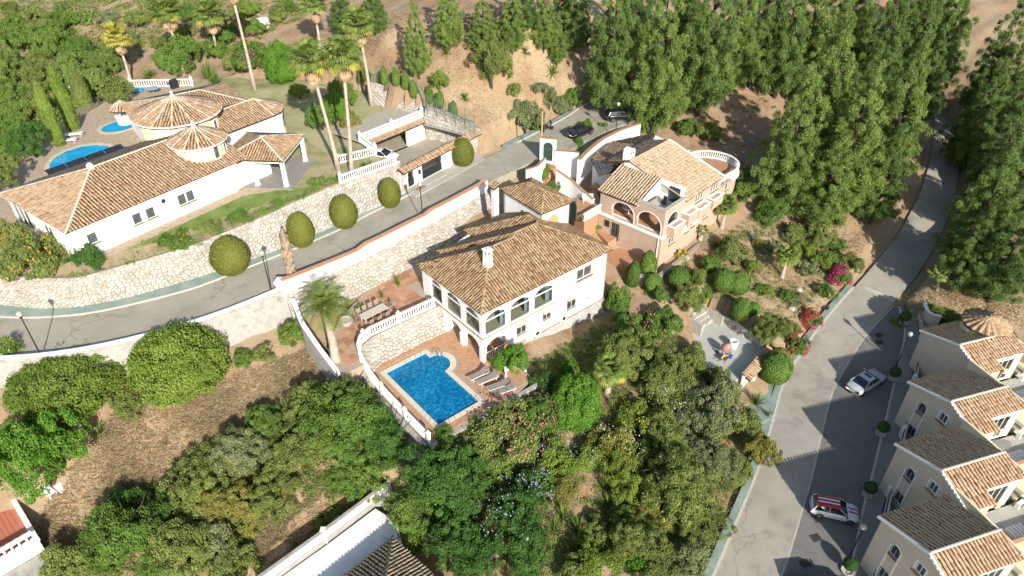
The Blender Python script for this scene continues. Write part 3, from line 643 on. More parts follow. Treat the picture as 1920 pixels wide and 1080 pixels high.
def dish(parent, loc, r, rz, tilt=R(60)):
    prof = [(r * k / 5, .22 * r * (k / 5) ** 2) for k in range(6)]; m = MB(); a = 0; n = 18
    m.v.append((0, 0, 0))
    for q, z in prof[1:]:
        for k in range(n): m.v.append((q * math.cos(2 * math.pi * k / n), q * math.sin(2 * math.pi * k / n), z))
    for k in range(n): m.f.append((0, 1 + k, 1 + (k + 1) % n))
    for i in range(4):
        for k in range(n): m.f.append((1 + i * n + k, 1 + (i + 1) * n + k, 1 + (i + 1) * n + (k + 1) % n, 1 + i * n + (k + 1) % n))
    m.c = [.5] * len(m.f); o = m.build('satellite_dish', PLASTIC, parent, True); o.location = loc; o.rotation_euler = (tilt, 0, rz)
    q = MB(); q.tube([(0, 0, -.3), (0, 0, 0)], .03); q.tube([(0, -r, .2), (0, 0, r * .9)], .015, 4); q.lathe([(.04, r * .85), (.05, r * .95), (.03, r)], n=6); q.build('bracket', METAL, o); return o
def ac_unit(parent, loc, rz):
    m = MB(); m.box(-.4, .4, -.16, .16, 0, .58); o = m.build('air_conditioner', PLASTIC, parent); o.location = loc; o.rotation_euler = (0, 0, rz)
    q = MB(); q.tube([(0.05, -.16, .29), (.05, -.185, .29)], .22, 14); q.build('fan_grille', METAL, o); return o

# ------------------------------------------------------------------ the white villa by the pool
hv = house('white_villa', 'white two-storey villa with arched glazed veranda beside the blue pool', FM)
K = .47; E = 5.8
def Zr(x, y, d): return (x, y, E + K * d)
fw0, fw1 = (.35, .35), (16.35, .35)
H_UP = [(.32, 2.80, 2.75, 5.10, .75), (3.27, 5.75, 2.75, 5.10, .75), (6.23, 8.70, 2.75, 5.10, .75)]
H_SM = [(4.05, 5.30, .75, 1.85, 0), (7.40, 8.50, .95, 1.75, 0), (10.65, 11.95, .65, 1.80, 0)]
H_RT = (11.80, 14.05, 3.65, 4.95, 0); H_AR = (.30, 2.9, -.62, 1.97, 1.0)
wall(hv, fw0, fw1, -2.6, 5.72, .3, H_UP + H_SM + [H_RT, H_AR])
lw0, lw1 = (.35, 9.9), (.35, .65)
H_L = [(1.35, 3.20, 2.75, 5.15, .6), (3.85, 6.25, 2.75, 5.15, .75), (6.80, 9.1, 2.75, 5.15, .75)]
H_LA = [(3.9, 6.2, -.08, 1.95, .8), (6.75, 8.95, -.08, 1.95, .8)]
wall(hv, lw0, lw1, -2.6, 5.72, .3, H_L + H_LA)
wall(hv, (16.35, .35), (16.35, 12.2), -2.6, 5.72, .3, [])
wall(hv, (9, 12.2), (.65, 9.9), -.2, 5.72, .3, [])
for h in H_UP: fill(hv, fw0, fw1, h, GLASS, WHITE2, 1)
for h in H_L: fill(hv, lw0, lw1, h, GLASS, WHITE2, 1)
for h in H_SM: fill(hv, fw0, fw1, h, DGLASS, WHITE2, 2, bars=8, sill=AWN)
fill(hv, fw0, fw1, H_RT, DGLASS, WHITE2, 2, sill=BROWNW, inset=.2)
m = MB()
for x0, x1, z0, z1 in ((12.0, 12.15, 3.45, 5.1), (14.4, 14.55, 3.45, 5.1), (12.15, 14.4, 5.0, 5.1), (12.15, 14.4, 3.45, 3.56)): m.box(x0, x1, .31, .36, z0, z1)
m.build('window_surround', AWN, hv)
for x, z, w in ((5.02, 1.85, 1.5), (8.3, 1.75, 1.3), (11.65, 1.8, 1.5)):
    m = MB(); m.solid([(x - w / 2, .34, z + .55), (x + w / 2, .34, z + .55), (x + w / 2, .04, z + .22), (x - w / 2, .04, z + .22)], (0, 0, -.03)); m.build('awning', AWN, hv)
ac_unit(hv, (6.75, .17, -.15), 0); ac_unit(hv, (10.3, .17, -.1), 0)
dish(hv, (14.5, .0, 1.5), .85, R(-25), R(72))
# string course under the veranda and stone plinth
m = MB(); m.box(.32, 9.4, .28, .35, 2.52, 2.62); m.box(.28, .35, .28, 8.8, 2.52, 2.62); m.build('string_course', BROWNW, hv)
pl = MB(); pl.box(6.6, 16.4, .22, .35, -2.6, -.25); pl.build('plinth', STONE_BED, hv)
cells = voronoi(9.7, 2.1, .42, 77); m = MB()
for poly, ar in cells:
    c = (sum(p[0] for p in poly) / len(poly), sum(p[1] for p in poly) / len(poly)); m.solid([(6.65 + c[0] + (p[0] - c[0]) * .9, .22, -2.4 + c[1] + (p[1] - c[1]) * .9) for p in poly], (0, -.05, 0))
m.build('plinth_stones', pm('plinth_stone', [(.38, .36, .33), (.47, .45, .42), (.54, .52, .49)], .9, 2, .3, 14, attr=.6), hv, kind='stuff')
# inside the veranda and the ground-floor porch
m = MB(); m.box(.65, 16.0, .65, 9.8, 2.40, 2.70); m.build('upper_floor', INFLOOR, hv)
m = MB(); m.box(9.3, 9.5, .65, 9.7, 2.72, 5.7); m.box(5.2, 9.3, 5.6, 5.8, 2.72, 5.7); m.box(.7, 5.2, 9.5, 9.7, 2.72, 5.7); m.box(3.5, 3.7, .65, 6.3, -.2, 2.4); m.box(.65, 3.5, 6.1, 6.3, -.2, 2.4); m.build('inner_wall', WHITE, hv)
for x in (3.35, 6.35, 9.0):
    m = MB()
    for k in range(8): m.box(x - .55 + k * .07, x - .49 + k * .07, .85 + .04 * (k % 2), .9 + .04 * (k % 2), 2.75, 5.0)
    m.build('curtain', CURTAIN, hv)
m = MB(); m.box(2.2, 4.0, 2.2, 3.0, 2.72, 3.15); m.box(2.2, 4.0, 3.0, 3.2, 2.72, 3.5); m.build('sofa', FABRIC, hv)
# pillars of the porch stand a little proud
for x, y in ((.34, .34), (.34, 3.42), (.34, 6.28)): m = MB(); m.obox((x + .05, y + .05), .5, .5, -.3, 1.45); m.build('porch_pier', WHITE, hv)
m = MB()
for k in range(9): m.tube([(.6 + .28 * k, .3, -.1), (.6 + .28 * k, .3, .75)], .03, 5)
m.tube([(.5, .3, .75), (3, .3, .75)], .04, 5); m.build('porch_railing', WHITE2, hv)
# roof
FA_ = [[(0, 0, 0), (16.7, 0, 0), (11.24, 5.46, 5.46), (8.36, 5.46, 5.46), (8.0, 5.1, 5.1), (5.1, 5.1, 5.1)],
       [(0, 10.2, 0), (0, 0, 0), (5.1, 5.1, 5.1)], [(2.9, 10.2, 0), (0, 10.2, 0), (5.1, 5.1, 5.1), (8.0, 5.1, 5.1)],
       [(2.9, 10.93, 0), (2.9, 10.2, 0), (8.0, 5.1, 5.1), (8.36, 5.46, 5.46)], [(7.4, 10.93, 0), (2.9, 10.93, 0), (8.36, 5.46, 5.46), (11.24, 5.46, 5.46), (12.05, 6.28, 4.65)],
       [(7.4, 12.5, 0), (7.4, 10.93, 0), (12.05, 6.28, 4.65), (12.05, 7.85, 4.65)], [(16.7, 12.5, 0), (7.4, 12.5, 0), (12.05, 7.85, 4.65)],
       [(16.7, 0, 0), (16.7, 12.5, 0), (12.05, 7.85, 4.65), (12.05, 6.28, 4.65), (11.24, 5.46, 5.46)]]
for i, f in enumerate(FA_): roof_slope(hv, [Zr(*p) for p in f], TILE_OLD, seed=10 + i)
cl = [((0, 0, 0), (5.1, 5.1, 5.1)), ((0, 10.2, 0), (5.1, 5.1, 5.1)), ((5.1, 5.1, 5.1), (8.0, 5.1, 5.1)), ((2.9, 10.93, 0), (8.36, 5.46, 5.46)), ((8.36, 5.46, 5.46), (11.24, 5.46, 5.46)), ((7.4, 12.5, 0), (12.05, 7.85, 4.65)), ((16.7, 0, 0), (11.24, 5.46, 5.46)), ((11.24, 5.46, 5.46), (12.05, 6.28, 4.65)), ((12.05, 6.28, 4.65), (12.05, 7.85, 4.65))]
caps(hv, [(Zr(*a), Zr(*b)) for a, b in cl], TILE_OLD, .15, seed=5)
m = MB(); m.box(.1, 16.6, .1, .16, 5.62, 5.76); m.box(.1, .16, .16, 10.1, 5.62, 5.76); m.build('eave_board', WHITE2, hv)
ch = MB(); ch.solid([(3.25, 3.1, 6.6), (4.05, 3.1, 6.6), (4.05, 3.9, 6.6), (3.25, 3.9, 6.6)], (0, 0, .9))
ch.v = []; ch.f = []; ch.c = []
a_, b_ = .40, .30; cx, cy = 3.75, 3.75
ch.v = [(cx + sx * s, cy + sy * s, z) for s, z in ((a_, 6.7), (b_, 8.7)) for sx, sy in ((-1, -1), (1, -1), (1, 1), (-1, 1))]; ch.f = [(0, 1, 5, 4), (1, 2, 6, 5), (2, 3, 7, 6), (3, 0, 4, 7), (4, 5, 6, 7)]; ch.c = [.5] * 5
for sx, sy in ((-1, -1), (1, -1), (1, 1), (-1, 1)): ch.obox((cx + sx * .24, cy + sy * .24), .14, .14, 8.68, 9.15)
ch.obox((cx, cy), .78, .78, 9.15, 9.25)
for k in range(4): ch.solid([(cx - .39 + (.78 if k == 1 else 0), cy - .39 + (.78 if k == 2 else 0), 9.25), (cx + (.39 if k != 3 else -.39), cy + (.39 if k in (1, 2) else -.39), 9.25), (cx, cy, 9.5)], (0, 0, .02))
cho = ch.build('chimney', WHITE, hv)
m = MB(); m.lathe([(.16, 8.7), (.16, 9.12)], (cx, cy, 0), 8); m.build('flue', DARKIN, cho)

# ------------------------------------------------------------------ annex by the street
an = house('white_annex', 'small white annex with hipped tile roof and round disc between street and villa', FA)
wall(an, (.3, .3), (4.1, .3), 4.6 - 2.6, 8.42, .25); wall(an, (.3, 6.6), (.3, .3), 2.0, 8.42, .25); wall(an, (4.1, .3), (4.1, 6.6), 2.0, 8.42, .25); wall(an, (4.1, 6.6), (.3, 6.6), 2.0, 8.42, .25)
def hip_rect(parent, x0, x1, y0, y1, z, k, mat, hip0=True, hip1=True, axis='x', seed=0, capmat=None, pitch=.30, capr=.14, skip=()):
    """hipped or gabled tile roof over a rectangle, ridge along axis"""
    if axis == 'x': T = lambda a, b, c: (a, b, c)
    else: T = lambda a, b, c: (b, a, c); x0, x1, y0, y1 = y0, y1, x0, x1
    hw = (y1 - y0) / 2; yc = (y0 + y1) / 2; zr = z + k * hw; ra = x0 + (hw if hip0 else 0); rb = x1 - (hw if hip1 else 0)
    fs = [[(x0, y0, z), (x1, y0, z), (rb, yc, zr), (ra, yc, zr)], [(x1, y1, z), (x0, y1, z), (ra, yc, zr), (rb, yc, zr)]]
    if hip0: fs.append([(x0, y1, z), (x0, y0, z), (ra, yc, zr)])
    if hip1: fs.append([(x1, y0, z), (x1, y1, z), (rb, yc, zr)])
    for i, f in enumerate(fs):
        if i not in skip: roof_slope(parent, [T(*p) for p in f], mat, pitch, seed=seed + i)
    ls = [((ra, yc, zr), (rb, yc, zr))] if rb - ra > .3 else []
    if hip0: ls += [((x0, y0, z), (ra, yc, zr)), ((x0, y1, z), (ra, yc, zr))]
    if hip1: ls += [((x1, y0, z), (rb, yc, zr)), ((x1, y1, z), (rb, yc, zr))]
    if ls: caps(parent, [(T(*a), T(*b)) for a, b in ls], capmat or mat, capr, seed=seed)
    return zr
hip_rect(an, 0, 4.4, 0, 6.9, 8.5, .45, TILE_OLD, axis='y', seed=40)
m = MB(); m.tube([(1.9, .30, 7.0), (1.9, .22, 7.0)], .72, 24); m.build('round_disc', WOOD, an)
m = MB(); m.box(.24, .3, 3.2, 3.55, 7.2, 7.28); m.box(.24, .3, 3.2, 3.45, 7.35, 7.4); m.build('name_plate', METAL, an)
m = MB(); m.box(-.9, -.3, 6.7, 7.3, 4.5, 9.0); m.build('gate_pier', WHITE, an)
roof_slope(an, [(-1.1, 6.5, 9.0), (-1.1, 7.5, 9.0), (-.1, 7.5, 9.35), (-.1, 6.5, 9.35)], TILE_OLD, seed=50)

# ------------------------------------------------------------------ peach house
ph = house('peach_house', 'peach terraced house with arcades, roof terrace and round balustraded corner', FP)
pw0, pw1 = (0, 8.45), (0, 0)
H1 = [(1.70, 4.66, 4.2, 6.35, 1.3), (5.08, 8.14, 4.2, 6.45, 1.35)]
H2 = [(.84, 1.55, 2.6, 3.4, 0), (1.84, 2.93, 1.3, 3.45, 0)]
wall(ph, pw0, pw1, -1.2, 7.3, .35, H1 + H2, PEACH, outline=[(0, -1.2), (8.45, -1.2), (8.45, 7.25), (4.9, 7.25), (4.9, 6.7), (0, 6.7)])
pr0, pr1 = (.35, 0), (15, 0)
H3 = [(.35, 2.45, 4.2, 6.5, 1.0)]
HW = [(6.3 - .35, 6.75 - .35 + .05, 5.7, 6.75, .25), (6.85 - .35, 7.35 - .35, 5.7, 6.75, .25), (7.45 - .35, 7.95 - .35, 5.7, 6.75, .25), (9.7 - .35, 10.2 - .35, 5.7, 6.75, .25), (10.3 - .35, 10.8 - .35, 5.7, 6.75, .25), (10.9 - .35, 11.4 - .35, 5.7, 6.75, .25), (13.0, 13.7, 4.6, 5.6, .35)]
HS = [(1.3, 2.5, 2.3, 3.2, 0), (4.6, 5.4, 2.4, 3.3, 0), (6.0, 6.7, 2.6, 3.4, 0), (8.6, 9.6, 2.6, 4.2, 0)]
wall(ph, pr0, pr1, -1.2, 7.2, .35, H3 + HW + HS, PEACH, outline=[(0, -1.2), (14.65, -1.2), (14.65, 5.5), (11.6, 5.5), (11.6, 7.0), (4.0, 7.0), (3.6, 7.25), (0, 7.25)])
for h in HW: fill(ph, pr0, pr1, h, DGLASS, WHITE2, 1, sill=GREENP, trans=False)
for h in HS: fill(ph, pr0, pr1, h, DGLASS, WHITE2, 2, sill=GREENP)
for h in H2: fill(ph, pw0, pw1, h, DGLASS, METAL, 3, bars=5)
wall(ph, (15, .35), (15, 8.4), -1.2, 5.5, .35, (), PEACH); wall(ph, (12, 8.4), (.35, 8.4), -1.2, 7.0, .35, (), WHITE); wall(ph, (12, 0.36), (12, 8.2), 5.5, 7.1, .3, (), WHITE)
m = MB(); m.box(-.12, 12, -.12, 8.5, 3.85, 4.17); m.build('floor_slab', WHITE, ph)
floor_tiles(ph, [(.4, .4), (3.9, .4), (3.9, 8.2), (.4, 8.2)], 4.21, .33, TERRA, separate=False)
m = MB(); m.box(4.0, 4.25, .36, 8.38, 4.2, 8.4); m.build('inner_wall', WHITE, ph)
# white arch linings
for (a, b, hs) in ((pw0, pw1, H1), (pr0, pr1, H3)):
    A0 = Vector((a[0], a[1], 0)); e = (Vector((b[0], b[1], 0)) - A0).normalized(); inn = Vector((-e.y, e.x, 0))
    for h in hs:
        lp = arch_loop(*h)[1:]; m = MB()
        for p, q in zip(lp[:-1], lp[1:]):
            c = ((h[0] + h[1]) / 2, h[2] + .6); f = lambda p: (p[0] + (p[0] - c[0]) * .07, p[1] + (p[1] - c[1]) * .05)
            m.solid([A0 + e * x + Vector((0, 0, z)) - inn * .02 for x, z in (p, q, f(q), f(p))], inn * .03)
        m.build('arch_trim', WHITE2, ph)
# roof terrace cut in front of the main roof
m = MB(); m.box(.4, 3.95, .4, 3.4, 6.2, 6.32); m.build('terrace_slab', CONC, ph)
m = MB(); m.box(-.06, .42, -.06, 3.6, 7.25, 7.36); m.box(.42, 4.2, -.06, .42, 7.25, 7.36); m.build('parapet_coping', CONC, ph)
m = MB()
for k in range(8): m.tube([(3.96, .8 + .19 * k, 6.3), (3.96, .8 + .19 * k, 8.0)], .02, 4)
for k in range(4): m.tube([(3.96, .8, 6.4 + .5 * k), (3.96, 2.1, 6.4 + .5 * k)], .02, 4)
m.build('terrace_grille', METAL, ph)
m = MB(); m.box(3.985, 3.995, .8, 2.1, 6.32, 8.1); m.build('terrace_door', DGLASS, ph)
m = MB(); m.box(2.7, 3.2, 1.8, 2.25, 6.32, 6.75); m.box(3.12, 3.2, 1.8, 2.25, 6.75, 7.15); m.build('terrace_chair', METAL, ph)
roof_slope(ph, [(-.25, 8.8, 6.8), (-.25, 3.5, 6.8), (4.2, 3.5, 8.55), (4.2, 8.8, 8.55)], TILE_BUFF, .36, seed=61)
m = MB(); m.solid([(-.2, 3.46, 6.75), (4.2, 3.46, 6.75), (4.2, 3.46, 8.5)], (0, -.15, 0)); m.build('gable_wall', WHITE, ph)
roof_slope(ph, [(4.0, -.15, 7.0), (12.1, -.15, 7.0), (12.1, 7.6, 9.2), (4.0, 7.6, 9.2)], TILE_BUFF, .31, seed=62)
roof_slope(ph, [(12.1, 10.6, 8.3), (4.0, 10.6, 8.3), (4.0, 7.6, 9.2), (12.1, 7.6, 9.2)], TILE_BUFF, .31, seed=63)
m = MB(); m.solid([(4.0, 0, 7.0), (4.0, 7.6, 9.15), (4.0, 8.4, 8.9), (4.0, 8.4, 7)], (.2, 0, 0)); m.solid([(12.05, 0, 6.9), (12.05, 7.6, 9.1), (12.05, 10.4, 8.2), (12.05, 10.4, 6.9)], (-.2, 0, 0)); m.build('gable_wall', WHITE, ph)
caps(ph, [((4, 7.6, 9.2), (12.1, 7.6, 9.2)), ((4.2, 3.5, 8.55), (4.2, 8.8, 8.55)), ((4.02, -.15, 7.0), (4.02, 7.6, 9.2))], TILE_BUFF, .14, seed=6)
caps(ph, [((12.1, -.15, 7.05), (12.1, 7.6, 9.25))], WHITE2, .13, seed=7, name='verge_tiles')
# old curved wing behind, with a slate-dark lower edge
wl = MB(); wl.solid([(3, 8.4, 0), (15.5, 8.4, 0), (16.5, 12.5, 0), (10.5, 14.6, 0), (5.0, 13.4, 0)], (0, 0, 7.2)); wl.build('rear_wing_wall', WHITE, ph)
roof_slope(ph, [(10.6, 14.9, 7.2), (5.0, 13.8, 7.2), (4.6, 9.8, 7.65), (12.0, 10.2, 7.8)], TILE_PALE, .31, seed=64)
roof_slope(ph, [(17.0, 12.4, 7.2), (10.6, 14.9, 7.2), (12.0, 10.2, 7.8)], TILE_PALE, .31, seed=65)
roof_slope(ph, [(4.9, 13.7, 7.2), (2.2, 10.4, 7.2), (4.2, 9.0, 7.8)], pm('slate', [(.05, .05, .055), (.10, .10, .11)], .7, 3, .2, 30, attr=.6), .24, seed=66)
cm = MB(); cm.box(4.2, 5.35, 7.9, 8.75, 7.6, 10.0); cm.solid([(4.2, 7.9, 10.0), (5.35, 7.9, 10.0)] + [(4.775 + .575 * math.cos(t), 7.9, 10.0 + .42 * math.sin(t)) for t in [math.pi * k / 8 for k in range(1, 8)]], (0, .85, 0)); co_ = cm.build('chimney', WHITE, ph)
m = MB()
for x in (4.55, 4.98): m.solid([(x - .1, 7.87, 9.75), (x + .1, 7.87, 9.75), (x + .1, 7.87, 10.0), (x, 7.87, 10.1), (x - .1, 7.87, 10.0)], (0, .02, 0))
m.build('vent_hole', DARKIN, co_)
# round corner terrace
rc = (16.6, 3.9); arc = [(rc[0] + 3.3 * math.cos(t), rc[1] + 3.3 * math.sin(t)) for t in [R(-100 + 190 * k / 14) for k in range(15)]]
m = MB(); m.solid([(x, y, -1.0) for x, y in [(12.2, .6)] + arc + [(12.2, 7.2)]], (0, 0, 5.9)); m.build('round_wall', PEACH, ph)
m = MB(); m.solid([(rc[0] + (x - rc[0]) * 1.08, rc[1] + (y - rc[1]) * 1.08, 4.9) for x, y in arc] + [(12.2, 7.4, 4.9), (12.2, .4, 4.9)], (0, 0, .22)); m.build('round_cornice', WHITE2, ph)
m = MB(); m.solid([(x, y, 5.13) for x, y in [(12.2, .7)] + [(rc[0] + (x - rc[0]) * .92, rc[1] + (y - rc[1]) * .92) for x, y in arc] + [(12.2, 7.1)]], (0, 0, .03)); m.build('terrace_floor', TERRA, ph)
bl = thing('balustrade', 'white curved balustrade round the rear terrace of the peach house', 'balustrade', tuple(FP.w(0, 0, 0)), FP.a)
balustrade(bl, [(x, y, 5.12) for x, y in [(12.6, .75)] + arc + [(12.6, 7.1)]], .95, post_at=[(16.7, 7.2, 5.12), (12.6, .75, 5.12)])
# planter boxes stepping along the right front
for x0, x1, z0, z1 in ((.7, 3.0, 4.4, 5.35), (3.6, 5.6, 4.7, 5.75), (5.8, 8.3, 4.55, 5.5), (8.9, 11.2, 4.6, 5.5)):
    m = MB(); m.box(x0, x1, -.95, .0, z0 - .35, z1 - .1); m.build('planter_box', PEACH, ph)
    m = MB(); m.box(x0 - .04, x1 + .04, -.99, -.80, z1 - .1, z1); m.box(x0 - .04, x1 + .04, -.2, -.01, z1 - .1, z1); m.box(x0 - .04, x0 + .16, -.8, -.2, z1 - .1, z1); m.box(x1 - .16, x1 + .04, -.8, -.2, z1 - .1, z1); m.build('planter_rim', WHITE2, ph)
for x in (3.3, 6.0): m = MB(); m.box(x, x + 1.0, -.5, 0, 3.3, 4.1); m.build('balcony', WHITE2, ph)
m = MB(); m.tube([(-.06, .35, -.5), (-.06, .35, 3.8)], .06, 6); m.build('downpipe', WHITE2, ph)
# table and easel left under the arcade
m = MB(); m.lathe([(.75, 4.95), (.75, 5.02)], (1.7, 5.6, 0), 14); m.tube([(1.7, 5.6, 4.2), (1.7, 5.6, 4.95)], .06); tag(m.xf(FP.M).build('round_table', WHITE2), 'small round table under the left arch of the peach arcade', 'table')
# ------------------------------------------------------------------ terrace, pool deck and pool of the white villa
def emp(name, F, kind='structure'):
    o = put(name, None, loc=tuple(F.o), rz=F.a); o['kind'] = kind; return o
te = emp('terrace', FM)
m = MB(); m.solid([(x, y, -1.2) for x, y in TERRACE], (0, 0, 3.84)); m.build('terrace_slab', GROUT, te)
floor_tiles(te, [(-.35, 7.45), (-7.3, 7.5), (-9.0, 6.6), (-9.7, 4.6), (-11.4, 4.6), (-10.8, 8), (-8.2, 11), (-5.9, 12.3), (-1.4, 14.9), (2, 15), (2, 11.2), (.1, 11.2)], 2.675, .62, TERRA, 0, .04, 3)
dk = emp('pool_deck', FM)
PX0, PX1, PY0, PY1 = -7.5, -3.25, -3.6, 4.7; RCX, RCY, RR = -3.25, 2.75, 1.25
arcp = [(RCX + RR * math.sin(t), RCY - RR * math.cos(t)) for t in [math.pi * k / 14 for k in range(15)]]
def pool_out(g): return [(PX0 - g, PY0 - g), (PX1 + g, PY0 - g), (PX1 + g, RCY - RR - g)] + [(RCX + g * .3 + (RR + g) * math.sin(t), RCY - (RR + g) * math.cos(t)) for t in [math.pi * k / 14 for k in range(1, 14)]] + [(PX1 + g, RCY + RR + g), (PX1 + g, PY1 + g), (PX0 - g, PY1 + g)]
def holed(name, outer, inner, z0, z1, mat, parent):
    tri = tessellate_polygon([[Vector((*p, 0)) for p in outer], [Vector((*p, 0)) for p in inner]]); fl = outer + inner; m = MB(); n = len(fl); m.v = [(x, y, z1) for x, y in fl] + [(x, y, z0) for x, y in fl]
    for t in tri: m.f += [tuple(t), tuple(n + k for k in reversed(t))]
    o = 0
    for l in (outer, inner):
        for i in range(len(l)): j = (i + 1) % len(l); m.f.append((o + i, o + j, n + o + j, n + o + i))
        o += len(l)
    m.c = [.5] * len(m.f); return m.build(name, mat, parent)
holed('deck_slab', deck_l, pool_out(.02), -2.4, -.035, GROUT, dk)
# small deck tiles outside the coping
pc = pool_out(.5); allm = MB(); sz = .33
for i in range(-29, 17):
    for j in range(-16, 20):
        x, y = i * sz, j * sz
        cs = [(x + a * .5 * sz, y + b * .5 * sz) for a, b in ((1, 1), (1, -1), (-1, 1), (-1, -1), (0, 0))]; X, Y = np.array([c[0] for c in cs]), np.array([c[1] for c in cs])
        if in_poly(X, Y, deck_l).all() and not in_poly(X, Y, pc).any(): allm.obox((x, y), sz - .02, sz - .02, -.04, random.uniform(-.004, .004))
allm.build('deck_tiles', DECKT, dk, kind='stuff')
po = thing('swimming_pool', 'blue rectangular swimming pool with rounded step bay on the villa deck', 'pool', tuple(FM.o), FM.a)
inner = pool_out(0.0)
m = MB()
for i in range(len(inner)):
    a, b = inner[i], inner[(i + 1) % len(inner)]; m.poly([(*a, -1.5), (*b, -1.5), (*b, -.02), (*a, -.02)])
m.poly([(x, y, -1.5) for x, y in inner]); m.build('basin', BLUET, po)
for k, rr in enumerate((1.15, .8)):
    m = MB(); m.solid([(RCX + rr * math.sin(t), RCY - rr * math.cos(t), -1.5) for t in [math.pi * q / 12 for q in range(13)]], (0, 0, .75 + .35 * k)); m.build('step', BLUET, po)
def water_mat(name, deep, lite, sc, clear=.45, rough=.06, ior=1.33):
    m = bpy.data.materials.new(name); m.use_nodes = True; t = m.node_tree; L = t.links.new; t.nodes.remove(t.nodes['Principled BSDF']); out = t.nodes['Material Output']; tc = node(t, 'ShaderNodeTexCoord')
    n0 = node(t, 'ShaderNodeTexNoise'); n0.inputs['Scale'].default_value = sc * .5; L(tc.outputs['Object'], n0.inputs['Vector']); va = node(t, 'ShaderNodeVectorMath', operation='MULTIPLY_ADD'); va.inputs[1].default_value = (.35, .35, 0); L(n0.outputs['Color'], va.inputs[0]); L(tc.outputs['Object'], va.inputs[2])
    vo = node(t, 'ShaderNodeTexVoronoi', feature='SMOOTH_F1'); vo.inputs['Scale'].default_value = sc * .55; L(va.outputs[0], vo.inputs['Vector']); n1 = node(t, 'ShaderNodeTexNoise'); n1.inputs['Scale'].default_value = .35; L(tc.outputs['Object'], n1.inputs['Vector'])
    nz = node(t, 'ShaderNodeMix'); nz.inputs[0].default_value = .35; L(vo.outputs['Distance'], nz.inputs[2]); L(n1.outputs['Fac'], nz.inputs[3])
    cr = node(t, 'ShaderNodeValToRGB'); cr.color_ramp.elements[0].position = .35; cr.color_ramp.elements[0].color = (*deep, 1); cr.color_ramp.elements[1].position = .68; cr.color_ramp.elements[1].color = (*lite, 1); L(nz.outputs[0], cr.inputs[0])  # ramp paints a pale net like caustic light into the water colour
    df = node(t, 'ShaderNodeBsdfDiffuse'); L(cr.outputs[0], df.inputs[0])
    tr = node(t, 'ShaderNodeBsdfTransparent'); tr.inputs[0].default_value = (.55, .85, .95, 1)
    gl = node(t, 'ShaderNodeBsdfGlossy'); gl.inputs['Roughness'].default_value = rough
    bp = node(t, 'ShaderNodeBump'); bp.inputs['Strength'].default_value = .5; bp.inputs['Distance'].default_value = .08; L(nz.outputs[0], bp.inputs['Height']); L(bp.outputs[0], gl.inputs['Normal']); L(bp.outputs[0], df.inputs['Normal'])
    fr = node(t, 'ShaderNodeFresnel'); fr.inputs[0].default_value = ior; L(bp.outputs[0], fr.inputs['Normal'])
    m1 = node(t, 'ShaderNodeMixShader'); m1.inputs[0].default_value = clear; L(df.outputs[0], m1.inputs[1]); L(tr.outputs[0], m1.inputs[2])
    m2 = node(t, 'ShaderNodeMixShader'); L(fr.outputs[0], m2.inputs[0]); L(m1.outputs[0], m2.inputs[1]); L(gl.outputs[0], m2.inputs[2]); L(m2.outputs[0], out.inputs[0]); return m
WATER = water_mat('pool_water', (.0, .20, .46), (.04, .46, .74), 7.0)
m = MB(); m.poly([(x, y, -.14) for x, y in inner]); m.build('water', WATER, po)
# coping stones one by one
cop_i, cop_o = pool_out(0.0), pool_out(.45)
for i in range(len(cop_i)):
    j = (i + 1) % len(cop_i); a, b, c, d = (Vector((*p, 0)) for p in (cop_i[i], cop_i[j], cop_o[j], cop_o[i])); k = max(1, round((b - a).length / .55))
    for q in range(k):
        t0, t1 = q / k + .012 / max(.2, (b - a).length) * 2, (q + 1) / k - .012 / max(.2, (b - a).length) * 2
        m = MB(); m.solid([a.lerp(b, t0), a.lerp(b, t1), d.lerp(c, t1), d.lerp(c, t0)], (0, 0, .045)); o = m.build('coping_stone', COPE, po); o.location = (0, 0, -.02)
# chrome ladder
m = MB()
for dx in (0, .45): m.tube([(-2.6 + dx * .7, 3.5 - dx * .7, 0), (-2.65 + dx * .7, 3.45 - dx * .7, .75), (-2.85 + dx * .7, 3.25 - dx * .7, .95), (-3.1 + dx * .7, 3.0 - dx * .7, .75), (-3.2 + dx * .7, 2.9 - dx * .7, -.4)], .03, 6)
tag(m.xf(FM.M).build('pool_handrail', STEEL), 'curved steel handrail at the round steps of the pool', 'handrail')
# stone wall between deck and terrace
tw = thing('stone_wall', 'curved pale stone wall between the pool deck and the tiled terrace', 'wall', tuple(FM.w(-4, 6.2)))
fo = resample([FM.w(*p) for p in ((-9.35, 3.2, 0), (-9.15, 4.4, 0), (-8.5, 5.5, 0), (-7.3, 6.0, 0), (-4, 6.05, 0), (.2, 6.05, 0))], 40); tp = resample([FM.w(*p) for p in ((-9.75, 3.6, 1.6), (-9.6, 5.0, 2.5), (-8.8, 6.5, 2.6), (-7.3, 7.1, 2.6), (-4, 7.12, 2.6), (.2, 7.1, 2.6))], 40)
stone_face(tw, smooth(fo), smooth(tp), .38, STONE, 240, 9, thick=.4)
b1 = thing('balustrade', 'white balustrade on the terrace edge above the pool deck', 'balustrade', tuple(FM.o), FM.a)
balustrade(b1, [(-.1, 7.2, 2.68), (-4, 7.25, 2.68), (-7.3, 7.25, 2.68), (-8.5, 6.8, 2.68), (-9.25, 5.9, 2.68), (-9.7, 4.7, 2.6), (-9.65, 3.9, 1.9)], post_at=[(-4.2, 7.25, 2.68), (-8.1, 7.0, 2.68)])
b2 = thing('balustrade', 'white balustrade along the left side of the pool deck', 'balustrade', tuple(FM.o), FM.a)
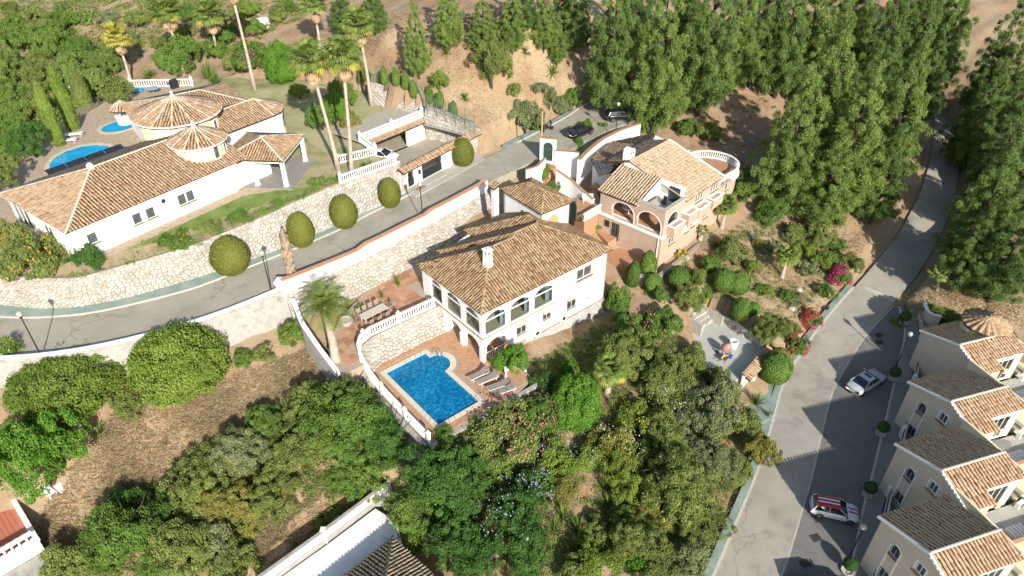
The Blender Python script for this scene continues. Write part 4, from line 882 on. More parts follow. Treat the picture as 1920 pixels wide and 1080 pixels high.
balustrade(b2, [(-9.55, 3.7, 1.3), (-9.25, 2.6, .25), (-9.2, -1.2, .02), (-9.2, -4.7, .02)], post_at=[(-9.6, 3.8, 1.5), (-9.25, 2.5, .2), (-9.2, -1.2, 0), (-9.2, -4.7, 0)])
ledge = MB(); ledge.solid([(-9.9, 3.9, -3), (-9.4, 3.9, -3), (-9.4, -5.1, -3), (-9.9, -5.1, -3)], (0, 0, 2.95)); ledge.solid([(-9.4, -5.0, -3), (2.4, -5.0, -3), (2.4, -5.3, -3), (-9.4, -5.3, -3)], (0, 0, 2.97)); tag(ledge.xf(FM.M).build('deck_retaining_wall', WEATHERED), 'weathered retaining wall under the left and front edge of the pool deck', 'wall')
b3 = thing('balustrade', 'short curved white balustrade at the steps beside the sun loungers', 'balustrade', tuple(FM.o), FM.a)
balustrade(b3, [(.5, -2.8, .02), (.9, -2.2, .02), (1.5, -2.0, .02), (2.1, -2.3, -.3), (2.6, -2.9, -.7)], .9, post_at=[(2.6, -2.95, -.75)])
# ------------------------------------------------------------------ walls along the near side of the upper street
par = offset(UP_NEAR, .95); parz = par.copy()
def wall_line(name, label, P, th, z_lo, z_hi, mat, cope=None, ch=.08, cw=.06, step=None):
    """upright wall of thickness th to the right of the line; z_lo/z_hi per point"""
    t = thing(name, label, 'wall', tuple(P[len(P) // 2])); inv = Vector(P[len(P) // 2]); Q = offset(P, th); n = len(P); m = MB()
    z_lo = np.broadcast_to(z_lo, n); z_hi = np.broadcast_to(z_hi, n)
    for A_, z in ((P, z_lo), (Q, z_lo), (Q, z_hi), (P, z_hi)): m.v += [tuple(Vector((A_[i][0], A_[i][1], z[i])) - inv) for i in range(n)]
    for i in range(n - 1):
        for a, b in ((0, 1), (1, 2), (2, 3), (3, 0)): m.f.append((a * n + i, b * n + i, b * n + i + 1, a * n + i + 1))
    m.f += [(0, n, 2 * n, 3 * n), (n - 1, 4 * n - 1, 3 * n - 1, 2 * n - 1)]; m.c = [.5] * len(m.f); m.build('wall_body', mat, t)
    if cope:
        A_, B_ = offset(P, -cw), offset(P, th + cw); m = MB()
        for A2, dz in ((A_, 0), (B_, 0), (B_, ch), (A_, ch)): m.v += [tuple(Vector((A2[i][0], A2[i][1], z_hi[i] + .003 + dz)) - inv) for i in range(n)]
        for i in range(n - 1):
            for a, b in ((0, 1), (1, 2), (2, 3), (3, 0)): m.f.append((a * n + i, b * n + i, b * n + i + 1, a * n + i + 1))
        m.f += [(0, n, 2 * n, 3 * n), (n - 1, 4 * n - 1, 3 * n - 1, 2 * n - 1)]; m.c = [.5] * len(m.f); m.build('coping', cope, t)
    return t
SPL = 42; ENDW = 66
ix = [i for i in range(N_UP) if PJ(par[i])[0] < 548]; SPL = ix[-1]
ix = [i for i in range(N_UP) if PJ(par[i] + [0, 0, 1.3])[0] < 915]; ENDW = ix[-1]
lp_ = par[:SPL + 1]; t = wall_line('street_wall', 'low weathered white wall along the left bend of the upper street', lp_, .3, lp_[:, 2] - 4.6, lp_[:, 2] + .55, WEATHERED, WHITE, .1)
# rough battered skirt below the low wall
A_ = offset(lp_, .32); B_ = offset(lp_, 1.3); mm = MB(); n = len(A_)
for i in range(n): mm.v.append(tuple(A_[i] + [0, 0, .2])); 
for i in range(n): mm.v.append((B_[i][0], B_[i][1], A_[i][2] - 4.8))
for i in range(n - 1): mm.f.append((i, i + 1, n + i + 1, n + i))
mm.c = [.5] * len(mm.f); o = mm.build('wall_skirt', WEATHERED, t); o.location = -Vector(lp_[len(lp_) // 2])
rp_ = par[SPL:ENDW + 1]; zt = rp_[:, 2] + 1.35; zt = np.array([zt[(k // 9) * 9] for k in range(len(zt))])
wall_line('street_wall', 'tall white wall with terracotta coping between the upper street and the villa', rp_, .32, rp_[:, 2] - 3.2, zt, WHITE, REDC, .1, .1)
st = thing('stone_wall', 'pale rubble retaining wall behind the villa terrace below the white street wall', 'wall', tuple(par[SPL + 5]))
q0 = resample(offset(par, .34)[SPL:ENDW + 3], 60); ft = q0.copy(); ft = offset(q0, 1.1); ft[:, 2] = 2.5; tp = q0.copy(); tp[:, 2] = q0[:, 2] - .1
stone_face(st, ft, tp, .45, STONE, 300, 21, thick=.5)
# dividing wall running downhill from the street
dv = resample([W(u, v, z) for u, v, z in ((552, 560, 5.2), (570, 606, 4.6), (600, 650, 3.6), (640, 702, 2.4))], 20)
wall_line('garden_wall', 'white dividing wall running downhill beside the leaning palm', dv, .3, dv[:, 2] - 3.5, dv[:, 2], WEATHERED, WHITE, .08, .05)
m = MB(); m.obox((0, 0), .75, .75, -4.8, 1.2); m.obox((0, 0), .95, .95, 1.2, 1.35); m.obox((0, 0), .7, .7, 1.35, 1.45); o = m.build('wall_pier', WHITE); o.location = tuple(par[SPL]); tag(o, 'square white pier where the low and tall street walls meet', 'pier')

# ------------------------------------------------------------------ entrance court, garage and gate of the large villa
gc = emp('entrance_court', FL)
m = MB(); m.solid([(x, y, 5.2) for x, y in ((31.2, -10.0), (44.2, -10.4), (45.0, -3), (43.6, 3.5), (33.2, 3.5), (33.2, -1.6), (31.9, -5.4))], (0, 0, .86)); m.build('court_paving', pm('court_stone', [(.30, .265, .20), (.43, .385, .30)], .9, 1.5, .3, 10, attr=.4), gc)
m = MB(); m.solid([(30.8, -12.2, 5.0), (43.2, -12.6, 5.0), (44.2, -10.4, 5.0), (31.2, -10.2, 5.0)], (0, 0, 1.1)); m.build('gate_apron', CONC, gc)
gt = house('gate_wall', 'stone and white gate wall with tiled coping, arched door and wide driveway gate', FL, cat='gate wall')
g0, g1 = (30.9, -10.15), (44.6, -10.35)
wall(gt, g0, g1, 5.0, 8.55, .45, [(.95, 2.1, 6.08, 8.15, .55), (3.35, 6.95, 6.08, 8.2, 0)], WHITE)
for a, b in ((8.55, 13.7), (-.05, .7)):
    F0 = resample([FL.w(g0[0] + a, g0[1] - .04 - .0146 * a, 6.0), FL.w(g0[0] + b, g0[1] - .04 - .0146 * b, 6.0)], 12); T0 = F0.copy(); T0[:, 2] = 8.5
    stone_face(gt, F0, T0, .5, STONE, 60, 31 + int(b), bed=False)
roof_slope(gt, [(30.7, -10.75, 8.5), (44.8, -10.95, 8.5), (44.8, -10.1, 8.85), (30.7, -9.9, 8.85)], TILE_RED, seed=70)
def iron_gate(parent, p0, p1, hole, n):
    a, b = Vector((p0[0], p0[1], 0)), Vector((p1[0], p1[1], 0)); e = (b - a).normalized(); inn = Vector((-e.y, e.x, 0)) * .2; s0, s1, z0, z1, ar = hole; m = MB(); P3 = lambda s, z: a + e * s + inn + Vector((0, 0, z))
    for k in range(n + 1):
        s = s0 + (s1 - s0) * k / n; c = (s0 + s1) / 2; zt = z1 if not ar else z1 - ar + ar * math.sqrt(max(0, 1 - ((s - c) / ((s1 - s0) / 2)) ** 2)); m.tube([P3(s, z0), P3(s, zt)], .022, 4)
        if k < n and not ar: m.tube([P3(s, z0 + .9), P3(s + (s1 - s0) / n, z1)], .014, 4)
    for z in (z0 + .05, z0 + .9, z1 - (ar or .05)): m.tube([P3(s0, z), P3(s1, z)], .03, 4)
    m.solid([P3(s0, z0 + .05), P3(s1, z0 + .05), P3(s1, z0 + .85), P3(s0, z0 + .85)], inn * .1); return m.build('iron_gate', METAL, parent)
iron_gate(gt, g0, g1, (.95, 2.1, 6.08, 8.15, .55), 8); iron_gate(gt, g0, g1, (3.35, 6.95, 6.08, 8.2, 0), 26)
m = MB(); m.box(32.0, 33.4, -11.6, -10.9, 6.10, 6.13); tag(m.xf(FL.M).build('door_mat', TERRA), 'terracotta doormat in front of the arched gate', 'doormat')
m = MB(); m.box(31.2, 31.5, -10.3, -10.15, 6.9, 7.5); m.build('letter_box', PLASTIC, gt); m = MB(); m.box(33.6, 33.85, -10.4, -10.2, 7.2, 7.7); m.build('intercom', METAL, gt)
ga = house('garage', 'white open garage under a balustraded deck in the entrance court', FL, cat='garage')
wall(ga, (33.3, -1.7), (43.6, -2.4), 6.0, 8.95, .3, [(1.6, 7.2, 6.06, 8.3, 0)], WHITE)
m = MB(); m.solid([(33.2, -1.75, 8.98), (43.7, -2.45, 8.98), (43.6, 3.6, 8.98), (33.2, 3.6, 8.98)], (0, 0, .12)); m.build('deck_slab', MATS['court_stone'], ga)
roof_slope(ga, [(33.1, -2.45, 8.7), (43.9, -3.15, 8.7), (43.9, -2.45, 8.98), (33.1, -1.75, 8.98)], TILE_RED, seed=71)
b4 = thing('balustrade', 'white balustrade on the deck above the open garage', 'balustrade', tuple(FL.o), FL.a)
balustrade(b4, [(31.9, -5.3, 9.1), (33.2, -1.5, 9.1), (38.3, -1.85, 9.1), (43.5, -2.2, 9.1)], .95, post_at=[(33.2, -1.5, 9.1), (38.3, -1.85, 9.1), (43.5, -2.2, 9.1), (31.9, -5.3, 9.1)])
b5 = thing('balustrade', 'white balustrade left of the entrance court behind the tall palm', 'balustrade', tuple(FL.o), FL.a)
balustrade(b5, [(27.6, -3.6, 9.0), (31.9, -5.4, 9.0)], .95, post_at=[(27.6, -3.6, 9.0)])
b6 = thing('balustrade', 'low white balustrade along the street wall by the court', 'balustrade', tuple(FL.o), FL.a)
balustrade(b6, [(24.5, -7.4, 9.0), (31.4, -8.9, 9.0)], .9, post_at=[(31.4, -8.9, 9.0), (24.5, -7.4, 9.0)])
cw = thing('stone_wall', 'pale stone wall at the back of the entrance court', 'wall', tuple(FL.w(44.5, -6, 6)))
F0 = resample([FL.w(43.7, -2.4, 6.0), FL.w(44.6, -6, 6.0), FL.w(45.0, -10.3, 6.0)], 16); T0 = resample([FL.w(43.8, -2.4, 9.2), FL.w(44.9, -6, 9.2), FL.w(45.3, -10.3, 8.8)], 16)
stone_face(cw, F0, T0, .5, STONE, 80, 41, thick=.4)
cw = thing('stone_wall', 'whitish stone wall behind the garage deck below the wire fence', 'wall', tuple(FL.w(40, 9, 9)))
F0 = resample([W(u, v, 8.7) for u, v in ((690, 195), (730, 205), (790, 222))], 16); T0 = resample([W(u, v, 11.0) for u, v in ((688, 152), (735, 162), (795, 180))], 16)
stone_face(cw, F0, T0, .5, STONE, 80, 43, thick=.5)
cw = thing('stone_wall', 'stone wall rising behind the court below the brown hillside', 'wall', tuple(FL.w(46, -4, 9)))
F0 = resample([W(u, v, 8.6) for u, v in ((795, 232), (840, 243), (885, 255))], 14); T0 = resample([W(u, v, 10.4) for u, v in ((797, 196), (842, 210), (886, 232))], 14)
stone_face(cw, F0, T0, .5, STONE, 60, 45, thick=.5)

# ------------------------------------------------------------------ the large villa on the left
lv = house('large_villa', 'sprawling white villa with conical tile towers and long hipped roof above the street', FL)
l0, l1 = (.4, .4), (17.2, .4)
HLv = [(1.2, 2.1, 9.9, 10.95, 0), (5.5, 6.4, 9.9, 11.0, 0), (6.85, 7.75, 9.9, 11.0, 0), (10.2, 11.1, 9.85, 11.0, 0), (11.15, 12.0, 9.85, 11.0, 0)]
wall(lv, l0, l1, 8.6, 12.0, .3, HLv, WHITE)
for h in HLv: fill(lv, l0, l1, h, DGLASS, WHITE2, 1, sill=GREENP)
ll0, ll1 = (.4, 12.2), (.4, .7)
HLl = [(.4, 3.6, 8.9, 11.3, 0), (6.2, 7.9, 9.9, 10.9, 0)]
wall(lv, ll0, ll1, 8.6, 12.0, .3, HLl, WHITE); fill(lv, ll0, ll1, HLl[0], GLASS, WHITE2, 3); fill(lv, ll0, ll1, HLl[1], DGLASS, WHITE2, 2, sill=GREENP)
wall(lv, (17.2, 12.2), (.4, 12.2), 8.6, 12.0, .3, [(3, 7, 8.9, 11.2, 0), (9, 12, 8.9, 11.2, 0)], WHITE)
m = MB(); m.box(1, 17, 1, 12, 8.8, 8.9); m.build('inner_floor', INFLOOR, lv)
m = MB(); m.box(6, 6.2, .8, 12, 8.9, 12); m.build('inner_wall', WHITE, lv)
ac_unit(lv, (9.0, .22, 10.95), 0)
kL = .317
hip_rect(lv, 0, 19, 0, 12.6, 12.0, kL, TILE_PALE, True, False, 'x', 80, MORTAR)
m = MB(); m.box(.05, 17.5, .02, .1, 11.86, 11.97); m.box(.02, .05, .05, 12.5, 11.86, 11.97); m.build('eave_board', WHITE2, lv)
m = MB(); m.obox((6.3, 6.3), .5, .5, 13.8, 14.35); m.lathe([(.2, 14.35), (.25, 14.45), (.05, 14.6)], (6.3, 6.3, 0), 8); m.build('ridge_finial', WHITE2, lv)
def tower(c, r, z0, ze, za, rr, n, seed, win):
    m = MB(); m.lathe([(r, z0), (r, ze)], (*c, 0), 28); m.build('tower_wall', CREAM, lv, True)
    cone_roof(lv, c, rr, ze - .05, za, TILE_PALE, n, seed)
    m = MB(); m.lathe([(.12, za - .1), (.22, za + .1), (.12, za + .25), (.16, za + .4), (.03, za + .6)], (*c, 0), 8); m.build('finial', WHITE2, lv)
    m = MB(); m.lathe([(rr + .02, ze - .12), (rr + .04, ze - .02), (rr - .15, ze), (rr - .15, ze - .12)], (*c, 0), 28); m.build('eave_ring', WHITE2, lv)
    for a, w, za_, zb_ in win:
        ca, sa = math.cos(a), math.sin(a); p = Vector((c[0] + (r + .02) * ca, c[1] + (r + .02) * sa, 0)); e = Vector((-sa, ca, 0)); o = Vector((ca, sa, 0))
        lp = arch_loop(-w / 2, w / 2, za_, zb_, w / 2); m = MB()
        for p1, p2 in zip(lp, lp[1:] + lp[:1]):
            cc = (0, (za_ + zb_) / 2); g = lambda q: (q[0] * 1.3, cc[1] + (q[1] - cc[1]) * 1.12); m.solid([p + e * x + Vector((0, 0, z)) for x, z in (p1, p2, g(p2), g(p1))], o * .06)
        wn = m.build('window', WHITE2, lv); m = MB(); m.solid([p + e * x + Vector((0, 0, z)) for x, z in lp], o * .015); m.build('pane', DGLASS, wn)
tower((16.2, 3.9), 2.55, 11.5, 14.15, 15.5, 2.95, 12, 90, [(R(-85), .55, 12.6, 14.0), (R(-52), .55, 12.6, 14.0)])
tower((19.0, 11.7), 4.1, 9, 14.45, 16.2, 4.75, 14, 110, [(R(-60), .6, 12.0, 13.6)])
m = MB(); m.box(17.4, 21.8, .6, 8, 8.6, 11.9); m.build('wall', WHITE, lv)
# porch on white columns, turned against the house
pr = put('porch', None, lv, loc=(20.6, -3.5, 0), rz=R(31)); pr['label'] = 'tiled entrance porch on white columns'
hip_rect(pr, 0, 7.0, 0, 6.6, 11.9, .34, TILE_PALE, True, True, 'y', 130, MORTAR)
m = MB(); m.box(0.1, 6.9, .05, .25, 11.6, 11.85); m.box(6.7, 6.9, .25, 6.4, 11.6, 11.85); m.box(.1, .3, .25, 6.4, 11.6, 11.85); m.build('beam', WHITE2, pr)
for x, y in ((.3, .25), (6.6, .25), (6.6, 3.6), (.3, 3.4)): m = MB(); m.obox((x, y), .38, .38, 8.8, 11.6); m.obox((x, y), .5, .5, 8.8, 9.0); m.build('column', WHITE2, pr)
m = MB(); m.box(-.4, 7.2, -.6, 6.4, 8.8, 8.93); m.build('porch_floor', PAVE, pr); m = MB(); m.box(.2, 6.6, 5.6, 6.3, 8.9, 11.7); m.build('wall', WHITE, pr); m = MB(); m.box(2.2, 4.2, 5.5, 5.6, 8.95, 11.1); m.build('door', DGLASS, pr)
# garden-side wing with round bay, and the long rear roof
m = MB(); m.box(21.5, 28.2, 7.6, 13.5, 8.6, 12.0); m.build('wall', WHITE, lv)
m = MB(); m.lathe([(3.0, 8.6), (3.0, 12.0)], (28.2, 10.6, 0), 24); m.build('round_bay', WHITE, lv)
roof_slope(lv, [(21.5, 7.3, 12.0), (28.2, 7.3, 12.0), (28.2, 10.6, 13.3), (21.5, 10.6, 13.3)], TILE_PALE, seed=140); roof_slope(lv, [(28.2, 13.9, 12.0), (21.5, 13.9, 12.0), (21.5, 10.6, 13.3), (28.2, 10.6, 13.3)], TILE_PALE, seed=141)
cone_roof(lv, (28.2, 10.6), 3.3, 12.0, 13.3, TILE_PALE, 8, 150, -math.pi / 2, math.pi / 2)
caps(lv, [((22, 10.6, 13.3), (28.2, 10.6, 13.3))], MORTAR, .14)
for a in (R(-50), R(-25)):
    ca, sa = math.cos(a), math.sin(a); p = Vector((28.2 + 3.02 * ca, 10.6 + 3.02 * sa, 0)); e = Vector((-sa, ca, 0)); m = MB(); m.solid([p + e * x + Vector((0, 0, z)) for x, z in arch_loop(-.25, .25, 9.8, 11.3, .25)], Vector((ca, sa, 0)) * .03); m.build('window', DGLASS, lv)
rw = put('rear_wing', None, lv, loc=(17.0, 17.7, 0), rz=R(-17.6))
m = MB(); m.box(.5, 12.4, .5, 7.9, 8.6, 12.0); m.build('wall', WHITE, rw)
hip_rect(rw, 0, 12.9, 0, 8.4, 12.0, .26, TILE_PALE, True, True, 'x', 160, MORTAR)
# terrace paving of the villa, kidney pool, round plunge pool, solar panels
pv = emp('villa_terrace', FL)
m = MB(); m.solid([(x, y, 8.5) for x, y in ((3.9, 24.1), (-6, 16.9), (-3, 13), (.3, 12.8), (17, 12.8), (17.4, 20), (24, 26), (33.5, 26), (32.7, 34.3), (28.4, 40.2), (16.8, 33.5))], (0, 0, .36))
FLAGM = pm('flag_paving', [(.26, .19, .13), (.37, .28, .19), (.45, .35, .25), (.34, .29, .23)], .9, 2.6, .4, 8, coord='World', detail=3); m.build('paving', FLAGM, pv)
def villa_pool(label, pts, cope_off, F, z):
    t = thing('swimming_pool', label, 'pool', tuple(F.o), F.a); P = smooth(np.array([(*p, 0) for p in pts]), 1)[:, :2]; c = P.mean(0); Q = c + (P - c) * cope_off
    m = MB(); n = len(P)
    for i in range(n):
        j = (i + 1) % n; m.solid([(*P[i], z), (*P[j], z), (*Q[j], z), (*Q[i], z)], (0, 0, .05))
    m.build('coping', pm('sand_coping', [(.52, .40, .26), (.60, .48, .33)], .85, 3), t)
    m = MB(); m.poly([(*p, z + .02) for p in P]); m.build('water', WATER2, t); return t
WATER2 = water_mat('villa_pool_water', (.02, .27, .48), (.04, .36, .58), 1.5, .0, .3, 1.01)
kp = [(7.9, 21.5), (8.6, 23.2), (9.8, 24.5), (11.6, 25.3), (13.2, 25.2), (14.6, 24.4), (15.4, 22.8), (15.3, 20.6), (13.8, 18.2), (11, 17.0), (8.6, 18.4), (7.8, 20)]
t = villa_pool('curved turquoise pool behind the long roof of the large villa', kp, 1.16, FL, 8.88)
for r in (1.8, 1.35, .9): m = MB(); m.solid([(11.3 + r * math.cos(R(100 + 15 * k)), 22.2 + r * math.sin(R(100 + 15 * k)) + 1.2, 8.905) for k in range(9)] + [(11.3 + (r - .25) * math.cos(R(220 - 15 * k)), 23.4 + (r - .25) * math.sin(R(220 - 15 * k)), 8.905) for k in range(9)], (0, 0, .004)); m.build('step', pm('pale_step', [(.06, .35, .50), (.10, .42, .56)], .5), t)
villa_pool('small curved plunge pool below the conical bar roof', [(19.3 + 1.9 * math.cos(2 * math.pi * k / 14) * (1.2), 27.2 + 1.9 * math.sin(2 * math.pi * k / 14)) for k in range(14)], 1.22, FL, 8.88)
sp = thing('solar_panels', 'dark solar panels leaning beside the curved pool', 'solar panel', tuple(FL.o), FL.a)
for k in range(4): x = 6.4 + 2.15 * k; m = MB(); m.solid([(x, 16.6, 9.5), (x + 2.05, 16.6, 9.5), (x + 2.05, 18.4, 10.3), (x, 18.4, 10.3)], (0, 0, .06)); m.build('panel', SOLAR, sp); m = MB(); m.tube([(x + 1, 18.2, 8.85), (x + 1, 18.2, 10.2)], .04, 4); m.tube([(x + 1, 16.7, 8.85), (x + 1, 16.7, 9.5)], .04, 4); m.build('support', METAL, sp)
pb = thing('pool_bar', 'round pool bar with conical tiled roof at the plunge pool', 'bar', tuple(FL.w(20.5, 27.6, 8.88)), FL.a)
cone_roof(pb, (0, 0), 1.55, 1.95, 2.9, TILE_RED, 10, 180)
m = MB(); m.lathe([(1.0, 0), (1.0, .95), (1.15, .95), (1.15, 1.02)], n=16); m.build('counter', WHITE2, pb)
for k in range(4): m = MB(); m.obox((.9 * math.cos(k * 1.57 + .6), .9 * math.sin(k * 1.57 + .6)), .16, .16, .9, 1.98); m.build('post', WHITE2, pb)
b7 = thing('balustrade', 'white balustrade at the far end of the large villa terrace behind the barbecue', 'balustrade', tuple(FL.o), FL.a)
balustrade(b7, [(28.2, 39.6, 8.88), (33.6, 33.0, 8.88)], 1.0, post_at=[(28.2, 39.6, 8.88), (33.6, 33.0, 8.88)], step=.34)
gf = thing('glass_fence', 'glass panel fence along the outer edge of the villa terrace', 'fence', tuple(FL.o), FL.a)
gp = [(-6, 17.1), (-1, 20.7), (4, 24.3), (8.2, 27.3), (12.4, 30.3), (16.8, 33.6), (20.6, 35.8), (24.4, 38), (28.2, 40)]
for a, b in zip(gp[:-1], gp[1:]):
    a, b = Vector((*a, 8.86)), Vector((*b, 8.86)); k = 3
    for q in range(k): p, r_ = a.lerp(b, q / k + .02), a.lerp(b, (q + 1) / k - .02); m = MB(); m.solid([p, r_, r_ + Vector((0, 0, 1.05)), p + Vector((0, 0, 1.05))], (.012, .012, 0)); m.build('glass_panel', TINTG, gf); m = MB(); m.tube([p, p + Vector((0, 0, 1.1))], .02, 4); m.build('post', STEEL, gf)
# strip of paving and lawn in front of the villa
m = MB(); m.solid([(x, y, 8.81) for x, y in ((.3, .4), (-.6, -.9), (16.8, -1.0), (19.5, -2.6), (20, -1), (17.5, .3))], (0, 0, .02)); struct(m.xf(FL.M).build('garden_path', FLAGM))
LAWNG = pm('lawn', [(.10, .16, .025), (.16, .22, .05), (.24, .27, .09)], .95, .6, .5, 12, coord='World')
m = MB(); m.solid([(x, y, 8.805) for x, y in ((4, -1.0), (16.8, -1.1), (20.5, -3.8), (23.5, -6.2), (19.5, -5.2), (12, -2.9), (6, -2.0))], (0, 0, .02)); struct(m.xf(FL.M).build('lawn', LAWNG))
m = MB(); m.solid([(x, y, 8.805) for x, y in ((28.5, -2.0), (32.8, 3.8), (43, 4), (46, 9), (44, 20), (36, 26), (33.5, 22), (33, 14), (32, 8), (30, 4))], (0, 0, .02)); struct(m.xf(FL.M).build('lawn', pm('dry_lawn', [(.24, .26, .09), (.36, .33, .16), (.45, .38, .23)], .95, .4, .5, 12, coord='World')))
# ------------------------------------------------------------------ row of beige houses on the lower road
TILE_SHADE = pm('tile_row_shaded', [(.40, .24, .125), (.56, .37, .21), (.64, .45, .28), (.46, .27, .14)], .85, 1.0, .25, 40, attr=.65)  # second copy of the row tile, coloured lighter and warmer for slopes in shade
ROW = [((1731, 621), 'beige row house beside the round turret, farthest up the lower road'), ((1709, 718), 'beige row house second down from the turret, behind the silver car'), ((1685, 835), 'beige row house third down from the turret with white dish beside its roof'), ((1655, 972), 'beige row house nearest the camera in the bottom right corner'), ((1618, 1135), 'beige row house mostly below the bottom edge of the picture')]
for i, ((u, v), lab) in enumerate(ROW[:4]):
    P = W(u, v, -.5); F = Frame((P.x, P.y, 0), 17.5)
    rh = house('row_house', lab, F); rh['group'] = 'beige row houses along the lower road'
    ga_, gb_ = (0, 0), (0, -6.88)
    ho = [(1.5, 2.3, -2.5, -1.35, .4), (1.5, 2.3, -5.4, -4.3, 0), (3.6, 4.3, -1.55, -.65, 0)] if i else []
    wall(rh, ga_, gb_, -7, 1, .25, ho, BEIGE, outline=[(0, -7), (6.88, -7), (6.88, -.27), (4.0, .78), (0, -.62)])
    for k, h in enumerate(ho): fill(rh, ga_, gb_, h, DGLASS, WHITE2, 2, bars=(5 if k != 2 else None), trans=False)
    if ho:
        m = MB(); m.box(-.05, 0, -1.5, -1.36, -5.5, -1.75); m.box(-.05, 0, -2.44, -2.3, -5.5, -1.75)
        for k in range(8):
            t0, t1 = math.pi * k / 8, math.pi * (k + 1) / 8; f = lambda t, r: (-.05, -1.9 - r * math.cos(t), -1.75 + r * math.sin(t)); m.solid([f(t0, .4), f(t1, .4), f(t1, .54), f(t0, .54)], (.05, 0, 0))
        m.box(-.05, 0, -3.56, -3.44, -1.65, -.5); m.box(-.05, 0, -4.46, -4.34, -1.65, -.5); m.box(-.05, 0, -4.34, -3.56, -.62, -.5); m.build('window_surround', WHITE2, rh)
        m = MB(); m.box(-.16, 0, -4.5, -3.4, -1.72, -1.6); m.box(-.14, 0, -2.3, -1.5, -2.62, -2.5); m.build('sill', BROWNW, rh)
    wall(rh, (9, -.0), (.25, 0), -7, -.62, .25, (), BEIGE)
    wall(rh, (.25, -6.88), (2.4, -6.88), -7, -.3, .25, [(.5, 1.6, -2.6, -1.0, 0)], CREAM); wall(rh, (2.4, -6.88), (2.4, -5.9), -7, -.1, .2, (), CREAM)
    wall(rh, (2.4, -5.75), (6.4, -5.75), -3.4, 0.0, .2, [(.4, 3.2, -3.3, -.7, 0)], WHITE); fill(rh, (2.4, -5.75), (6.4, -5.75), (.4, 3.2, -3.3, -.7, 0), GLASS, WHITE2, 4)
    m = MB(); m.box(.3, 8.8, -5.5, -.3, -3.6, -3.4); m.build('upper_floor', INFLOOR, rh)
    wall(rh, (6.4, -5.75), (6.4, 0), -7, .6, .2, (), CREAM)
    # balcony with ochre parapet and red coping
    m = MB(); m.box(2.4, 8.4, -9.2, -5.95, -3.62, -3.4); m.build('balcony_floor', CONC, rh)
    m = MB(); m.box(2.45, 8.4, -9.2, -9.0, -3.4, -2.45); m.box(8.2, 8.4, -9.0, -5.95, -3.4, -2.2); m.box(2.45, 2.65, -9.0, -7.2, -3.4, -2.45); m.build('parapet', YELLOW, rh)
    m = MB(); m.box(2.4, 8.45, -9.26, -8.95, -2.45, -2.36); m.box(8.14, 8.45, -8.95, -5.95, -2.2, -2.11); m.box(2.4, 2.7, -8.95, -7.2, -2.45, -2.36); m.build('coping', REDC, rh)
    m = MB(); m.box(2.4, 8.4, -9.15, -7.0, -7, -3.62); m.build('lower_wall', CREAM, rh)
    m = MB(); m.box(8.42, 15, -9.0, 0, -7, -4.4); m.build('rear_block', CREAM, rh)
    m = MB(); m.box(8.42, 15, -9.0, -8.8, -4.38, -3.5); m.box(14.8, 15, -8.8, 0, -4.38, -3.5); m.build('rear_parapet', WHITE, rh); m = MB(); m.box(8.42, 15.05, -9.05, -8.75, -3.5, -3.42); m.build('rear_coping', REDC, rh)
    m = MB(); m.box(4.2, 5.8, -8.6, -7.6, -3.39, -3.32)
    for k in range(5): m.box(4.25 + .32 * k, 4.45 + .32 * k, -8.6, -7.6, -3.32, -3.1)
    m.build('balcony_furniture', PLASTIC, rh)
    ac_unit(rh, (7.2, -6.3, -3.38), R(10))
    # roofs: slope in shade takes the lightened tile colour, lit slope red with a notch
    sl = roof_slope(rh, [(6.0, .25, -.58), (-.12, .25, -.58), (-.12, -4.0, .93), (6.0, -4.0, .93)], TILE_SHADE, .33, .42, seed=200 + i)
    roof_slope(rh, [(-.12, -7.05, -.18), (2.5, -7.05, -.18), (2.5, -4.0, .93), (-.12, -4.0, .93)], TILE_RED, .31, seed=210 + i)
    roof_slope(rh, [(2.5, -6.0, .20), (6.5, -6.0, .20), (6.0, -4.0, .93), (2.5, -4.0, .93)], TILE_RED, .31, seed=220 + i)
    caps(rh, [((-.12, -4.0, .95), (6.0, -4.0, .95))], MORTAR, .16, seed=i)
    m = MB(); m.solid([(-.2, .3, -.72), (-.2, -4.0, .80), (-.2, -7.1, -.33), (-.2, -7.1, -.13), (-.2, -4.0, 1.0), (-.2, .3, -.52)], (.14, 0, 0)); m.build('verge', WHITE2, rh)
    m = MB()
    for k in range(9): y = -4.25 - k * .33; m.box(-.30, -.06, y - .05, y + .05, .93 - (-4.0 - y) * .364 - .03, .93 - (-4.0 - y) * .364 + .09)
    m.build('verge_pegs', WHITE2, rh, kind='stuff')
    m = MB(); m.box(2.4, 2.9, -7.2, -7.0, -.6, -.2); m.build('eave_block', CREAM, rh)
    if i == 0:
        tu = (4.9, -2.2); m = MB(); m.lathe([(1.95, -3), (1.95, 1.05)], (*tu, 0), 26); m.build('turret_wall', BEIGE, rh, True)
        cone_roof(rh, tu, 2.15, 1.0, 1.75, TILE_PALE, 20, 400, pitch=.5, capr=.09, ridge=TILE_PALE); m = MB(); m.lathe([(.2, 1.65), (.22, 1.9), (.06, 2.2)], (*tu, 0), 8); m.build('finial', GREENM, rh)
    if i == 1: dish(rh, (2.9, -7.5, -1.9), .85, R(-150), R(30)); m = MB(); m.tube([(2.9, -7.5, -3.4), (2.9, -7.5, -1.95)], .05); m.build('dish_mast', STEEL, rh)
fwl = resample(offset(PK_R, 1.62), 90); fwl = fwl[[k for k in range(90) if 596 < PJ(fwl[k])[1] < 1150]]
nseg = 5; segn = len(fwl) // nseg
names = ['lowest', 'second lowest', 'middle', 'second highest', 'highest']
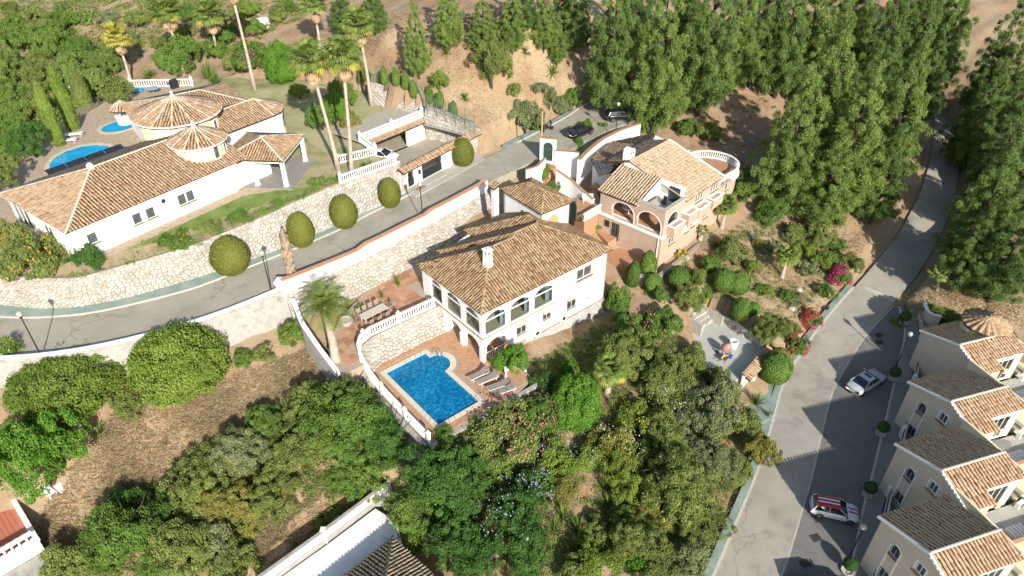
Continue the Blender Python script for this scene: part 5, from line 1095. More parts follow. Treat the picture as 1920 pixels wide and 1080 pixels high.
for s in range(nseg):
    q = fwl[s * segn:(s + 1) * segn + 1]
    if len(q) < 3: continue
    t = wall_line('front_wall', 'beige front garden wall with railing along the shaded pavement, ' + names[s] + ' stretch', q, .22, q[:, 2] - .6, q[:, 2] + .75, BEIGE, WHITE, .06, .03); t['group'] = 'front garden walls of the row'; iv = Vector(q[len(q) // 2])
    for k in (0, len(q) // 2):
        p = Vector(q[k]) - iv; m = MB(); m.obox((p.x, p.y), .36, .36, p.z - .6, p.z + 1.25); m.lathe([(.2, p.z + 1.25), (.24, p.z + 1.33), (.1, p.z + 1.6), (.02, p.z + 1.75)], (p.x, p.y, 0), 8); m.build('pier', WHITE, t)
    m = MB()
    for k in range(len(q) - 1):
        for f in (0, .33, .66): p = Vector(q[k]).lerp(Vector(q[k + 1]), f) - iv; m.tube([p + Vector((0, 0, .8)), p + Vector((0, 0, 1.3))], .02, 4)
    m.tube([Vector(p) - iv + Vector((0, 0, 1.3)) for p in q], .025, 4); m.build('railing', METAL, t)
ribbon('front_yards', offset(fwl, .24), offset(fwl, 5.5), PAVE, dz=.05, depth=.8)
# curved wing wall at the top of the row
cwl = resample([W(u, v, -4) for u, v in ((1728, 588), (1733, 602), (1743, 609), (1756, 611))], 14); wall_line('wing_wall', 'curved beige wing wall at the top end of the row houses', cwl, .25, -6, -2.6, BEIGE, WHITE2)
# ------------------------------------------------------------------ buildings cut by the bottom edge
bp_ = W(736, 1007, -3.6); FB = Frame((bp_.x, bp_.y, 0), -43)
bh = house('foreground_house', 'house corner with dark-lined pale barrel tile roof at the bottom edge', FB)
hip_rect(bh, 0, 9, -9, 0, -3.6, .36, TILE_BUFF, True, True, 'x', 420, TILE_BUFF, pitch=.30, capr=.16)
m = MB(); m.box(.5, 8.5, -8.5, -.5, -7, -3.7); m.build('wall', WHITE, bh)
lwp = resample([W(u, v, -3.5) for u, v in ((470, 1092), (600, 999), (692, 930), (730, 901))], 30)
t = wall_line('lattice_wall', 'white wall topped with pierced lattice blocks above the white yard', lwp, .2, -7.4, -4.4, WEATHERED, None)
lat = MB(); inv = Vector(lwp[15])
Pl = resample(lwp, 46)
for i in range(45):
    a, b = Vector(Pl[i]), Vector(Pl[i + 1]); a.z = b.z = 0; e = (b - a).normalized(); nn = Vector((e.y, -e.x, 0)) * .04
    for r in range(3):
        z = -4.38 + .31 * r; q = [(a.x, a.y, z), (b.x, b.y, z), (b.x, b.y, z + .31), (a.x, a.y, z + .31)]; c = (a + b) / 2 + Vector((0, 0, z + .155))
        for k in range(4):
            p0, p1 = Vector(q[k]), Vector(q[(k + 1) % 4]); lat.solid([p0 - inv, p1 - inv, p1.lerp(c, .3) - inv, p0.lerp(c, .3) - inv], nn * 3)
        d0, d1 = Vector(q[0]).lerp(Vector(q[1]), .5), Vector(q[3]).lerp(Vector(q[2]), .5); lat.solid([d0 - e * .03 - inv, d0 + e * .03 - inv, d1 + e * .03 - inv, d1 - e * .03 - inv], nn * 2.6)
lat.build('lattice_blocks', WHITE2, t, kind='stuff')
m = MB(); m.obox((lwp[14][0], lwp[14][1]), .4, .4, -7.4, -3.3); m.xf(Matrix.Translation(-inv)).build('pier', WHITE2, t)
cp = offset(lwp, -.05); cq = offset(lwp, .24); m = MB()
for i in range(29): m.solid([Vector((*cp[i][:2], -3.44)) - inv, Vector((*cp[i + 1][:2], -3.44)) - inv, Vector((*cq[i + 1][:2], -3.44)) - inv, Vector((*cq[i][:2], -3.44)) - inv], (0, 0, .06))
m.build('coping', WEATHERED, t)
m = MB(); m.solid([tuple(W(u, v, -5.2)) for u, v in ((500, 1110), (612, 1030), (705, 960), (745, 985), (770, 1090), (640, 1180))], (0, 0, .45)); struct(m.build('white_yard', pm('yard_white', [(.62, .61, .58), (.76, .75, .73)], .9, .8, .1, 20, coord='World', stain=((.35, .28, .2), .9, .66, .8))))
# corner of the house at the bottom left
c0 = W(72, 1012, -3.2); FBL = Frame((c0.x, c0.y, 0), 137)
bl_ = house('corner_house', 'white house corner with red tiled roof terrace and balustrade at the bottom left', FBL)
m = MB(); m.box(0, 12, -.0, 8, -7.5, -3.25); m.build('wall', WHITE, bl_)
m = MB(); m.box(-.1, 12, -.1, .25, -3.25, -2.75); m.box(-.1, .25, .25, 8, -3.25, -2.95); m.build('parapet', WHITE, bl_)
for k in range(22):
    m = MB(); m.box(.3, 11.9, .32 + k * .34, .63 + k * .34, -3.24, -3.20); m.build('roof_plank_tile', pm('red_deck%d' % k, [(.42, .13, .07), (.52, .18, .10)], .75, 2) if k == 0 else MATS['red_deck0'], bl_)
for k in range(14): m = MB(); m.obox((.08, .6 + k * .5), .14, .14, -2.95, -2.3); m.build('baluster', WHITE2, bl_)
m = MB(); m.box(-.12, .22, .1, 8, -2.3, -2.15); m.build('handrail', WHITE2, bl_)
m = MB(); m.box(-3.2, -.15, .6, 3.2, -6.5, -4.6); m.build('lower_block', WHITE, bl_)
m = MB(); m.solid([(-3.3, .4, -4.5), (-.2, .4, -4.5), (-.2, 3.4, -4.5), (-3.3, 3.4, -4.5)], (0, 0, .1)); m.build('lower_slab', WEATHERED, bl_)
roof_slope(bl_, [(8.5, -.9, -2.9), (12.5, -.9, -2.9), (12.5, 1.2, -2.1), (8.5, 1.2, -2.1)], TILE_PALE, seed=440)
fz = FBL.w(3.4, -2.2, 0); gz = ground(fz.x, fz.y)
for k, lab in enumerate(['white plastic chair in the dark yard at the bottom left', 'white board lying against the chair in the dark yard']):
    m = MB()
    if k == 0:
        m.box(-.3, .3, -.3, .3, .4, .46); m.box(-.3, .3, .26, .32, .46, .95)
        for x, y in ((-.27, -.27), (.27, -.27), (-.27, .27), (.27, .27)): m.obox((x, y), .06, .06, 0, .4)
    else: m.solid([(.4, -.6, .1), (1.4, -.5, .1), (1.4, .2, .5), (.4, .1, .5)], (0, 0, .04))
    o = m.build('plastic_chair' if k == 0 else 'white_board', PLASTIC); o.location = (fz.x, fz.y, gz); o.rotation_euler = (0, 0, 1.1); tag(o, lab, 'chair' if k == 0 else 'board')
# ------------------------------------------------------------------ concrete yard with cement mixer on the right slope
yd = [W(u, v, -4.2) for u, v in ((1284, 606), (1326, 580), (1347, 594), (1440, 655), (1418, 706), (1352, 716), (1300, 664))]
m = MB(); m.solid([p - Vector((0, 0, 1.2)) for p in yd], (0, 0, 1.2)); struct(m.build('yard', pm('pale_concrete', [(.36, .37, .32), (.46, .46, .41)], .9, .9, .2, 20, coord='World')))
t = thing('concrete_steps', 'grey concrete steps and landing at the back of the building yard', 'steps', tuple(W(1325, 615, -4.2)), R(40))
for k in range(4): m = MB(); m.box(-1.4 + .3 * k, 1.4, .3 + .45 * k, .75 + .45 * k, 0, .35 + .3 * k); m.build('step', CONC, t)
m = MB(); m.box(-1.8, -1.5, -.5, 2.3, 0, 1.5); m.box(1.45, 1.7, -.8, 2.3, 0, 1.2); m.build('side_wall', CONC, t)
m = MB()
for k in range(3): m.tube([(-1.4 + .8 * k, .2, .2), (-1.4 + .8 * k, .2, 1.2)], .02, 4)
m.tube([(-1.4, .2, 1.2), (.2, .2, 1.2)], .02, 4); m.build('rail', METAL, t)
yw = resample([W(u, v, -4.2) for u, v in ((1345, 596), (1385, 622), (1438, 655))], 14)[::-1]; wall_line('yard_wall', 'low concrete wall along the upper side of the building yard', yw, .25, -5, -3.5, CONC, KERB, .06, .03)
gw = resample([W(u, v, -3.9) for u, v in ((1390, 712), (1415, 685), (1438, 658))], 12); t = wall_line('gate_screen', 'white curved wall with tiled coping beside the green pavement gate', gw, .3, -6, -3.3, WHITE, None)
inv = Vector(gw[6]); a, b = Vector(gw[0]), Vector(gw[-1]); e = (b - a).normalized(); nr = Vector((e.y, -e.x, 0))
roof_slope(t, [tuple(a + nr * .9 - inv + Vector((0, 0, .35))), tuple(b + nr * .9 - inv + Vector((0, 0, .35))), tuple(b - nr * .1 - inv + Vector((0, 0, .75))), tuple(a - nr * .1 - inv + Vector((0, 0, .75)))], TILE_RED, seed=460)
pl_ = [W(u, v, -5.35) for u, v in ((1392, 716), (1440, 690), (1482, 690), (1466, 722), (1450, 780), (1420, 800), (1400, 770))]
m = MB(); m.solid([p - Vector((0, 0, .6)) for p in pl_], (0, 0, .62)); struct(m.build('gate_apron', GREENC))
cmx = thing('cement_mixer', 'small pink cement mixer standing in the concrete yard', 'mixer', tuple(W(1358, 664, -4.2)), .5)
PINK = pm('pink_paint', [(.50, .20, .18), (.60, .28, .25)], .6, 4)
m = MB(); m.lathe([(.2, -.45), (.42, -.3), (.48, .1), (.3, .45), (.22, .6)], n=14); m.v = [tuple(Matrix.Rotation(R(40), 3, 'X') @ Vector(p) + Vector((0, 0, .95))) for p in m.v]; m.build('drum', PINK, cmx, True)
m = MB(); m.tube([(-.5, -.4, 0), (-.5, .1, .9), (-.5, .5, 0)], .04, 5); m.tube([(.5, -.4, 0), (.5, .1, .9), (.5, .5, 0)], .04, 5); m.tube([(-.5, .1, .9), (.5, .1, .9)], .04, 5); m.build('frame', METAL, cmx)
m = MB(); m.tube([(-.62, .5, .2), (-.52, .5, .2)], .2, 12); m.build('wheel', RUBBER, cmx); m = MB(); m.tube([(.52, .5, .2), (.62, .5, .2)], .2, 12); m.build('wheel', RUBBER, cmx)
m = MB(); m.lathe([(.42, 0), (.46, .9), (.40, .92), (.36, .3)], n=14); o = m.build('white_tub', PLASTIC, None, True); o.location = W(1374, 652, -4.2); tag(o, 'open white tub beside the pink cement mixer', 'tub')
m = MB(); m.lathe([(.16, 0), (.19, .36), (.17, .37), (.15, .05)], n=12); o = m.build('bucket', pm('blue_plastic', [(.02, .08, .30), (.04, .12, .4)], .5), None, True); o.location = W(1369, 671, -4.2); tag(o, 'blue bucket in the concrete yard', 'bucket')
wbr = thing('wheelbarrow', 'brown wheelbarrow in front of the cement mixer', 'wheelbarrow', tuple(W(1358, 678, -4.2)), .9)
m = MB(); m.v = [(x * s, y * s, z) for s, z in ((.6, .3), (1, .62)) for x, y in ((-.45, -.28), (.45, -.28), (.45, .28), (-.45, .28))]; m.f = [(3, 2, 1, 0), (0, 1, 5, 4), (1, 2, 6, 5), (2, 3, 7, 6), (3, 0, 4, 7)]; m.c = [.5] * 5; m.build('tray', WOOD, wbr)
m = MB(); m.tube([(-.9, -.25, .55), (.2, -.15, .3), (.65, 0, .2)], .025, 5); m.tube([(-.9, .25, .55), (.2, .15, .3), (.65, 0, .2)], .025, 5); m.build('handle', METAL, wbr); m = MB(); m.tube([(.65, -.04, .18), (.65, .04, .18)], .18, 12); m.build('wheel', RUBBER, wbr)
# ------------------------------------------------------------------ street lamps and poles
GLOBE = pm('lamp_globe', [(.30, .29, .26), (.40, .39, .35)], .3, 2, spec=.5)
def lamp(u, v, z, h, label, base=None):
    P = base if base is not None else W(u, v, z); t = thing('street_lamp', label, 'street lamp', tuple(P), group='black globe street lamps')
    m = MB(); m.lathe([(.12, 0), (.12, .25), (.07, .35), (.055, 1.2), (.045, h - .3)], n=8); m.build('post', METAL, t)
    m = MB(); m.lathe([(.03, h - .3), (.12, h - .22), (.12, h - .16), (.06, h - .14)], n=10); m.build('collar', METAL, t)
    m = MB(); m.lathe([(.08, h - .14), (.2, h), (.26, h + .14), (.24, h + .28), (.14, h + .4), (.03, h + .43)], n=14); m.build('globe', GLOBE, t, True)
def at_line(P, u):
    i = int(np.argmin([abs(PJ(p)[0] - u) for p in P])); return Vector(P[i])
kerbn = offset(UP_NEAR, .7)
lamp(0, 0, 0, 4.4, 'black globe lamp at the left edge beside white-flowering bush', at_line(kerbn, 75))
lamp(0, 0, 0, 4.4, 'black globe lamp on the upper street near the bare palm trunk', at_line(kerbn, 512))
lamp(0, 0, 0, 4.4, 'black globe lamp on the upper street opposite the arched gate', at_line(kerbn, 788))
lamp(1154, 255, 6.2, 4.2, 'black globe lamp at the turning circle beside the parked black cars')
lamp(1680, 688, -5.1, 4.2, 'black globe lamp by the pavement near the silver car'); lamp(1593, 1043, -6.2, 3.6, 'black globe lamp by the pavement below the red and white car')
m = MB(); m.tube([(0, 0, 0), (.05, 0, 6.2)], [.11, .08], 8); o = m.build('utility_pole', WOOD); o.location = W(1014, 298, 6.1); tag(o, 'brown wooden pole beside the small arched gate', 'pole')
# ------------------------------------------------------------------ cars
def paint(name, c, rough=.25): return pm(name, [tuple(x * .9 for x in c), c], rough, 2, spec=.5, coat=.6)
CARG = pm('car_glass', [(.012, .015, .018), (.03, .035, .04)], .04, 2, spec=.9)
REDL = pm('tail_light', [(.30, .015, .012), (.42, .03, .02)], .2, 3); HEADL = pm('head_light', [(.55, .56, .58), (.7, .7, .72)], .1, 3)
def car(label, P, rz, L_, Wd, H, body, roof=None, prof='hatch', stripes=None, group=None):
    t = thing('parked_car', label, 'car', tuple(P), rz, group); hl, hw = L_ / 2, Wd / 2; roof = roof or body
    hood = .62 * H; belt = .64 * H
    if prof == 'sedan': st = [(-hl, .50, .80), (-hl + .12, .60, .92), (-hl * .72, .655, .98), (-hl * .45, .66, 1), (0, .65, 1), (hl * .38, .63, 1), (hl * .72, .58, .97), (hl - .12, .50, .90), (hl, .40, .76)]
    else: st = [(-hl, .52, .84), (-hl + .1, .64, .95), (-hl * .75, .67, 1), (-hl * .4, .665, 1), (0, .655, 1), (hl * .4, .64, 1), (hl * .74, .61, .97), (hl - .1, .54, .90), (hl, .40, .78)]
    m = MB(); ring = 10
    for x, zt, w in st:
        zb = .16 * H if abs(x) < hl - .2 else .24 * H; w *= hw; zt *= H
        m.v += [(x, -w * .88, zb), (x, -w, zb + .14), (x, -w, zt - .22), (x, -w * .95, zt - .06), (x, -w * .80, zt), (x, w * .80, zt), (x, w * .95, zt - .06), (x, w, zt - .22), (x, w, zb + .14), (x, w * .88, zb)]
    for i in range(len(st) - 1):
        for k in range(ring): m.f.append((i * ring + k, i * ring + (k + 1) % ring, (i + 1) * ring + (k + 1) % ring, (i + 1) * ring + k))
    m.f += [tuple(range(ring)), tuple(reversed(range((len(st) - 1) * ring, len(st) * ring)))]; m.c = [.5] * len(m.f); b = m.build('body', body, t, True)
    if prof == 'sedan': cb = [(-hl * .70, .655), (-hl * .36, .98), (hl * .06, 1.0), (hl * .46, .64)]
    else: cb = [(-hl * .93, .66), (-hl * .80, .97), (hl * .12, 1.0), (hl * .50, .64)]
    (x0, z0), (x1, z1), (x2, z2), (x3, z3) = cb; z0, z1, z2, z3 = z0 * H, z1 * H, z2 * H, z3 * H; bw, tw_ = hw * .90, hw * .72
    gl = MB(); A_ = [(x0, bw, z0 - .03), (x3, bw, z3 - .03)]; 
    gv = [(x0, -bw, z0 - .03), (x3, -bw, z3 - .03), (x2, -tw_, z2 - .05), (x1, -tw_, z1 - .05), (x0, bw, z0 - .03), (x3, bw, z3 - .03), (x2, tw_, z2 - .05), (x1, tw_, z1 - .05)]
    def pane(idx, nm):
        c = sum((Vector(gv[i]) for i in idx), Vector()) / 4; q = MB(); q.poly([Vector(gv[i]) for i in idx]); q.build(nm, CARG, t)
    pane((0, 1, 2, 3), 'side_window'); pane((5, 4, 7, 6), 'side_window'); pane((1, 5, 6, 2), 'windscreen'); pane((4, 0, 3, 7), 'rear_window')
    r = MB(); n = 5; 
    for i in range(n):
        f = i / (n - 1); x = x1 - .03 + (x2 + .05 - x1 + .03) * f; z = z1 + (z2 - z1) * f + .03 * math.sin(math.pi * f); r.v += [(x, -tw_ - .02, z - .07), (x, -tw_ * .8, z), (x, tw_ * .8, z), (x, tw_ + .02, z - .07)]
    for i in range(n - 1):
        for k in range(3): r.f.append((i * 4 + k, i * 4 + k + 1, i * 4 + k + 5, i * 4 + k + 4))
    r.c = [.5] * len(r.f); ro = r.build('roof', roof, t, True)
    for s in (-1, 1):
        q = MB(); q.tube([(x3, s * bw, z3 - .02), (x2, s * tw_, z2 - .04)], .035, 4); q.tube([(x0, s * bw, z0 - .02), (x1, s * tw_, z1 - .04)], .05, 4); xm = (x0 + x3) / 2 - .1; q.tube([(xm, s * bw, z0 - .02), (xm - .05, s * (tw_ + .01), (z1 + z2) / 2 - .05)], .03, 4); q.build('pillar', body, t)
        q = MB(); q.obox((x3 - .12, s * (hw + .08)), .14, .2, z3 - .02, z3 + .12); q.build('mirror', body if stripes is None else roof, t)
        q = MB(); q.solid([(hl - .16, s * hw * .86, .47 * H), (hl - .03, s * hw * .60, .42 * H), (hl - .05, s * hw * .55, .50 * H), (hl - .22, s * hw * .80, .55 * H)], (.02, 0, .02)); q.build('headlight', HEADL, t)
        q = MB(); q.box(-hl - .012, -hl + .05, min(s * hw * .55, s * hw * .84), max(s * hw * .55, s * hw * .84), .40 * H, .54 * H); q.build('tail_light', REDL, t)
        for x in (-hl * .62, hl * .64):
            wh = put('wheel', None, t, loc=(x, s * (hw - .09), .32)); q = MB(); q.tube([(0, -.1, 0), (0, .1, 0)], .32, 16); q.build('tyre', RUBBER, wh, False); q = MB(); q.tube([(0, -.11, 0), (0, .11, 0)], .2, 10); q.build('rim', STEEL, wh)
    q = MB(); q.box(-hl - .015, -hl + .01, -.26, .26, .34 * H, .41 * H); q.build('number_plate', PLASTIC, t)
    if prof == 'sedan': q = MB(); q.solid([(x1 + .5, -.38, z2 + .006), (x2 - .1, -.38, z2 + .006), (x2 - .1, .38, z2 + .006), (x1 + .5, .38, z2 + .006)], (0, 0, .02)); q.build('sunroof', CARG, ro)
    if stripes:
        for y in (-.22, .12): q = MB(); q.solid([(x1 + .05, y, z1 + .01), ((x1 + x2) / 2, y, (z1 + z2) / 2 + .034), (x2, y, z2 + .006), (x2, y + .13, z2 + .006), ((x1 + x2) / 2, y + .13, (z1 + z2) / 2 + .034), (x1 + .05, y + .13, z1 + .01)], (0, 0, .012)); q.build('roof_stripe', stripes[0], ro)
        for y in (-.26, .12): q = MB(); q.solid([(x3 + .08, y, .645 * H), (hl * .74, y, .617 * H), (hl - .14, y, .55 * H), (hl - .14, y + .14, .55 * H), (hl * .74, y + .14, .617 * H), (x3 + .08, y + .14, .645 * H)], (0, 0, .012)); q.build('bonnet_stripe', stripes[1], t)
    return t
WPAINT = paint('white_paintwork', (.72, .72, .71)); RPAINT = paint('red_paintwork', (.42, .012, .018)); SPAINT = paint('silver_paintwork', (.42, .45, .47)); BPAINT = paint('black_paintwork', (.012, .012, .014))
def ang(a, b): return math.atan2(b.y - a.y, b.x - a.x)
a, b = W(1518, 955, -6.05), W(1606, 975, -6.1); car('white hatchback with red striped roof parked across the shaded strip', (a + b) / 2 + Vector((0, .1, 0)), ang(a, b), 3.75, 1.68, 1.42, WPAINT, RPAINT, 'hatch', (WPAINT, RPAINT))
a, b = W(1590, 743, -5.35), W(1652, 703, -5.2); car('silver saloon with sunroof parked at an angle in the shaded strip', (a + b) / 2, ang(a, b), 4.6, 1.78, 1.42, SPAINT, prof='sedan')
a, b = W(1137, 226, 6.2), W(1188, 222, 6.2); car('black car farthest round the turning circle under the lamp', (a + b) / 2, ang(a, b), 4.2, 1.8, 1.5, BPAINT)
a, b = W(1070, 262, 6.2), W(1105, 246, 6.2); car('black hatchback behind the planted railing of the turning circle', (a + b) / 2, ang(a, b), 4.0, 1.75, 1.48, BPAINT)
car('white car half inside the open garage', FL.w(35.6, -2.3, 6.08), FL.a + R(-72), 4.2, 1.75, 1.45, WPAINT)
a, b = W(1490, 1100, -6.55), W(1570, 1095, -6.6); car('dark blue car roof at the bottom edge of the shaded strip', (a + b) / 2 + Vector((0, -.6, 0)), ang(a, b), 4.2, 1.75, 1.5, paint('navy', (.012, .016, .03)))
a = W(1805, 392, -1.2); car('white car half hidden by pines beside the upper part of the lower road', a, R(75), 4.3, 1.78, 1.5, paint('pale_grey', (.55, .56, .57)))
mb = thing('motor_scooter', 'grey motor scooter parked at the kerb by red-flowering bush', 'scooter', tuple(W(1026, 246, 6.1)), R(38))
m = MB(); m.tube([(-.8, 0, .75), (-.3, 0, .8), (.1, 0, .5), (.5, 0, .55), (.7, 0, 1.0)], [.16, .2, .16, .14, .08], 8); m.build('body', METAL, mb, True); m = MB(); m.tube([(.68, -.35, 1.05), (.68, .35, 1.05)], .03, 6); m.build('handlebar', METAL, mb); m = MB(); m.obox((-.35, 0), .8, .3, .82, .92); m.build('seat', RUBBER, mb)
for x in (-.75, .8): m = MB(); m.tube([(x, -.07, .28), (x, .07, .28)], .28, 14); m.build('wheel', RUBBER, mb)
m = MB(); m.solid([(.6, -.2, 1.0), (.6, .2, 1.0), (.45, .15, 1.5), (.45, -.15, 1.5)], (.02, 0, 0)); m.build('windshield', CARG, mb); m = MB(); m.obox((-.95, 0), .35, .38, .85, 1.15); m.build('top_box', METAL, mb)
# ------------------------------------------------------------------ terrace furniture
tb = thing('dining_table', 'long beige dining table on the tiled terrace', 'table', tuple(FM.w(-5.6, 9.35, 2.69)), FM.a + R(4))
m = MB(); m.box(-1.35, 1.35, -.5, .5, .70, .75); m.build('table_top', TABLET, tb)
for x in (-1.2, 1.2):
    for y in (-.4, .4): m = MB(); m.obox((x, y), .08, .08, 0, .70); m.build('leg', TABLET, tb)
def chair_mesh():
    s = MB(); s.box(-.24, .24, -.24, .24, .42, .48); b = MB(); b.solid([(-.24, .22, .48), (.24, .22, .48), (.24, .32, .95), (-.24, .32, .95)], (0, .04, 0)); b.box(-.27, -.22, -.2, .25, .62, .66); b.box(.22, .27, -.2, .25, .62, .66); l = MB(); l.obox((0, 0), .045, .045, 0, .42); return s.mesh('seat', RATTAN), b.mesh('backrest', RATTAN), l.mesh('leg', RATTAN)
CS, CB, CL = chair_mesh()
spots = [(-1.0, .85, 0, 'back row, leftmost'), (-.33, .85, 0, 'back row, second from left'), (.33, .85, 0, 'back row, second from right'), (1.0, .85, 0, 'back row, rightmost'), (-1.0, -.85, 180, 'front row, left'), (-.1, -.85, 180, 'front row, middle'), (.8, -.85, 180, 'front row, right'), (1.75, 0, -90, 'right end'), (-1.75, 0, 90, 'left end')]
for x, y, a, w in spots:
    p = tb.matrix_basis @ Vector((x, y, 0)); t = thing('rattan_chair', 'brown rattan chair at the terrace dining table, ' + w, 'chair', tuple(p), FM.a + R(4 + a), 'chairs around the terrace table')
    put('seat', CS, t); put('backrest', CB, t)
    for lx in (-.2, .2):
        for ly in (-.2, .2): put('leg', CL, t, loc=(lx, ly, 0))
def lounger(P, rz, label, fab=None, back=R(22)):
    t = thing('sun_lounger', label, 'sun lounger', tuple(P), rz, 'sun loungers'); m = MB()
    for s in (-.33, .33): m.tube([(-1.0, s, .34), (.35, s, .34), (1.0, s, .34)], .03, 5)
    for x in (-1, 1): m.tube([(x, -.33, .34), (x, .33, .34)], .03, 5)
    m.build('frame', WHITE2, t); m = MB(); m.box(-1.0, .25, -.31, .31, .36, .40); m.build('seat_sling', fab or FABRIC, t); m = MB(); m.solid([(.25, -.31, .37), (1.0, -.31, .37 + .75 * math.tan(back)), (1.0, .31, .37 + .75 * math.tan(back)), (.25, .31, .37)], (0, 0, .04)); m.build('backrest', fab or FABRIC, t)
    for x in (-.75, .75):
        for s in (-.33, .33): m = MB(); m.tube([(x, s, 0), (x, s, .34)], .025, 5); m.build('leg', WHITE2, t)
lounger(FM.w(-1.35, -1.15, .01), FM.a + R(-5), 'taupe sun lounger nearest the villa on the pool deck'); lounger(FM.w(-1.1, -2.1, .01), FM.a + R(-8), 'taupe sun lounger second from the villa on the pool deck')
lounger(FM.w(-.9, -3.4, .01), FM.a + R(-14), 'grey-shaded sun lounger third from the villa near pink bush'); lounger(FM.w(-.8, -4.2, .01), FM.a + R(-14), 'grey-shaded sun lounger closest to the pink bush')
WCUSH = pm('white_cushion', [(.70, .69, .66), (.78, .77, .74)], .8, 5)
lounger(FL.w(14.4, 28.6, 8.87), FL.a + R(-42), 'white sun lounger farther from the curved pool of the large villa', WCUSH, R(8)); lounger(FL.w(13.0, 27.4, 8.87), FL.a + R(-38), 'white sun lounger nearer the curved pool of the large villa', WCUSH, R(8))
bb = thing('barbecue', 'black barbecue against the far white balustrade', 'barbecue', tuple(FL.w(31.6, 34.2, 8.87)), FL.a)
m = MB(); m.box(-.5, .5, -.3, .3, 0, .9); m.build('cabinet', METAL, bb); m = MB(); m.tube([(-.45, 0, 1.0), (.45, 0, 1.0)], .3, 12); m.build('lid', METAL, bb); m = MB(); m.box(-.95, -.5, -.28, .28, .85, .9); m.box(.5, .95, -.28, .28, .85, .9); m.build('side_shelf', METAL, bb)
m = MB()
for k in range(20): a0, a1 = 2 * math.pi * k / 20, 2 * math.pi * (k + 1) / 20; m.tube([(.75 * math.cos(a0), .75 * math.sin(a0), .15), (.75 * math.cos(a1), .75 * math.sin(a1), .15)], .15, 8, cap=False)
o = m.build('swim_ring', pm('cyan_vinyl', [(.02, .30, .50), (.04, .38, .58)], .4), None, True); o.location = FL.w(27.8, 37.4, 8.88); tag(o, 'blue inflatable ring near the far white balustrade', 'swim ring')
m = MB(); m.lathe([(.9, .72), (.9, .76)], n=18); m.tube([(0, 0, 0), (0, 0, .72)], .06); o = m.build('glass_table', pm('grey_glass', [(.25, .30, .33), (.32, .37, .4)], .2, 2)); o.location = FL.w(28.6, 34.6, 8.88); tag(o, 'round grey glass table near the barbecue', 'table')
m = MB(); m.solid([(0, 0, 0), (.5, 0, 0), (.5, .15, 1.9), (.25, .2, 2.1), (0, .15, 1.9)], (0, .06, 0)); o = m.build('surfboard', pm('orange_yellow', [(.6, .12, .03), (.62, .45, .06)], .5, 3)); o.location = FM.w(1.6, -.9, 0); o.rotation_euler = (R(14), 0, 1.0); tag(o, 'orange and yellow board leaning by the deck planting', 'board')
m = MB(); m.lathe([(.5, 0), (.62, .5), (.55, .52), (.5, .4)], n=14); o = m.build('planter', CONC); o.location = FM.w(-8.1, 10.2, 2.68); tag(o, 'round concrete planter beside the terrace table', 'planter')
# wire fence above the court
wf_ = resample([W(u, v, z) for u, v, z in ((690, 150, 11), (735, 162, 11), (790, 182, 11), (800, 205, 10.2), (880, 232, 10.2), (890, 243, 9.5))], 14)
t = thing('wire_fence', 'green wire fence above the court along the foot of the brown hill', 'fence', tuple(wf_[0])); inv = Vector(wf_[0])
for i in range(14): p = Vector(wf_[i]) - inv; m = MB(); m.tube([p - Vector((0, 0, 1)), p + Vector((0, 0, 1.9))], .035, 5); m.build('post', WIRE, t)
for i in range(13):
    a, b = Vector(wf_[i]) - inv, Vector(wf_[i + 1]) - inv; m = MB()
    for k in range(6): z = Vector((0, 0, .1 + .34 * k)); m.tube([a + z, b + z], .012, 3, cap=False)
    for k in range(14): f = (k + .5) / 14; m.tube([a.lerp(b, f), a.lerp(b, f) + Vector((0, 0, 1.8))], .008, 3, cap=False)
    m.build('mesh_panel', WIRE, t)
# ------------------------------------------------------------------ entrance walls and terraces of the peach house
ent = [(1018, 330, 7.2), (1034, 316, 7.3)]
pg = thing('arched_gate', 'white arched gateway with green door at the edge of the turning circle', 'gate', tuple(W(1025, 303, 6.0)), R(-12))
wall(pg, (-.9, 0), (1.1, 0), 0 - 1, 3.0, .4, [(.4, 1.6, 1.05 - 1, 2.55, .6)], WHITE)
m = MB(); m.solid([(-.5, .2, .05), (.7, .2, .05), (.7, .2, 2.0), (.4, .2, 2.5), (-.2, .2, 2.5), (-.5, .2, 2.0)], (0, .05, 0)); m.build('door', GREENM, pg); m = MB(); m.box(-1.0, 1.2, -.08, .48, 3.0, 3.12); m.build('coping', BROWNW, pg)
lnA = resample([W(u, v, z) for u, v, z in ((1040, 300, 6.3), (1085, 303, 6.3))], 8); wall_line('garden_wall', 'short white wall right of the arched green gate', lnA, .28, 2, 7.6, WHITE, BROWNW, .08, .05)
lnB = smooth(resample([W(u, v, 7.3) for u, v in ((1083, 300), (1100, 282), (1125, 262), (1160, 244), (1198, 232))], 24), 3); wall_line('curved_wall', 'long curved white retaining wall between turning circle and peach house', lnB, .35, 1, 7.35, WHITE, BROWNW, .1, .07)
rl = thing('railing', 'green metal railing along the planted edge of the turning circle', 'railing', tuple(lnB[0])); inv = Vector(lnB[0])
for i in range(0, 22): p = Vector(lnB[i]) - inv + Vector((-.1, .15, .1)); m = MB(); m.tube([p, p + Vector((0, 0, 1.0))], .02, 4); m.build('rail_post', GREENM, rl)
for z in (.35, .7, 1.05): m = MB(); m.tube([Vector(p) - inv + Vector((-.1, .15, z)) for p in lnB[:22]], .018, 4); m.build('rail', GREENM, rl)
lnC = smooth(resample([W(u, v, 6.6) for u, v in ((1045, 318), (1075, 330), (1095, 342), (1115, 352))], 14), 2); wall_line('stair_wall', 'white stepped stair wall going down from the arched gate', lnC, .25, 1, np.linspace(6.6, 5.2, 14), WHITE, BROWNW, .07, .04)
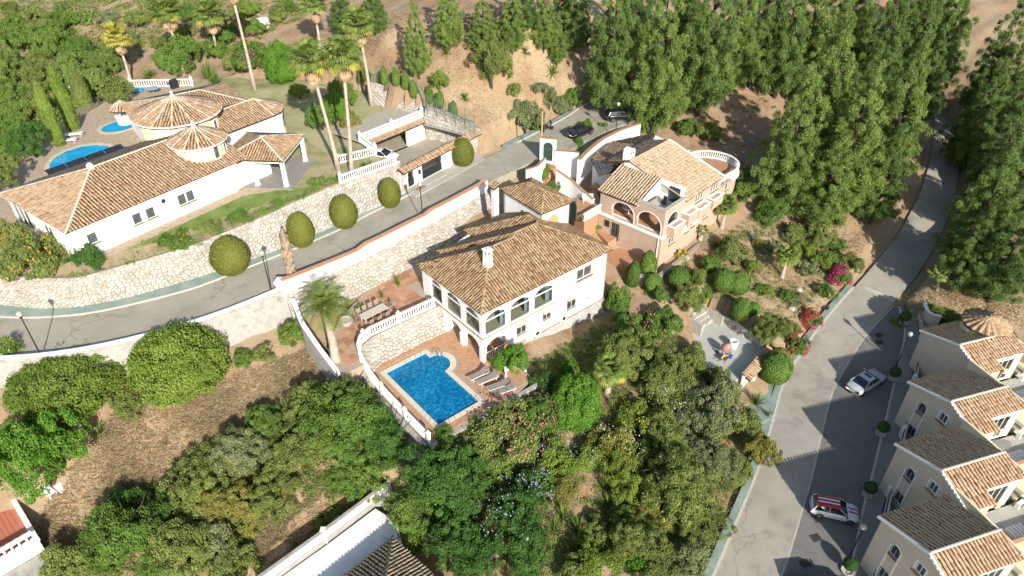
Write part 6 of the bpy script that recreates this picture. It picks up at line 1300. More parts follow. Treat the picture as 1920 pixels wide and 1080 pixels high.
lnD = resample([W(u, v, 7.0) for u, v in ((985, 322), (1005, 316), (1020, 300))], 8); wall_line('garden_wall', 'white wall with brown coping left of the arched gate', lnD, .25, 2, 7.3, WHITE, BROWNW, .07, .04)
st_ = thing('garden_steps', 'terracotta steps inside the arched green gate', 'steps', tuple(W(1030, 322, 5.2)), R(-40))
for k in range(6): m = MB(); m.box(-.8, .8, -.3 * k, -.3 * k + .3, -2, .9 - .18 * k); m.build('step', TERRA, st_)
def pad(name, px, z, mat, depth=3.0): m = MB(); m.solid([W(u, v, z) - Vector((0, 0, depth)) for u, v in px], (0, 0, depth)); return struct(m.build(name, mat))
pad('side_terrace', [(1082, 372), (1118, 352), (1128, 385), (1096, 412), (1078, 400)], 4.6, TERRA)
pad('courtyard', [(1105, 350), (1140, 325), (1160, 300), (1185, 285), (1175, 330), (1130, 360)], 4.7, TERRA)
pad('lower_terrace', [(1110, 440), (1160, 425), (1200, 440), (1235, 470), (1232, 508), (1180, 500), (1130, 480)], .6, TERRA, 2.0)
pad('mid_terrace', [(1112, 428), (1128, 412), (1165, 440), (1140, 455)], 1.7, TERRA, 2.0)
b8 = thing('balustrade', 'short white balustrade on the stairs between annex and peach house', 'balustrade', tuple(W(1095, 408, 4.6)), 0)
p0, p1 = W(1094, 415, 4.6), W(1126, 396, 4.6); balustrade(b8, [(0, 0, 0), tuple(p1 - p0)], .9); b8.location = p0
m = MB(); m.box(-.7, .7, -.35, .35, .42, .48); 
for x in (-.6, .6):
    for y in (-.3, .3): m.obox((x, y), .07, .07, 0, .42)
m.box(-.7, .7, .3, .36, .48, .85); o = m.build('white_bench', PLASTIC); o.location = W(1103, 378, 4.62); o.rotation_euler = (0, 0, R(5)); tag(o, 'white bench on the tiled side terrace of the peach house', 'bench')
m = MB(); m.solid([(-.5, 0, 0), (.5, 0, 0), (.5, 0, 1.9), (.25, 0, 2.3), (-.25, 0, 2.3), (-.5, 0, 1.9)], (0, .1, 0)); o = m.build('green_door', GREENM); o.location = W(1074, 412, 4.4); o.rotation_euler = (0, 0, R(-60)); tag(o, 'dark green arched door in the wall beside the annex', 'door')
lnE = resample([W(u, v, .9) for u, v in ((1180, 505), (1232, 510), (1285, 470), (1345, 420), (1395, 375))], 30); t = wall_line('stone_wall', 'low grey stone wall along the path below the peach house', lnE, .4, -3, .5, STONE_BED, None)
ly = MB(); FLr = None
# bollard-like planters by the parking kerb
# ------------------------------------------------------------------ vegetation: shared crowns made of leaf-sized faces
LEAF = [(-.5, 0, 0), (0, -.32, .04), (.5, 0, 0), (0, .32, .04)]
def rdir(rg, n): return nrm(rg.normal(size=(n, 3)))
def leaves(P, N, size, rg, vals, wid=1.0, jit=.65, tmpl=LEAF):
    n = len(P); Z = nrm(N + rg.normal(0, jit, (n, 3))); X = nrm(np.cross(Z, rdir(rg, n))); Y = np.cross(Z, X); s = (size * rg.uniform(.65, 1.35, n))[:, None]
    return inst(tmpl, [(0, 1, 2, 3)], X * s, Y * s * wid, Z * s, P, vals)
def crown_mesh(name, seed, ncl, nl, lsize, rc=(.22, .38), fill=.55, lobes=0, wid=1.0, core=0):
    """unit crown: radius 1, height 0..1 before scaling; leaves sit on clumps, clumps on a few uneven lobes"""
    rg = np.random.default_rng(seed); d = rdir(rg, ncl * 3); d = d[d[:, 2] > -.35][:ncl]; ncl = len(d)
    if lobes:
        ld = rdir(rg, lobes * 4); ld = ld[ld[:, 2] > -.25][:lobes]; lc = ld * rg.uniform(.30, .62, lobes)[:, None]; lr = rg.uniform(.34, .56, lobes); w = rg.choice(lobes, ncl, p=lr ** 2 / (lr ** 2).sum())
        C_ = lc[w] + d * (lr[w] * rg.uniform(fill, 1.0, ncl))[:, None]; lv_ = rg.random(lobes)[w] * .5
    else: C_ = d * (rg.uniform(fill, 1.0, ncl) * .80)[:, None]; lv_ = rg.random(ncl) * .3
    rad = rg.uniform(*rc, ncl); cv = np.clip(rg.random(ncl) * .6 + lv_, 0, 1); k = rg.integers(0, ncl, nl); q = rdir(rg, nl); q = np.where((np.einsum('ij,ij->i', q, d[k]) < -.25)[:, None], -q, q); rr = rad[k] * rg.uniform(.5, 1.1, nl)
    P = C_[k] + q * rr[:, None]; nn = nrm(q + .5 * d[k] + [0, 0, .25]); vals = np.clip(.5 * cv[k] + .5 * rg.random(nl), 0, 1)
    if core: q = rdir(rg, core); P = np.r_[P, q * rg.uniform(.5, .72, core)[:, None]]; nn = np.r_[nn, q]; vals = np.r_[vals, rg.random(core) * .4]
    P[:, 2] = np.maximum((P[:, 2] + .45) / 1.45, .0)
    V, F, c = leaves(P, nn, lsize, rg, vals, wid); return np_mesh(name, V, F, c)
def flower_mesh(seed, n, size):
    rg = np.random.default_rng(seed); cl = rdir(rg, 30); cl = cl[cl[:, 2] > -.1]; k = rg.integers(0, len(cl), n); d = nrm(cl[k] + rg.normal(0, .16, (n, 3))); P = d * rg.uniform(.93, 1.07, n)[:, None]; P[:, 2] = np.maximum((P[:, 2] + .45) / 1.45, .05)
    V, F, c = leaves(P, d, size, rg, rg.random(n), 1.6, .5); return np_mesh('flowers', V, F, c)
SHRUB = [crown_mesh('foliage', s, 80, 15000, .056, (.10, .25), .45, 7) for s in range(1, 7)]
TREE = [crown_mesh('crown', 20 + s, 170, 36000, .035, (.07, .18), .5, 10) for s in range(6)]
DENSE = [crown_mesh('crown', 40 + s, 260, 38000, .04, (.10, .19), .80, 0, 1.0, 6000) for s in range(2)]
LOOSE = [crown_mesh('foliage', 50 + s, 34, 4600, .07, (.12, .28), .3, 7) for s in range(4)]
def shell_mesh(name, seed, prof, n, lsize, jit=.3):
    """clipped shape: leaves tight on a surface of revolution (r,z)"""
    rg = np.random.default_rng(seed); pr = np.array(prof, float); t = rg.random(n) * (len(pr) - 1); z = np.interp(t, np.arange(len(pr)), pr[:, 1]); r = np.interp(t, np.arange(len(pr)), pr[:, 0]); a = rg.random(n) * 2 * np.pi
    dz = np.gradient(pr[:, 1]); dr = np.gradient(pr[:, 0]); nz = np.interp(t, np.arange(len(pr)), -dr); nr = np.interp(t, np.arange(len(pr)), dz)
    w = rg.normal(0, .02, n) + .03 * np.sin(3 * a + 5 * z) + .018 * np.sin(7 * a - 6 * z) ; P = np.stack([(r + w) * np.cos(a), (r + w) * np.sin(a), z + w * .3], 1); N = nrm(np.stack([nr * np.cos(a), nr * np.sin(a), nz], 1))
    V, F, c = leaves(P, N, lsize, rg, rg.random(n), 1.0, jit)
    na = 20; i_, a_ = np.meshgrid(np.arange(len(pr)), np.arange(na) * 2 * np.pi / na, indexing='ij'); CV = np.stack([pr[i_, 0] * .94 * np.cos(a_), pr[i_, 0] * .94 * np.sin(a_), pr[i_, 1] * .97], -1).reshape(-1, 3); ix_ = np.arange(len(pr) * na).reshape(len(pr), na); r_ = np.roll(ix_, -1, 1)
    CF = np.stack([ix_[:-1], r_[:-1], r_[1:], ix_[1:]], -1).reshape(-1, 4) + len(V); return np_mesh(name, np.r_[V, CV], np.r_[F, CF], np.r_[c, np.full(len(CF), .3)])
EGG = shell_mesh('foliage', 60, [(.62, 0), (.86, .12), (.98, .3), (1.0, .45), (.92, .64), (.76, .8), (.5, .92), (.25, .98), (.02, 1.0)], 15000, .055)
BALLT = shell_mesh('foliage', 61, [(.1, 0), (.6, .1), (.92, .3), (1, .5), (.92, .7), (.6, .9), (.05, 1)], 6000, .09)
COLM = shell_mesh('crown', 62, [(.55, 0), (.95, .1), (1.0, .3), (.92, .55), (.72, .76), (.4, .92), (.04, 1.0)], 9000, .10, .6)
NEED = [(0, -.07, 0), (1, -.015, 0), (1, .015, 0), (0, .07, 0)]
def pine_mesh(seed, H=1.0):
    rg = np.random.default_rng(seed); CP_, CD, CR = [], [], []
    lv = 19
    for i in range(lv):
        f = i / (lv - 1); z = .12 + .86 * f; R_ = ((1 - f) ** .8 * .97 + .03) * (1.0 if f > .15 else .7 + 2 * f); nb = max(3, int(9 * (1 - f) + 3))
        for k in range(nb):
            a = 2 * np.pi * (k + rg.random() * .8) / nb + i * 1.3; L_ = R_ * rg.uniform(.5, 1.12); m = max(1, int(L_ * 4.6))
            for q in range(m):
                g = (q + .9) / m; rr = L_ * (.30 + .70 * g); CP_.append((rr * np.cos(a) + rg.normal(0, .05), rr * np.sin(a) + rg.normal(0, .05), z + .035 * g * (1 - f) - .05 * (1 - g) * (1 - f) + rg.normal(0, .012))); CD.append((np.cos(a) * .6, np.sin(a) * .6, .8)); CR.append(rg.uniform(.11, .20) * (.75 + .4 * (1 - f)))
    CP_, CD, CR = np.array(CP_), np.array(CD), np.array(CR); n = len(CP_); per = 190; k = np.repeat(np.arange(n), per); m = n * per
    q = nrm(rdir(rg, m) + CD[k] * .6); P = CP_[k] + q * (CR[k] * rg.uniform(.35, 1.0, m))[:, None] * [.85, .85, .24]
    v = np.clip(.55 * rg.random(n)[k] + .45 * rg.random(m), 0, 1); Z = nrm(q + rg.normal(0, .5, (m, 3))); X = nrm(np.cross(Z, rdir(rg, m)) + q * .6); Y = nrm(np.cross(Z, X)); s = (.08 * rg.uniform(.6, 1.3, m))[:, None]
    V, F, c = inst(LEAF, [(0, 1, 2, 3)], X * s * [1, 1, .38], Y * s * .24 * [1, 1, .38], Z * s * .1, P, v); return np_mesh('crown', V, F, c)
PINE = [pine_mesh(70 + s) for s in range(4)]
def rosette(seed, n, up, droop, wid, seg=3, name='blades'):
    rg = np.random.default_rng(seed); m = MB()
    for i in range(n):
        a = rg.random() * 6.283; el = rg.uniform(*up); L_ = rg.uniform(.8, 1.1); pts = []; p = np.zeros(3); e = el; 
        for k in range(seg + 1): pts.append(p.copy()); p = p + L_ / seg * np.array([np.cos(a) * np.cos(e), np.sin(a) * np.cos(e), np.sin(e)]); e -= droop / seg
        s = np.array([-np.sin(a), np.cos(a), 0]); v = rg.random()
        for k in range(seg):
            w0, w1 = wid * (1 - (k / seg) ** 2) + .004, wid * (1 - ((k + 1) / seg) ** 2) + .004; m.poly([pts[k] - s * w0, pts[k] + s * w0, pts[k + 1] + s * w1, pts[k + 1] - s * w1], v)
    return m.mesh(name)
ROS = [rosette(1, 60, (.1, 1.5), .5, .035), rosette(2, 55, (.0, 1.3), .9, .05), rosette(3, 34, (.25, 1.2), .1, .06)]
CYC = rosette(4, 42, (.1, 1.2), 1.0, .075, 4)
TUFT = rosette(5, 90, (.5, 1.5), 1.1, .018)
def twig_mesh(seed):
    rg = np.random.default_rng(seed); m = MB()
    for i in range(120):
        d = nrm(rg.normal(size=3) + [0, 0, .7]); p = np.zeros(3); q = p + d * rg.uniform(.4, .7); r = q + nrm(d + rg.normal(0, .5, 3)) * .4; m.tube([p, q, r], [.02, .012, .004], 3, cap=False)
    return m.mesh('twigs')
TWIG = twig_mesh(9)
def fan_mesh(seed, n=16, droop=.5):
    rg = np.random.default_rng(seed); m = MB(); m.tube([(0, 0, 0), (.55, 0, .02), (.8, 0, 0)], [.025, .02, .015], 4, .6)
    for k in range(n):
        a = R(-105 + 210 * k / (n - 1)) + rg.normal(0, .03); v = rg.random(); b = np.array([.78, 0, 0]); p = b.copy(); e = .12; L_ = .85 * (1 - .15 * abs(a)); pts = [p.copy()]
        for q in range(3): p = p + L_ / 3 * np.array([np.cos(a) * np.cos(e), np.sin(a) * np.cos(e), np.sin(e)]); e -= droop; pts.append(p.copy())
        s = np.array([-np.sin(a), np.cos(a), 0]); ws = (.02, .075, .06, .006)
        for q in range(3): m.poly([pts[q] - s * ws[q], pts[q] + s * ws[q], pts[q + 1] + s * ws[q + 1], pts[q + 1] - s * ws[q + 1]], v)
    return m.mesh('frond')
FAN = [fan_mesh(1), fan_mesh(2, 15, .7), fan_mesh(3, 16, .35)]
def feather_mesh(seed):
    rg = np.random.default_rng(seed); m = MB(); p = np.zeros(3); e = .35; n = 16; sp = [p.copy()]
    for k in range(n): p = p + .11 * np.array([np.cos(e), 0, np.sin(e)]); e -= .085; sp.append(p.copy())
    m.tube(sp, [.03 * (1 - k / 18) + .004 for k in range(n + 1)], 3, .6, cap=False)
    for k in range(2, n + 1):
        for s in (-1, 1): L_ = .42 * math.sin(math.pi * (k + 1) / (n + 3)) + .1; d = np.array([.45, s * .9, -.18]); d = d / np.linalg.norm(d) * L_; w = np.array([.026, 0, 0]); m.poly([sp[k] - w, sp[k] + w, sp[k] + d + w * .2, sp[k] + d - w * .2], rg.random())
    return m.mesh('frond')
FEATH = feather_mesh(5)
# leaf colours
LM = {'lime': leaf('leaf_lime', [(.11, .175, .026), (.20, .28, .045), (.30, .38, .08)]), 'mid': leaf('leaf_mid', [(.065, .13, .022), (.145, .24, .044), (.25, .35, .072)]),
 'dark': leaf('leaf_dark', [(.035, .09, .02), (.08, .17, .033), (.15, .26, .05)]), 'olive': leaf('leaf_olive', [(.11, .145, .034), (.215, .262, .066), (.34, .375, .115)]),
 'grey': leaf('leaf_grey', [(.125, .15, .065), (.225, .255, .11), (.33, .35, .17)]), 'bright': leaf('leaf_bright', [(.055, .15, .016), (.125, .26, .03), (.225, .38, .06)]),
 'yellow': leaf('leaf_yellow', [(.17, .165, .04), (.27, .255, .06), (.37, .335, .09)]), 'topiary': leaf('leaf_topiary', [(.105, .13, .022), (.17, .185, .032), (.225, .22, .05), (.16, .125, .04)], big=.1),
 'pine': leaf('leaf_pine', [(.06, .115, .03), (.145, .225, .052), (.26, .35, .095)], .2, .6), 'pine2': leaf('leaf_pine_light', [(.09, .15, .034), (.19, .27, .06), (.315, .40, .105)], .2, .6),
 'palm': leaf('leaf_palm', [(.078, .130, .029), (.195, .260, .055), (.351, .377, .104)]), 'dead': leaf('leaf_dead', [(.260, .169, .091), (.442, .312, .182), (.572, .429, .260)], .15), 'ypalm': leaf('leaf_palm_yellow', [(.234, .234, .039), (.429, .390, .078), (.572, .468, .143)]),
 'blue': leaf('leaf_agave', [(.130, .208, .169), (.221, .312, .247), (.299, .390, .312)]), 'straw': leaf('leaf_straw', [(.34, .25, .145), (.50, .395, .24), (.62, .51, .335)], .35), 'twig': leaf('leaf_twig', [(.260, .215, .169), (.390, .332, .273), (.494, .429, .364)], .05)}
FM_ = {'pink': leaf('petal_pink', [(.50, .10, .17), (.62, .20, .28), (.66, .34, .38)], .3), 'magenta': leaf('petal_magenta', [(.42, .02, .12), (.56, .05, .20), (.62, .14, .27)], .3), 'red': leaf('petal_red', [(.40, .03, .05), (.55, .08, .10), (.60, .20, .20)], .3), 'lilac': leaf('petal_lilac', [(.26, .29, .46), (.38, .41, .56), (.48, .50, .62)], .3), 'white': leaf('petal_white', [(.62, .62, .56), (.72, .72, .68)], .3), 'orange': leaf('petal_orange', [(.55, .20, .02), (.65, .33, .04)], .3), 'yellow': leaf('petal_yellow', [(.55, .42, .03), (.66, .55, .08)], .3)}
FLW = [flower_mesh(80, 90, .05), flower_mesh(81, 1400, .06), flower_mesh(82, 200, .036)]
def solve(u, v, wpx, asp, frac=.5):
    """ground point, radius and height of a plant whose crown centre shows at (u, v) and is wpx wide"""
    uu, vv = u, v + wpx * .3
    for _ in range(7):
        g = G(uu, vv); d = PJ(g)[2]; w = wpx * d / FPX; h = asp * w; q = PJ(g + Vector((0, 0, h * frac))); uu += (u - q[0]) * .8; vv += (v - q[1]) * .8; vv = max(v - 5, min(v + 400, vv))
    return g, w / 2, h
STEM = {}
DBARK = pm('dark_bark', [(.05, .038, .028), (.10, .078, .06)], .95, 3, .6, 14)
def stem_mesh(kind):
    if kind not in STEM:
        m = MB()
        if kind == 'tree':
            m.tube([(0, 0, -.05), (.02, .01, .25), (0, .03, .5)], [.075, .055, .03], 7)
            for k in range(6): a = k * 1.05 + .3; m.tube([(0, 0, .2 + .04 * k), (.3 * math.cos(a), .3 * math.sin(a), .38 + .05 * k), (.6 * math.cos(a), .6 * math.sin(a), .55 + .05 * k)], [.035, .02, .008], 5)
        elif kind == 'pine':
            m.tube([(0, 0, -.03), (.02, 0, .3), (0, .02, .65), (0, 0, .97)], [.07, .05, .03, .006], 7)
            for k in range(12): a = k * 2.4; z = .22 + .042 * k; L_ = .5 * (1 - z) ** .6; m.tube([(0, 0, z), (L_ * .5 * math.cos(a), L_ * .5 * math.sin(a), z + .01), (L_ * math.cos(a), L_ * math.sin(a), z + .03)], [.02, .013, .005], 4)
        else:
            for k in range(5): a = k * 1.26; m.tube([(0, 0, -.06), (.15 * math.cos(a), .15 * math.sin(a), .25), (.45 * math.cos(a), .45 * math.sin(a), .6)], [.04, .028, .01], 5)
        STEM[kind] = m.mesh('trunk' if kind in ('tree', 'pine') else 'stem', DBARK, True)
    return STEM[kind]
RP = random.Random(5)
def plant(kind, u, v, wpx, asp, lm, label, fl=None, group=None, cat=None, at=None):
    g, r, h = solve(u, v, wpx, asp) if at is None else at
    nm, ct, me, st, fn = {'shrub': ('shrub', 'shrub', RP.choice(SHRUB), 'shrub', 'foliage'), 'tree': ('tree', 'tree', RP.choice(TREE), 'tree', 'crown'), 'dense': ('round_tree', 'tree', RP.choice(DENSE), 'tree', 'crown'), 'loose': ('shrub', 'shrub', RP.choice(LOOSE), 'shrub', 'foliage'),
        'egg': ('clipped_bush', 'bush', EGG, None, 'foliage'), 'ball': ('clipped_bush', 'bush', BALLT, 'shrub', 'foliage'), 'col': ('cypress_tree', 'tree', COLM, 'tree', 'crown'), 'pine': ('pine_tree', 'tree', RP.choice(PINE), 'pine', 'crown'),
        'yucca': ('yucca', 'plant', ROS[0], None, 'blades'), 'agave': ('agave', 'plant', ROS[2], None, 'blades'), 'spiky': ('spiky_plant', 'plant', ROS[1], None, 'blades'), 'cycad': ('cycad', 'plant', CYC, None, 'blades'), 'tuft': ('grass_tuft', 'grass', TUFT, None, 'blades'), 'twig': ('dry_bush', 'bush', TWIG, None, 'twigs')}[kind]
    t = thing(nm, label, cat or ct, tuple(g - Vector((0, 0, .05))), RP.uniform(0, 6.28), group)
    if st: put(stem_mesh(st).name.split('.')[0], stem_mesh(st), t, sc=(r, r, h))
    if kind in ('yucca', 'agave', 'spiky', 'cycad', 'tuft', 'twig'): put(fn, me, t, sc=(r, r, max(h, r * .8)), mat=LM[lm])
    else: put(fn, me, t, sc=(r, r, h * 1.0), mat=LM[lm])
    if fl: put('flowers', FLW[fl[1]], t, kind='stuff', sc=(r, r, h), mat=FM_[fl[0]])
    return t
def palm(base, top, crown_r, label, nf=44, mat='palm', skirt=True, r0=.23, feather=False, group='tall fan palms'):
    """trunk from base to top (world points), fan or feather fronds each an object"""
    base, top = Vector(base), Vector(top); t = thing('palm_tree', label, 'palm', tuple(base), group=group); d = top - base; m = MB(); rg = random.Random(label)
    m.tube([d * f + Vector((.12 * math.sin(f * 3), .1 * math.sin(f * 2.2), 0)) * (1 - f) for f in (0, .15, .4, .7, 1)], [r0 * 1.5, r0 * 1.05, r0 * .85, r0 * .75, r0 * .8], 9); m.v = [(x, y, z - (.15 if z < .05 else 0)) for x, y, z in m.v]; m.build('trunk', PALMB, t, True)
    for k in range(nf):
        el = R(78 - 105 * (k / (nf - 1)) ** .9 + rg.uniform(-6, 6)); az = k * 2.399 + rg.uniform(-.15, .15); me = FEATH if feather else rg.choice(FAN)
        o = put('frond', me, t, loc=d + Vector((0, 0, -.1)), rz=(rg.uniform(-.25, .25), -el, az), sc=crown_r / 1.6 * rg.uniform(.9, 1.1), mat=LM[mat if k < nf * .86 else 'ypalm'])
    if skirt:
        for k in range(12): o = put('dead_frond', rg.choice(FAN), t, loc=d + Vector((0, 0, -.5 - .05 * k)), rz=(0, R(rg.uniform(48, 78)), k * 2.399), sc=crown_r / 2.0, mat=LM['dead'])
    return t
def palm_px(u0, v0, u1, v1, cr, label, **kw):
    b = G(u0, v0); x = b
    best = min((abs(PJ(b + Vector((0, 0, h)))[1] - v1), h) for h in np.arange(.5, 26, .1)); h = best[1]; p = b + Vector((0, 0, h)); q = PJ(p); dx = (u1 - q[0]) * q[2] / FPX
    return palm(b, p + Vector((dx, 0, 0)), cr, label, **kw)
# scatter helpers
def gz_vec(x, y):
    i = np.clip(np.searchsorted(GX, x) - 1, 0, len(GX) - 2); j = np.clip(np.searchsorted(GY, y) - 1, 0, len(GY) - 2); a = (x - GX[i]) / (GX[i + 1] - GX[i]); b = (y - GY[j]) / (GY[j + 1] - GY[j])
    return ZZ[j, i] * (1 - a) * (1 - b) + ZZ[j, i + 1] * a * (1 - b) + ZZ[j + 1, i] * (1 - a) * b + ZZ[j + 1, i + 1] * a * b
BLOCK = [plot_w, terr_w, deck_w, court_w, patio_w, lower_w, ribbon_poly(offset(UP_FAR, -1.8), offset(UP_NEAR, 1.4)), ribbon_poly(offset(TC_FAR, -.2), TC_NEAR), ribbon_poly(offset(LO_L, -.9), offset(LO_M, .2)), ribbon_poly(PK_L, offset(PK_R, 1.5)), [tuple(FM.w(x, y).xy) for x, y in ((0, 0), (16.6, 0), (16.6, 12.5), (0, 12.5))], [tuple(FP.w(x, y).xy) for x, y in ((0, -1), (20, -1), (20, 14), (0, 14))]] + [[tuple(Frame((W(u, v, -.5).x, W(u, v, -.5).y, 0), 17.5).w(x, y).xy) for x, y in ((-2, 1), (14, 1), (14, -9), (-2, -9))] for (u, v), _ in ROW[:4]]
def scatter_pts(poly_px, n, seed, z=0):
    poly = [tuple(G(u, v, ground).xy) for u, v in poly_px] if max(abs(p[0]) + abs(p[1]) for p in poly_px) < 1e5 else [(p[0] / 1e6, p[1] / 1e6) for p in poly_px]; rg = np.random.default_rng(seed); xs = [p[0] for p in poly]; ys = [p[1] for p in poly]; out = np.zeros((0, 2))
    for _ in range(30):
        q = np.stack([rg.uniform(min(xs), max(xs), n), rg.uniform(min(ys), max(ys), n)], 1); k = in_poly(q[:, 0], q[:, 1], poly)
        for b in BLOCK: k &= ~in_poly(q[:, 0], q[:, 1], b)
        out = np.r_[out, q[k]]
        if len(out) >= n: break
    out = out[:n]; return np.c_[out, gz_vec(out[:, 0], out[:, 1])]
def grass_field(name, label, poly_px, n, seed, mat, L_=(.3, .75), wid=.035, lean=.9):
    P = scatter_pts(poly_px, n, seed); n = len(P); rg = np.random.default_rng(seed + 1); cl = np.sin(P[:, 0] * 1.7 + 1.3 * np.sin(P[:, 1] * 1.1)) * np.sin(P[:, 1] * 1.4 + np.sin(P[:, 0])); d = np.stack([cl * .8 + rg.normal(0, lean, n), np.cos(P[:, 0] * .7 + P[:, 1] * .5) * .8 + rg.normal(0, lean, n), rg.uniform(.04, .55, n)], 1); d = nrm(d) * rg.uniform(*L_, n)[:, None]; Y = nrm(np.cross(d, rdir(rg, n))) * wid / .07 * rg.uniform(.6, 1.4, n)[:, None]
    V, F, c = inst(NEED, [(0, 1, 2, 3)], d, Y, np.zeros_like(d), P - [0, 0, .03], np.clip(.5 + .3 * cl + rg.normal(0, .22, n), 0, 1)); o = put(name, np_mesh(name, V, F, c, LM[mat]), kind='stuff'); o['label'] = label; o['category'] = 'grass'
def scrub(name, label, poly_px, n, per, seed, mat, r=(.25, .6), ls=.14, hz=.8):
    C_ = scatter_pts(poly_px, n, seed); n = len(C_); rg = np.random.default_rng(seed + 1); k = np.repeat(np.arange(n), per); q = rdir(rg, len(k)); q[:, 2] = np.abs(q[:, 2]); rad = rg.uniform(*r, n); P = C_[k] + q * (rad[k] * rg.uniform(.5, 1.1, len(k)))[:, None] * [1, 1, hz]
    V, F, c = leaves(P, q + [0, 0, .3], ls, rg, np.clip(.5 * rg.random(n)[k] + .5 * rg.random(len(k)), 0, 1)); o = put(name, np_mesh(name, V, F, c, LM[mat]), kind='stuff'); o['label'] = label; o['category'] = 'undergrowth'
# ------------------------------------------------------------------ clipped bushes along the stone wall
for u, v, w, a, lab in [(432, 476, 70, 1.0, 'leftmost and largest clipped egg bush along the stone wall'), (561, 425, 49, 1.35, 'second clipped egg bush from the left along the stone wall'), (644, 390, 50, 1.25, 'third clipped egg bush from the left along the stone wall'), (727, 356, 40, 1.4, 'clipped egg bush left of the arched gate'), (864, 292, 45, 1.4, 'clipped egg bush right of the driveway gate')]:
    i = int(np.argmin([abs(PJ(p)[0] - u) for p in WALL_FOOT])) if u < 760 else None
    if i is not None: d = PJ(WALL_FOOT[i])[2]; w2 = w * d / FPX; o_ = offset(WALL_FOOT, .55)[i]; at = (Vector((o_[0], o_[1], WALL_FOOT[i][2] + .05)), w2 / 2, w2 * a * .98)
    else: at = (FL.w(40.6, -11.2, 6.1), 1.35, 3.3)
    plant('egg', u, v, w, a, 'topiary', lab, at=at, group='clipped egg bushes along the upper street')
# ------------------------------------------------------------------ left side of the lower slope
plant('dense', 330, 668, 195, .64, 'lime', 'large round yellow-green tree in front of the low street wall')
plant('dense', 120, 705, 225, .40, 'lime', 'broad flat-topped yellow-green tree at the left below the street')
plant('tree', 62, 838, 195, .95, 'bright', 'tall glossy dark-and-bright green tree at the left edge')
plant('shrub', 14, 664, 70, 1.0, 'mid', 'white-flowering bush at the left edge beside the lamp', ('white', 0))
plant('spiky', 183, 800, 48, .9, 'mid', 'spiky green plant right of the glossy left-edge tree')
plant('shrub', 232, 770, 60, .5, 'olive', 'low green bush under the broad left tree'); plant('shrub', 545, 628, 70, .7, 'mid', 'orange-flowering bush against the weathered street wall', ('orange', 0))
plant('shrub', 455, 670, 55, .55, 'mid', 'low green weeds at the foot of the weathered wall'); plant('loose', 500, 655, 60, .5, 'olive', 'thin olive bush between weeds and the dividing wall')
plant('loose', 245, 750, 80, .5, 'olive', 'olive scrub between the two round yellow-green trees')
# dark mass in the lower left
for u, v, w, a, lm, lab in [(650, 765, 190, .75, 'mid', 'wide dark green tree left of the pool deck'), (735, 815, 130, .8, 'dark', 'dark green tree below the pool deck corner'), (560, 830, 150, .7, 'olive', 'olive tree between dry field and pool deck trees'), (470, 840, 140, .7, 'grey', 'grey-green tree at the edge of the dry field'),
   (355, 905, 150, .7, 'olive', 'olive tree lower left of the dry field'), (420, 930, 120, .7, 'yellow', 'yellowish bush in the lower left thicket'), (520, 915, 120, .7, 'olive', 'dull olive bush in the middle of the lower left thicket'), (530, 920, 55, .8, 'yellow', 'small bright yellow bush beside the dry gully'), (470, 960, 90, .6, 'yellow', 'yellow-green bush above the lattice wall'),
   (245, 985, 170, .8, 'mid', 'big green tree near the bottom left corner'), (355, 1030, 160, .8, 'olive', 'big olive tree at the bottom left'), (400, 1000, 110, .8, 'grey', 'feathery grey-green tree at the bottom left'), (240, 945, 100, .7, 'dark', 'dark green shrub behind the bottom left trees'), (130, 1050, 110, .7, 'olive', 'brownish olive bush beside the bottom left house'), (300, 1060, 130, .7, 'mid', 'green bush on the bottom edge left of the lattice wall'),
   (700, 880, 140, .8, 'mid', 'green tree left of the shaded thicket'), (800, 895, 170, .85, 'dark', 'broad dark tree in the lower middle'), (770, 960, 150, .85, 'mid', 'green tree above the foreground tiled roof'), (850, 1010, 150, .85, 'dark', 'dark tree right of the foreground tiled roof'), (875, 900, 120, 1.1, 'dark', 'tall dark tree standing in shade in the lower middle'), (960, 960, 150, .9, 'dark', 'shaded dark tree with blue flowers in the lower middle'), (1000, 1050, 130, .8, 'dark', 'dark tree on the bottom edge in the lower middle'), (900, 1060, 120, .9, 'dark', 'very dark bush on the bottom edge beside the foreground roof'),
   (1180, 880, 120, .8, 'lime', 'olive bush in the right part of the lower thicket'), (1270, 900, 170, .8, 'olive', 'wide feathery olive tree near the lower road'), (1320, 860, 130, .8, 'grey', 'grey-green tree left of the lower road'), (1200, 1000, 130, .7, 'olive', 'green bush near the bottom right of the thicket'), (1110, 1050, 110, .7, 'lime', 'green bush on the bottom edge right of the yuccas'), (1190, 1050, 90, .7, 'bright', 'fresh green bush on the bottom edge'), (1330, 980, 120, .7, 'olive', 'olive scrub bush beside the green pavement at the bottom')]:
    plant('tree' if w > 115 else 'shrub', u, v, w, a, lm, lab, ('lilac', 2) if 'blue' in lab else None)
plant('dense', 1080, 745, 110, 1.0, 'bright', 'vivid light green tree below the white villa'); plant('tree', 1130, 700, 70, .9, 'bright', 'smaller vivid green tree behind the light green tree')
plant('shrub', 945, 800, 160, .6, 'olive', 'pink-flowering oleander hedge in front of the loungers', ('pink', 2)); plant('shrub', 1010, 775, 100, .7, 'mid', 'pink-dotted bush beside the short curved balustrade', ('pink', 0))
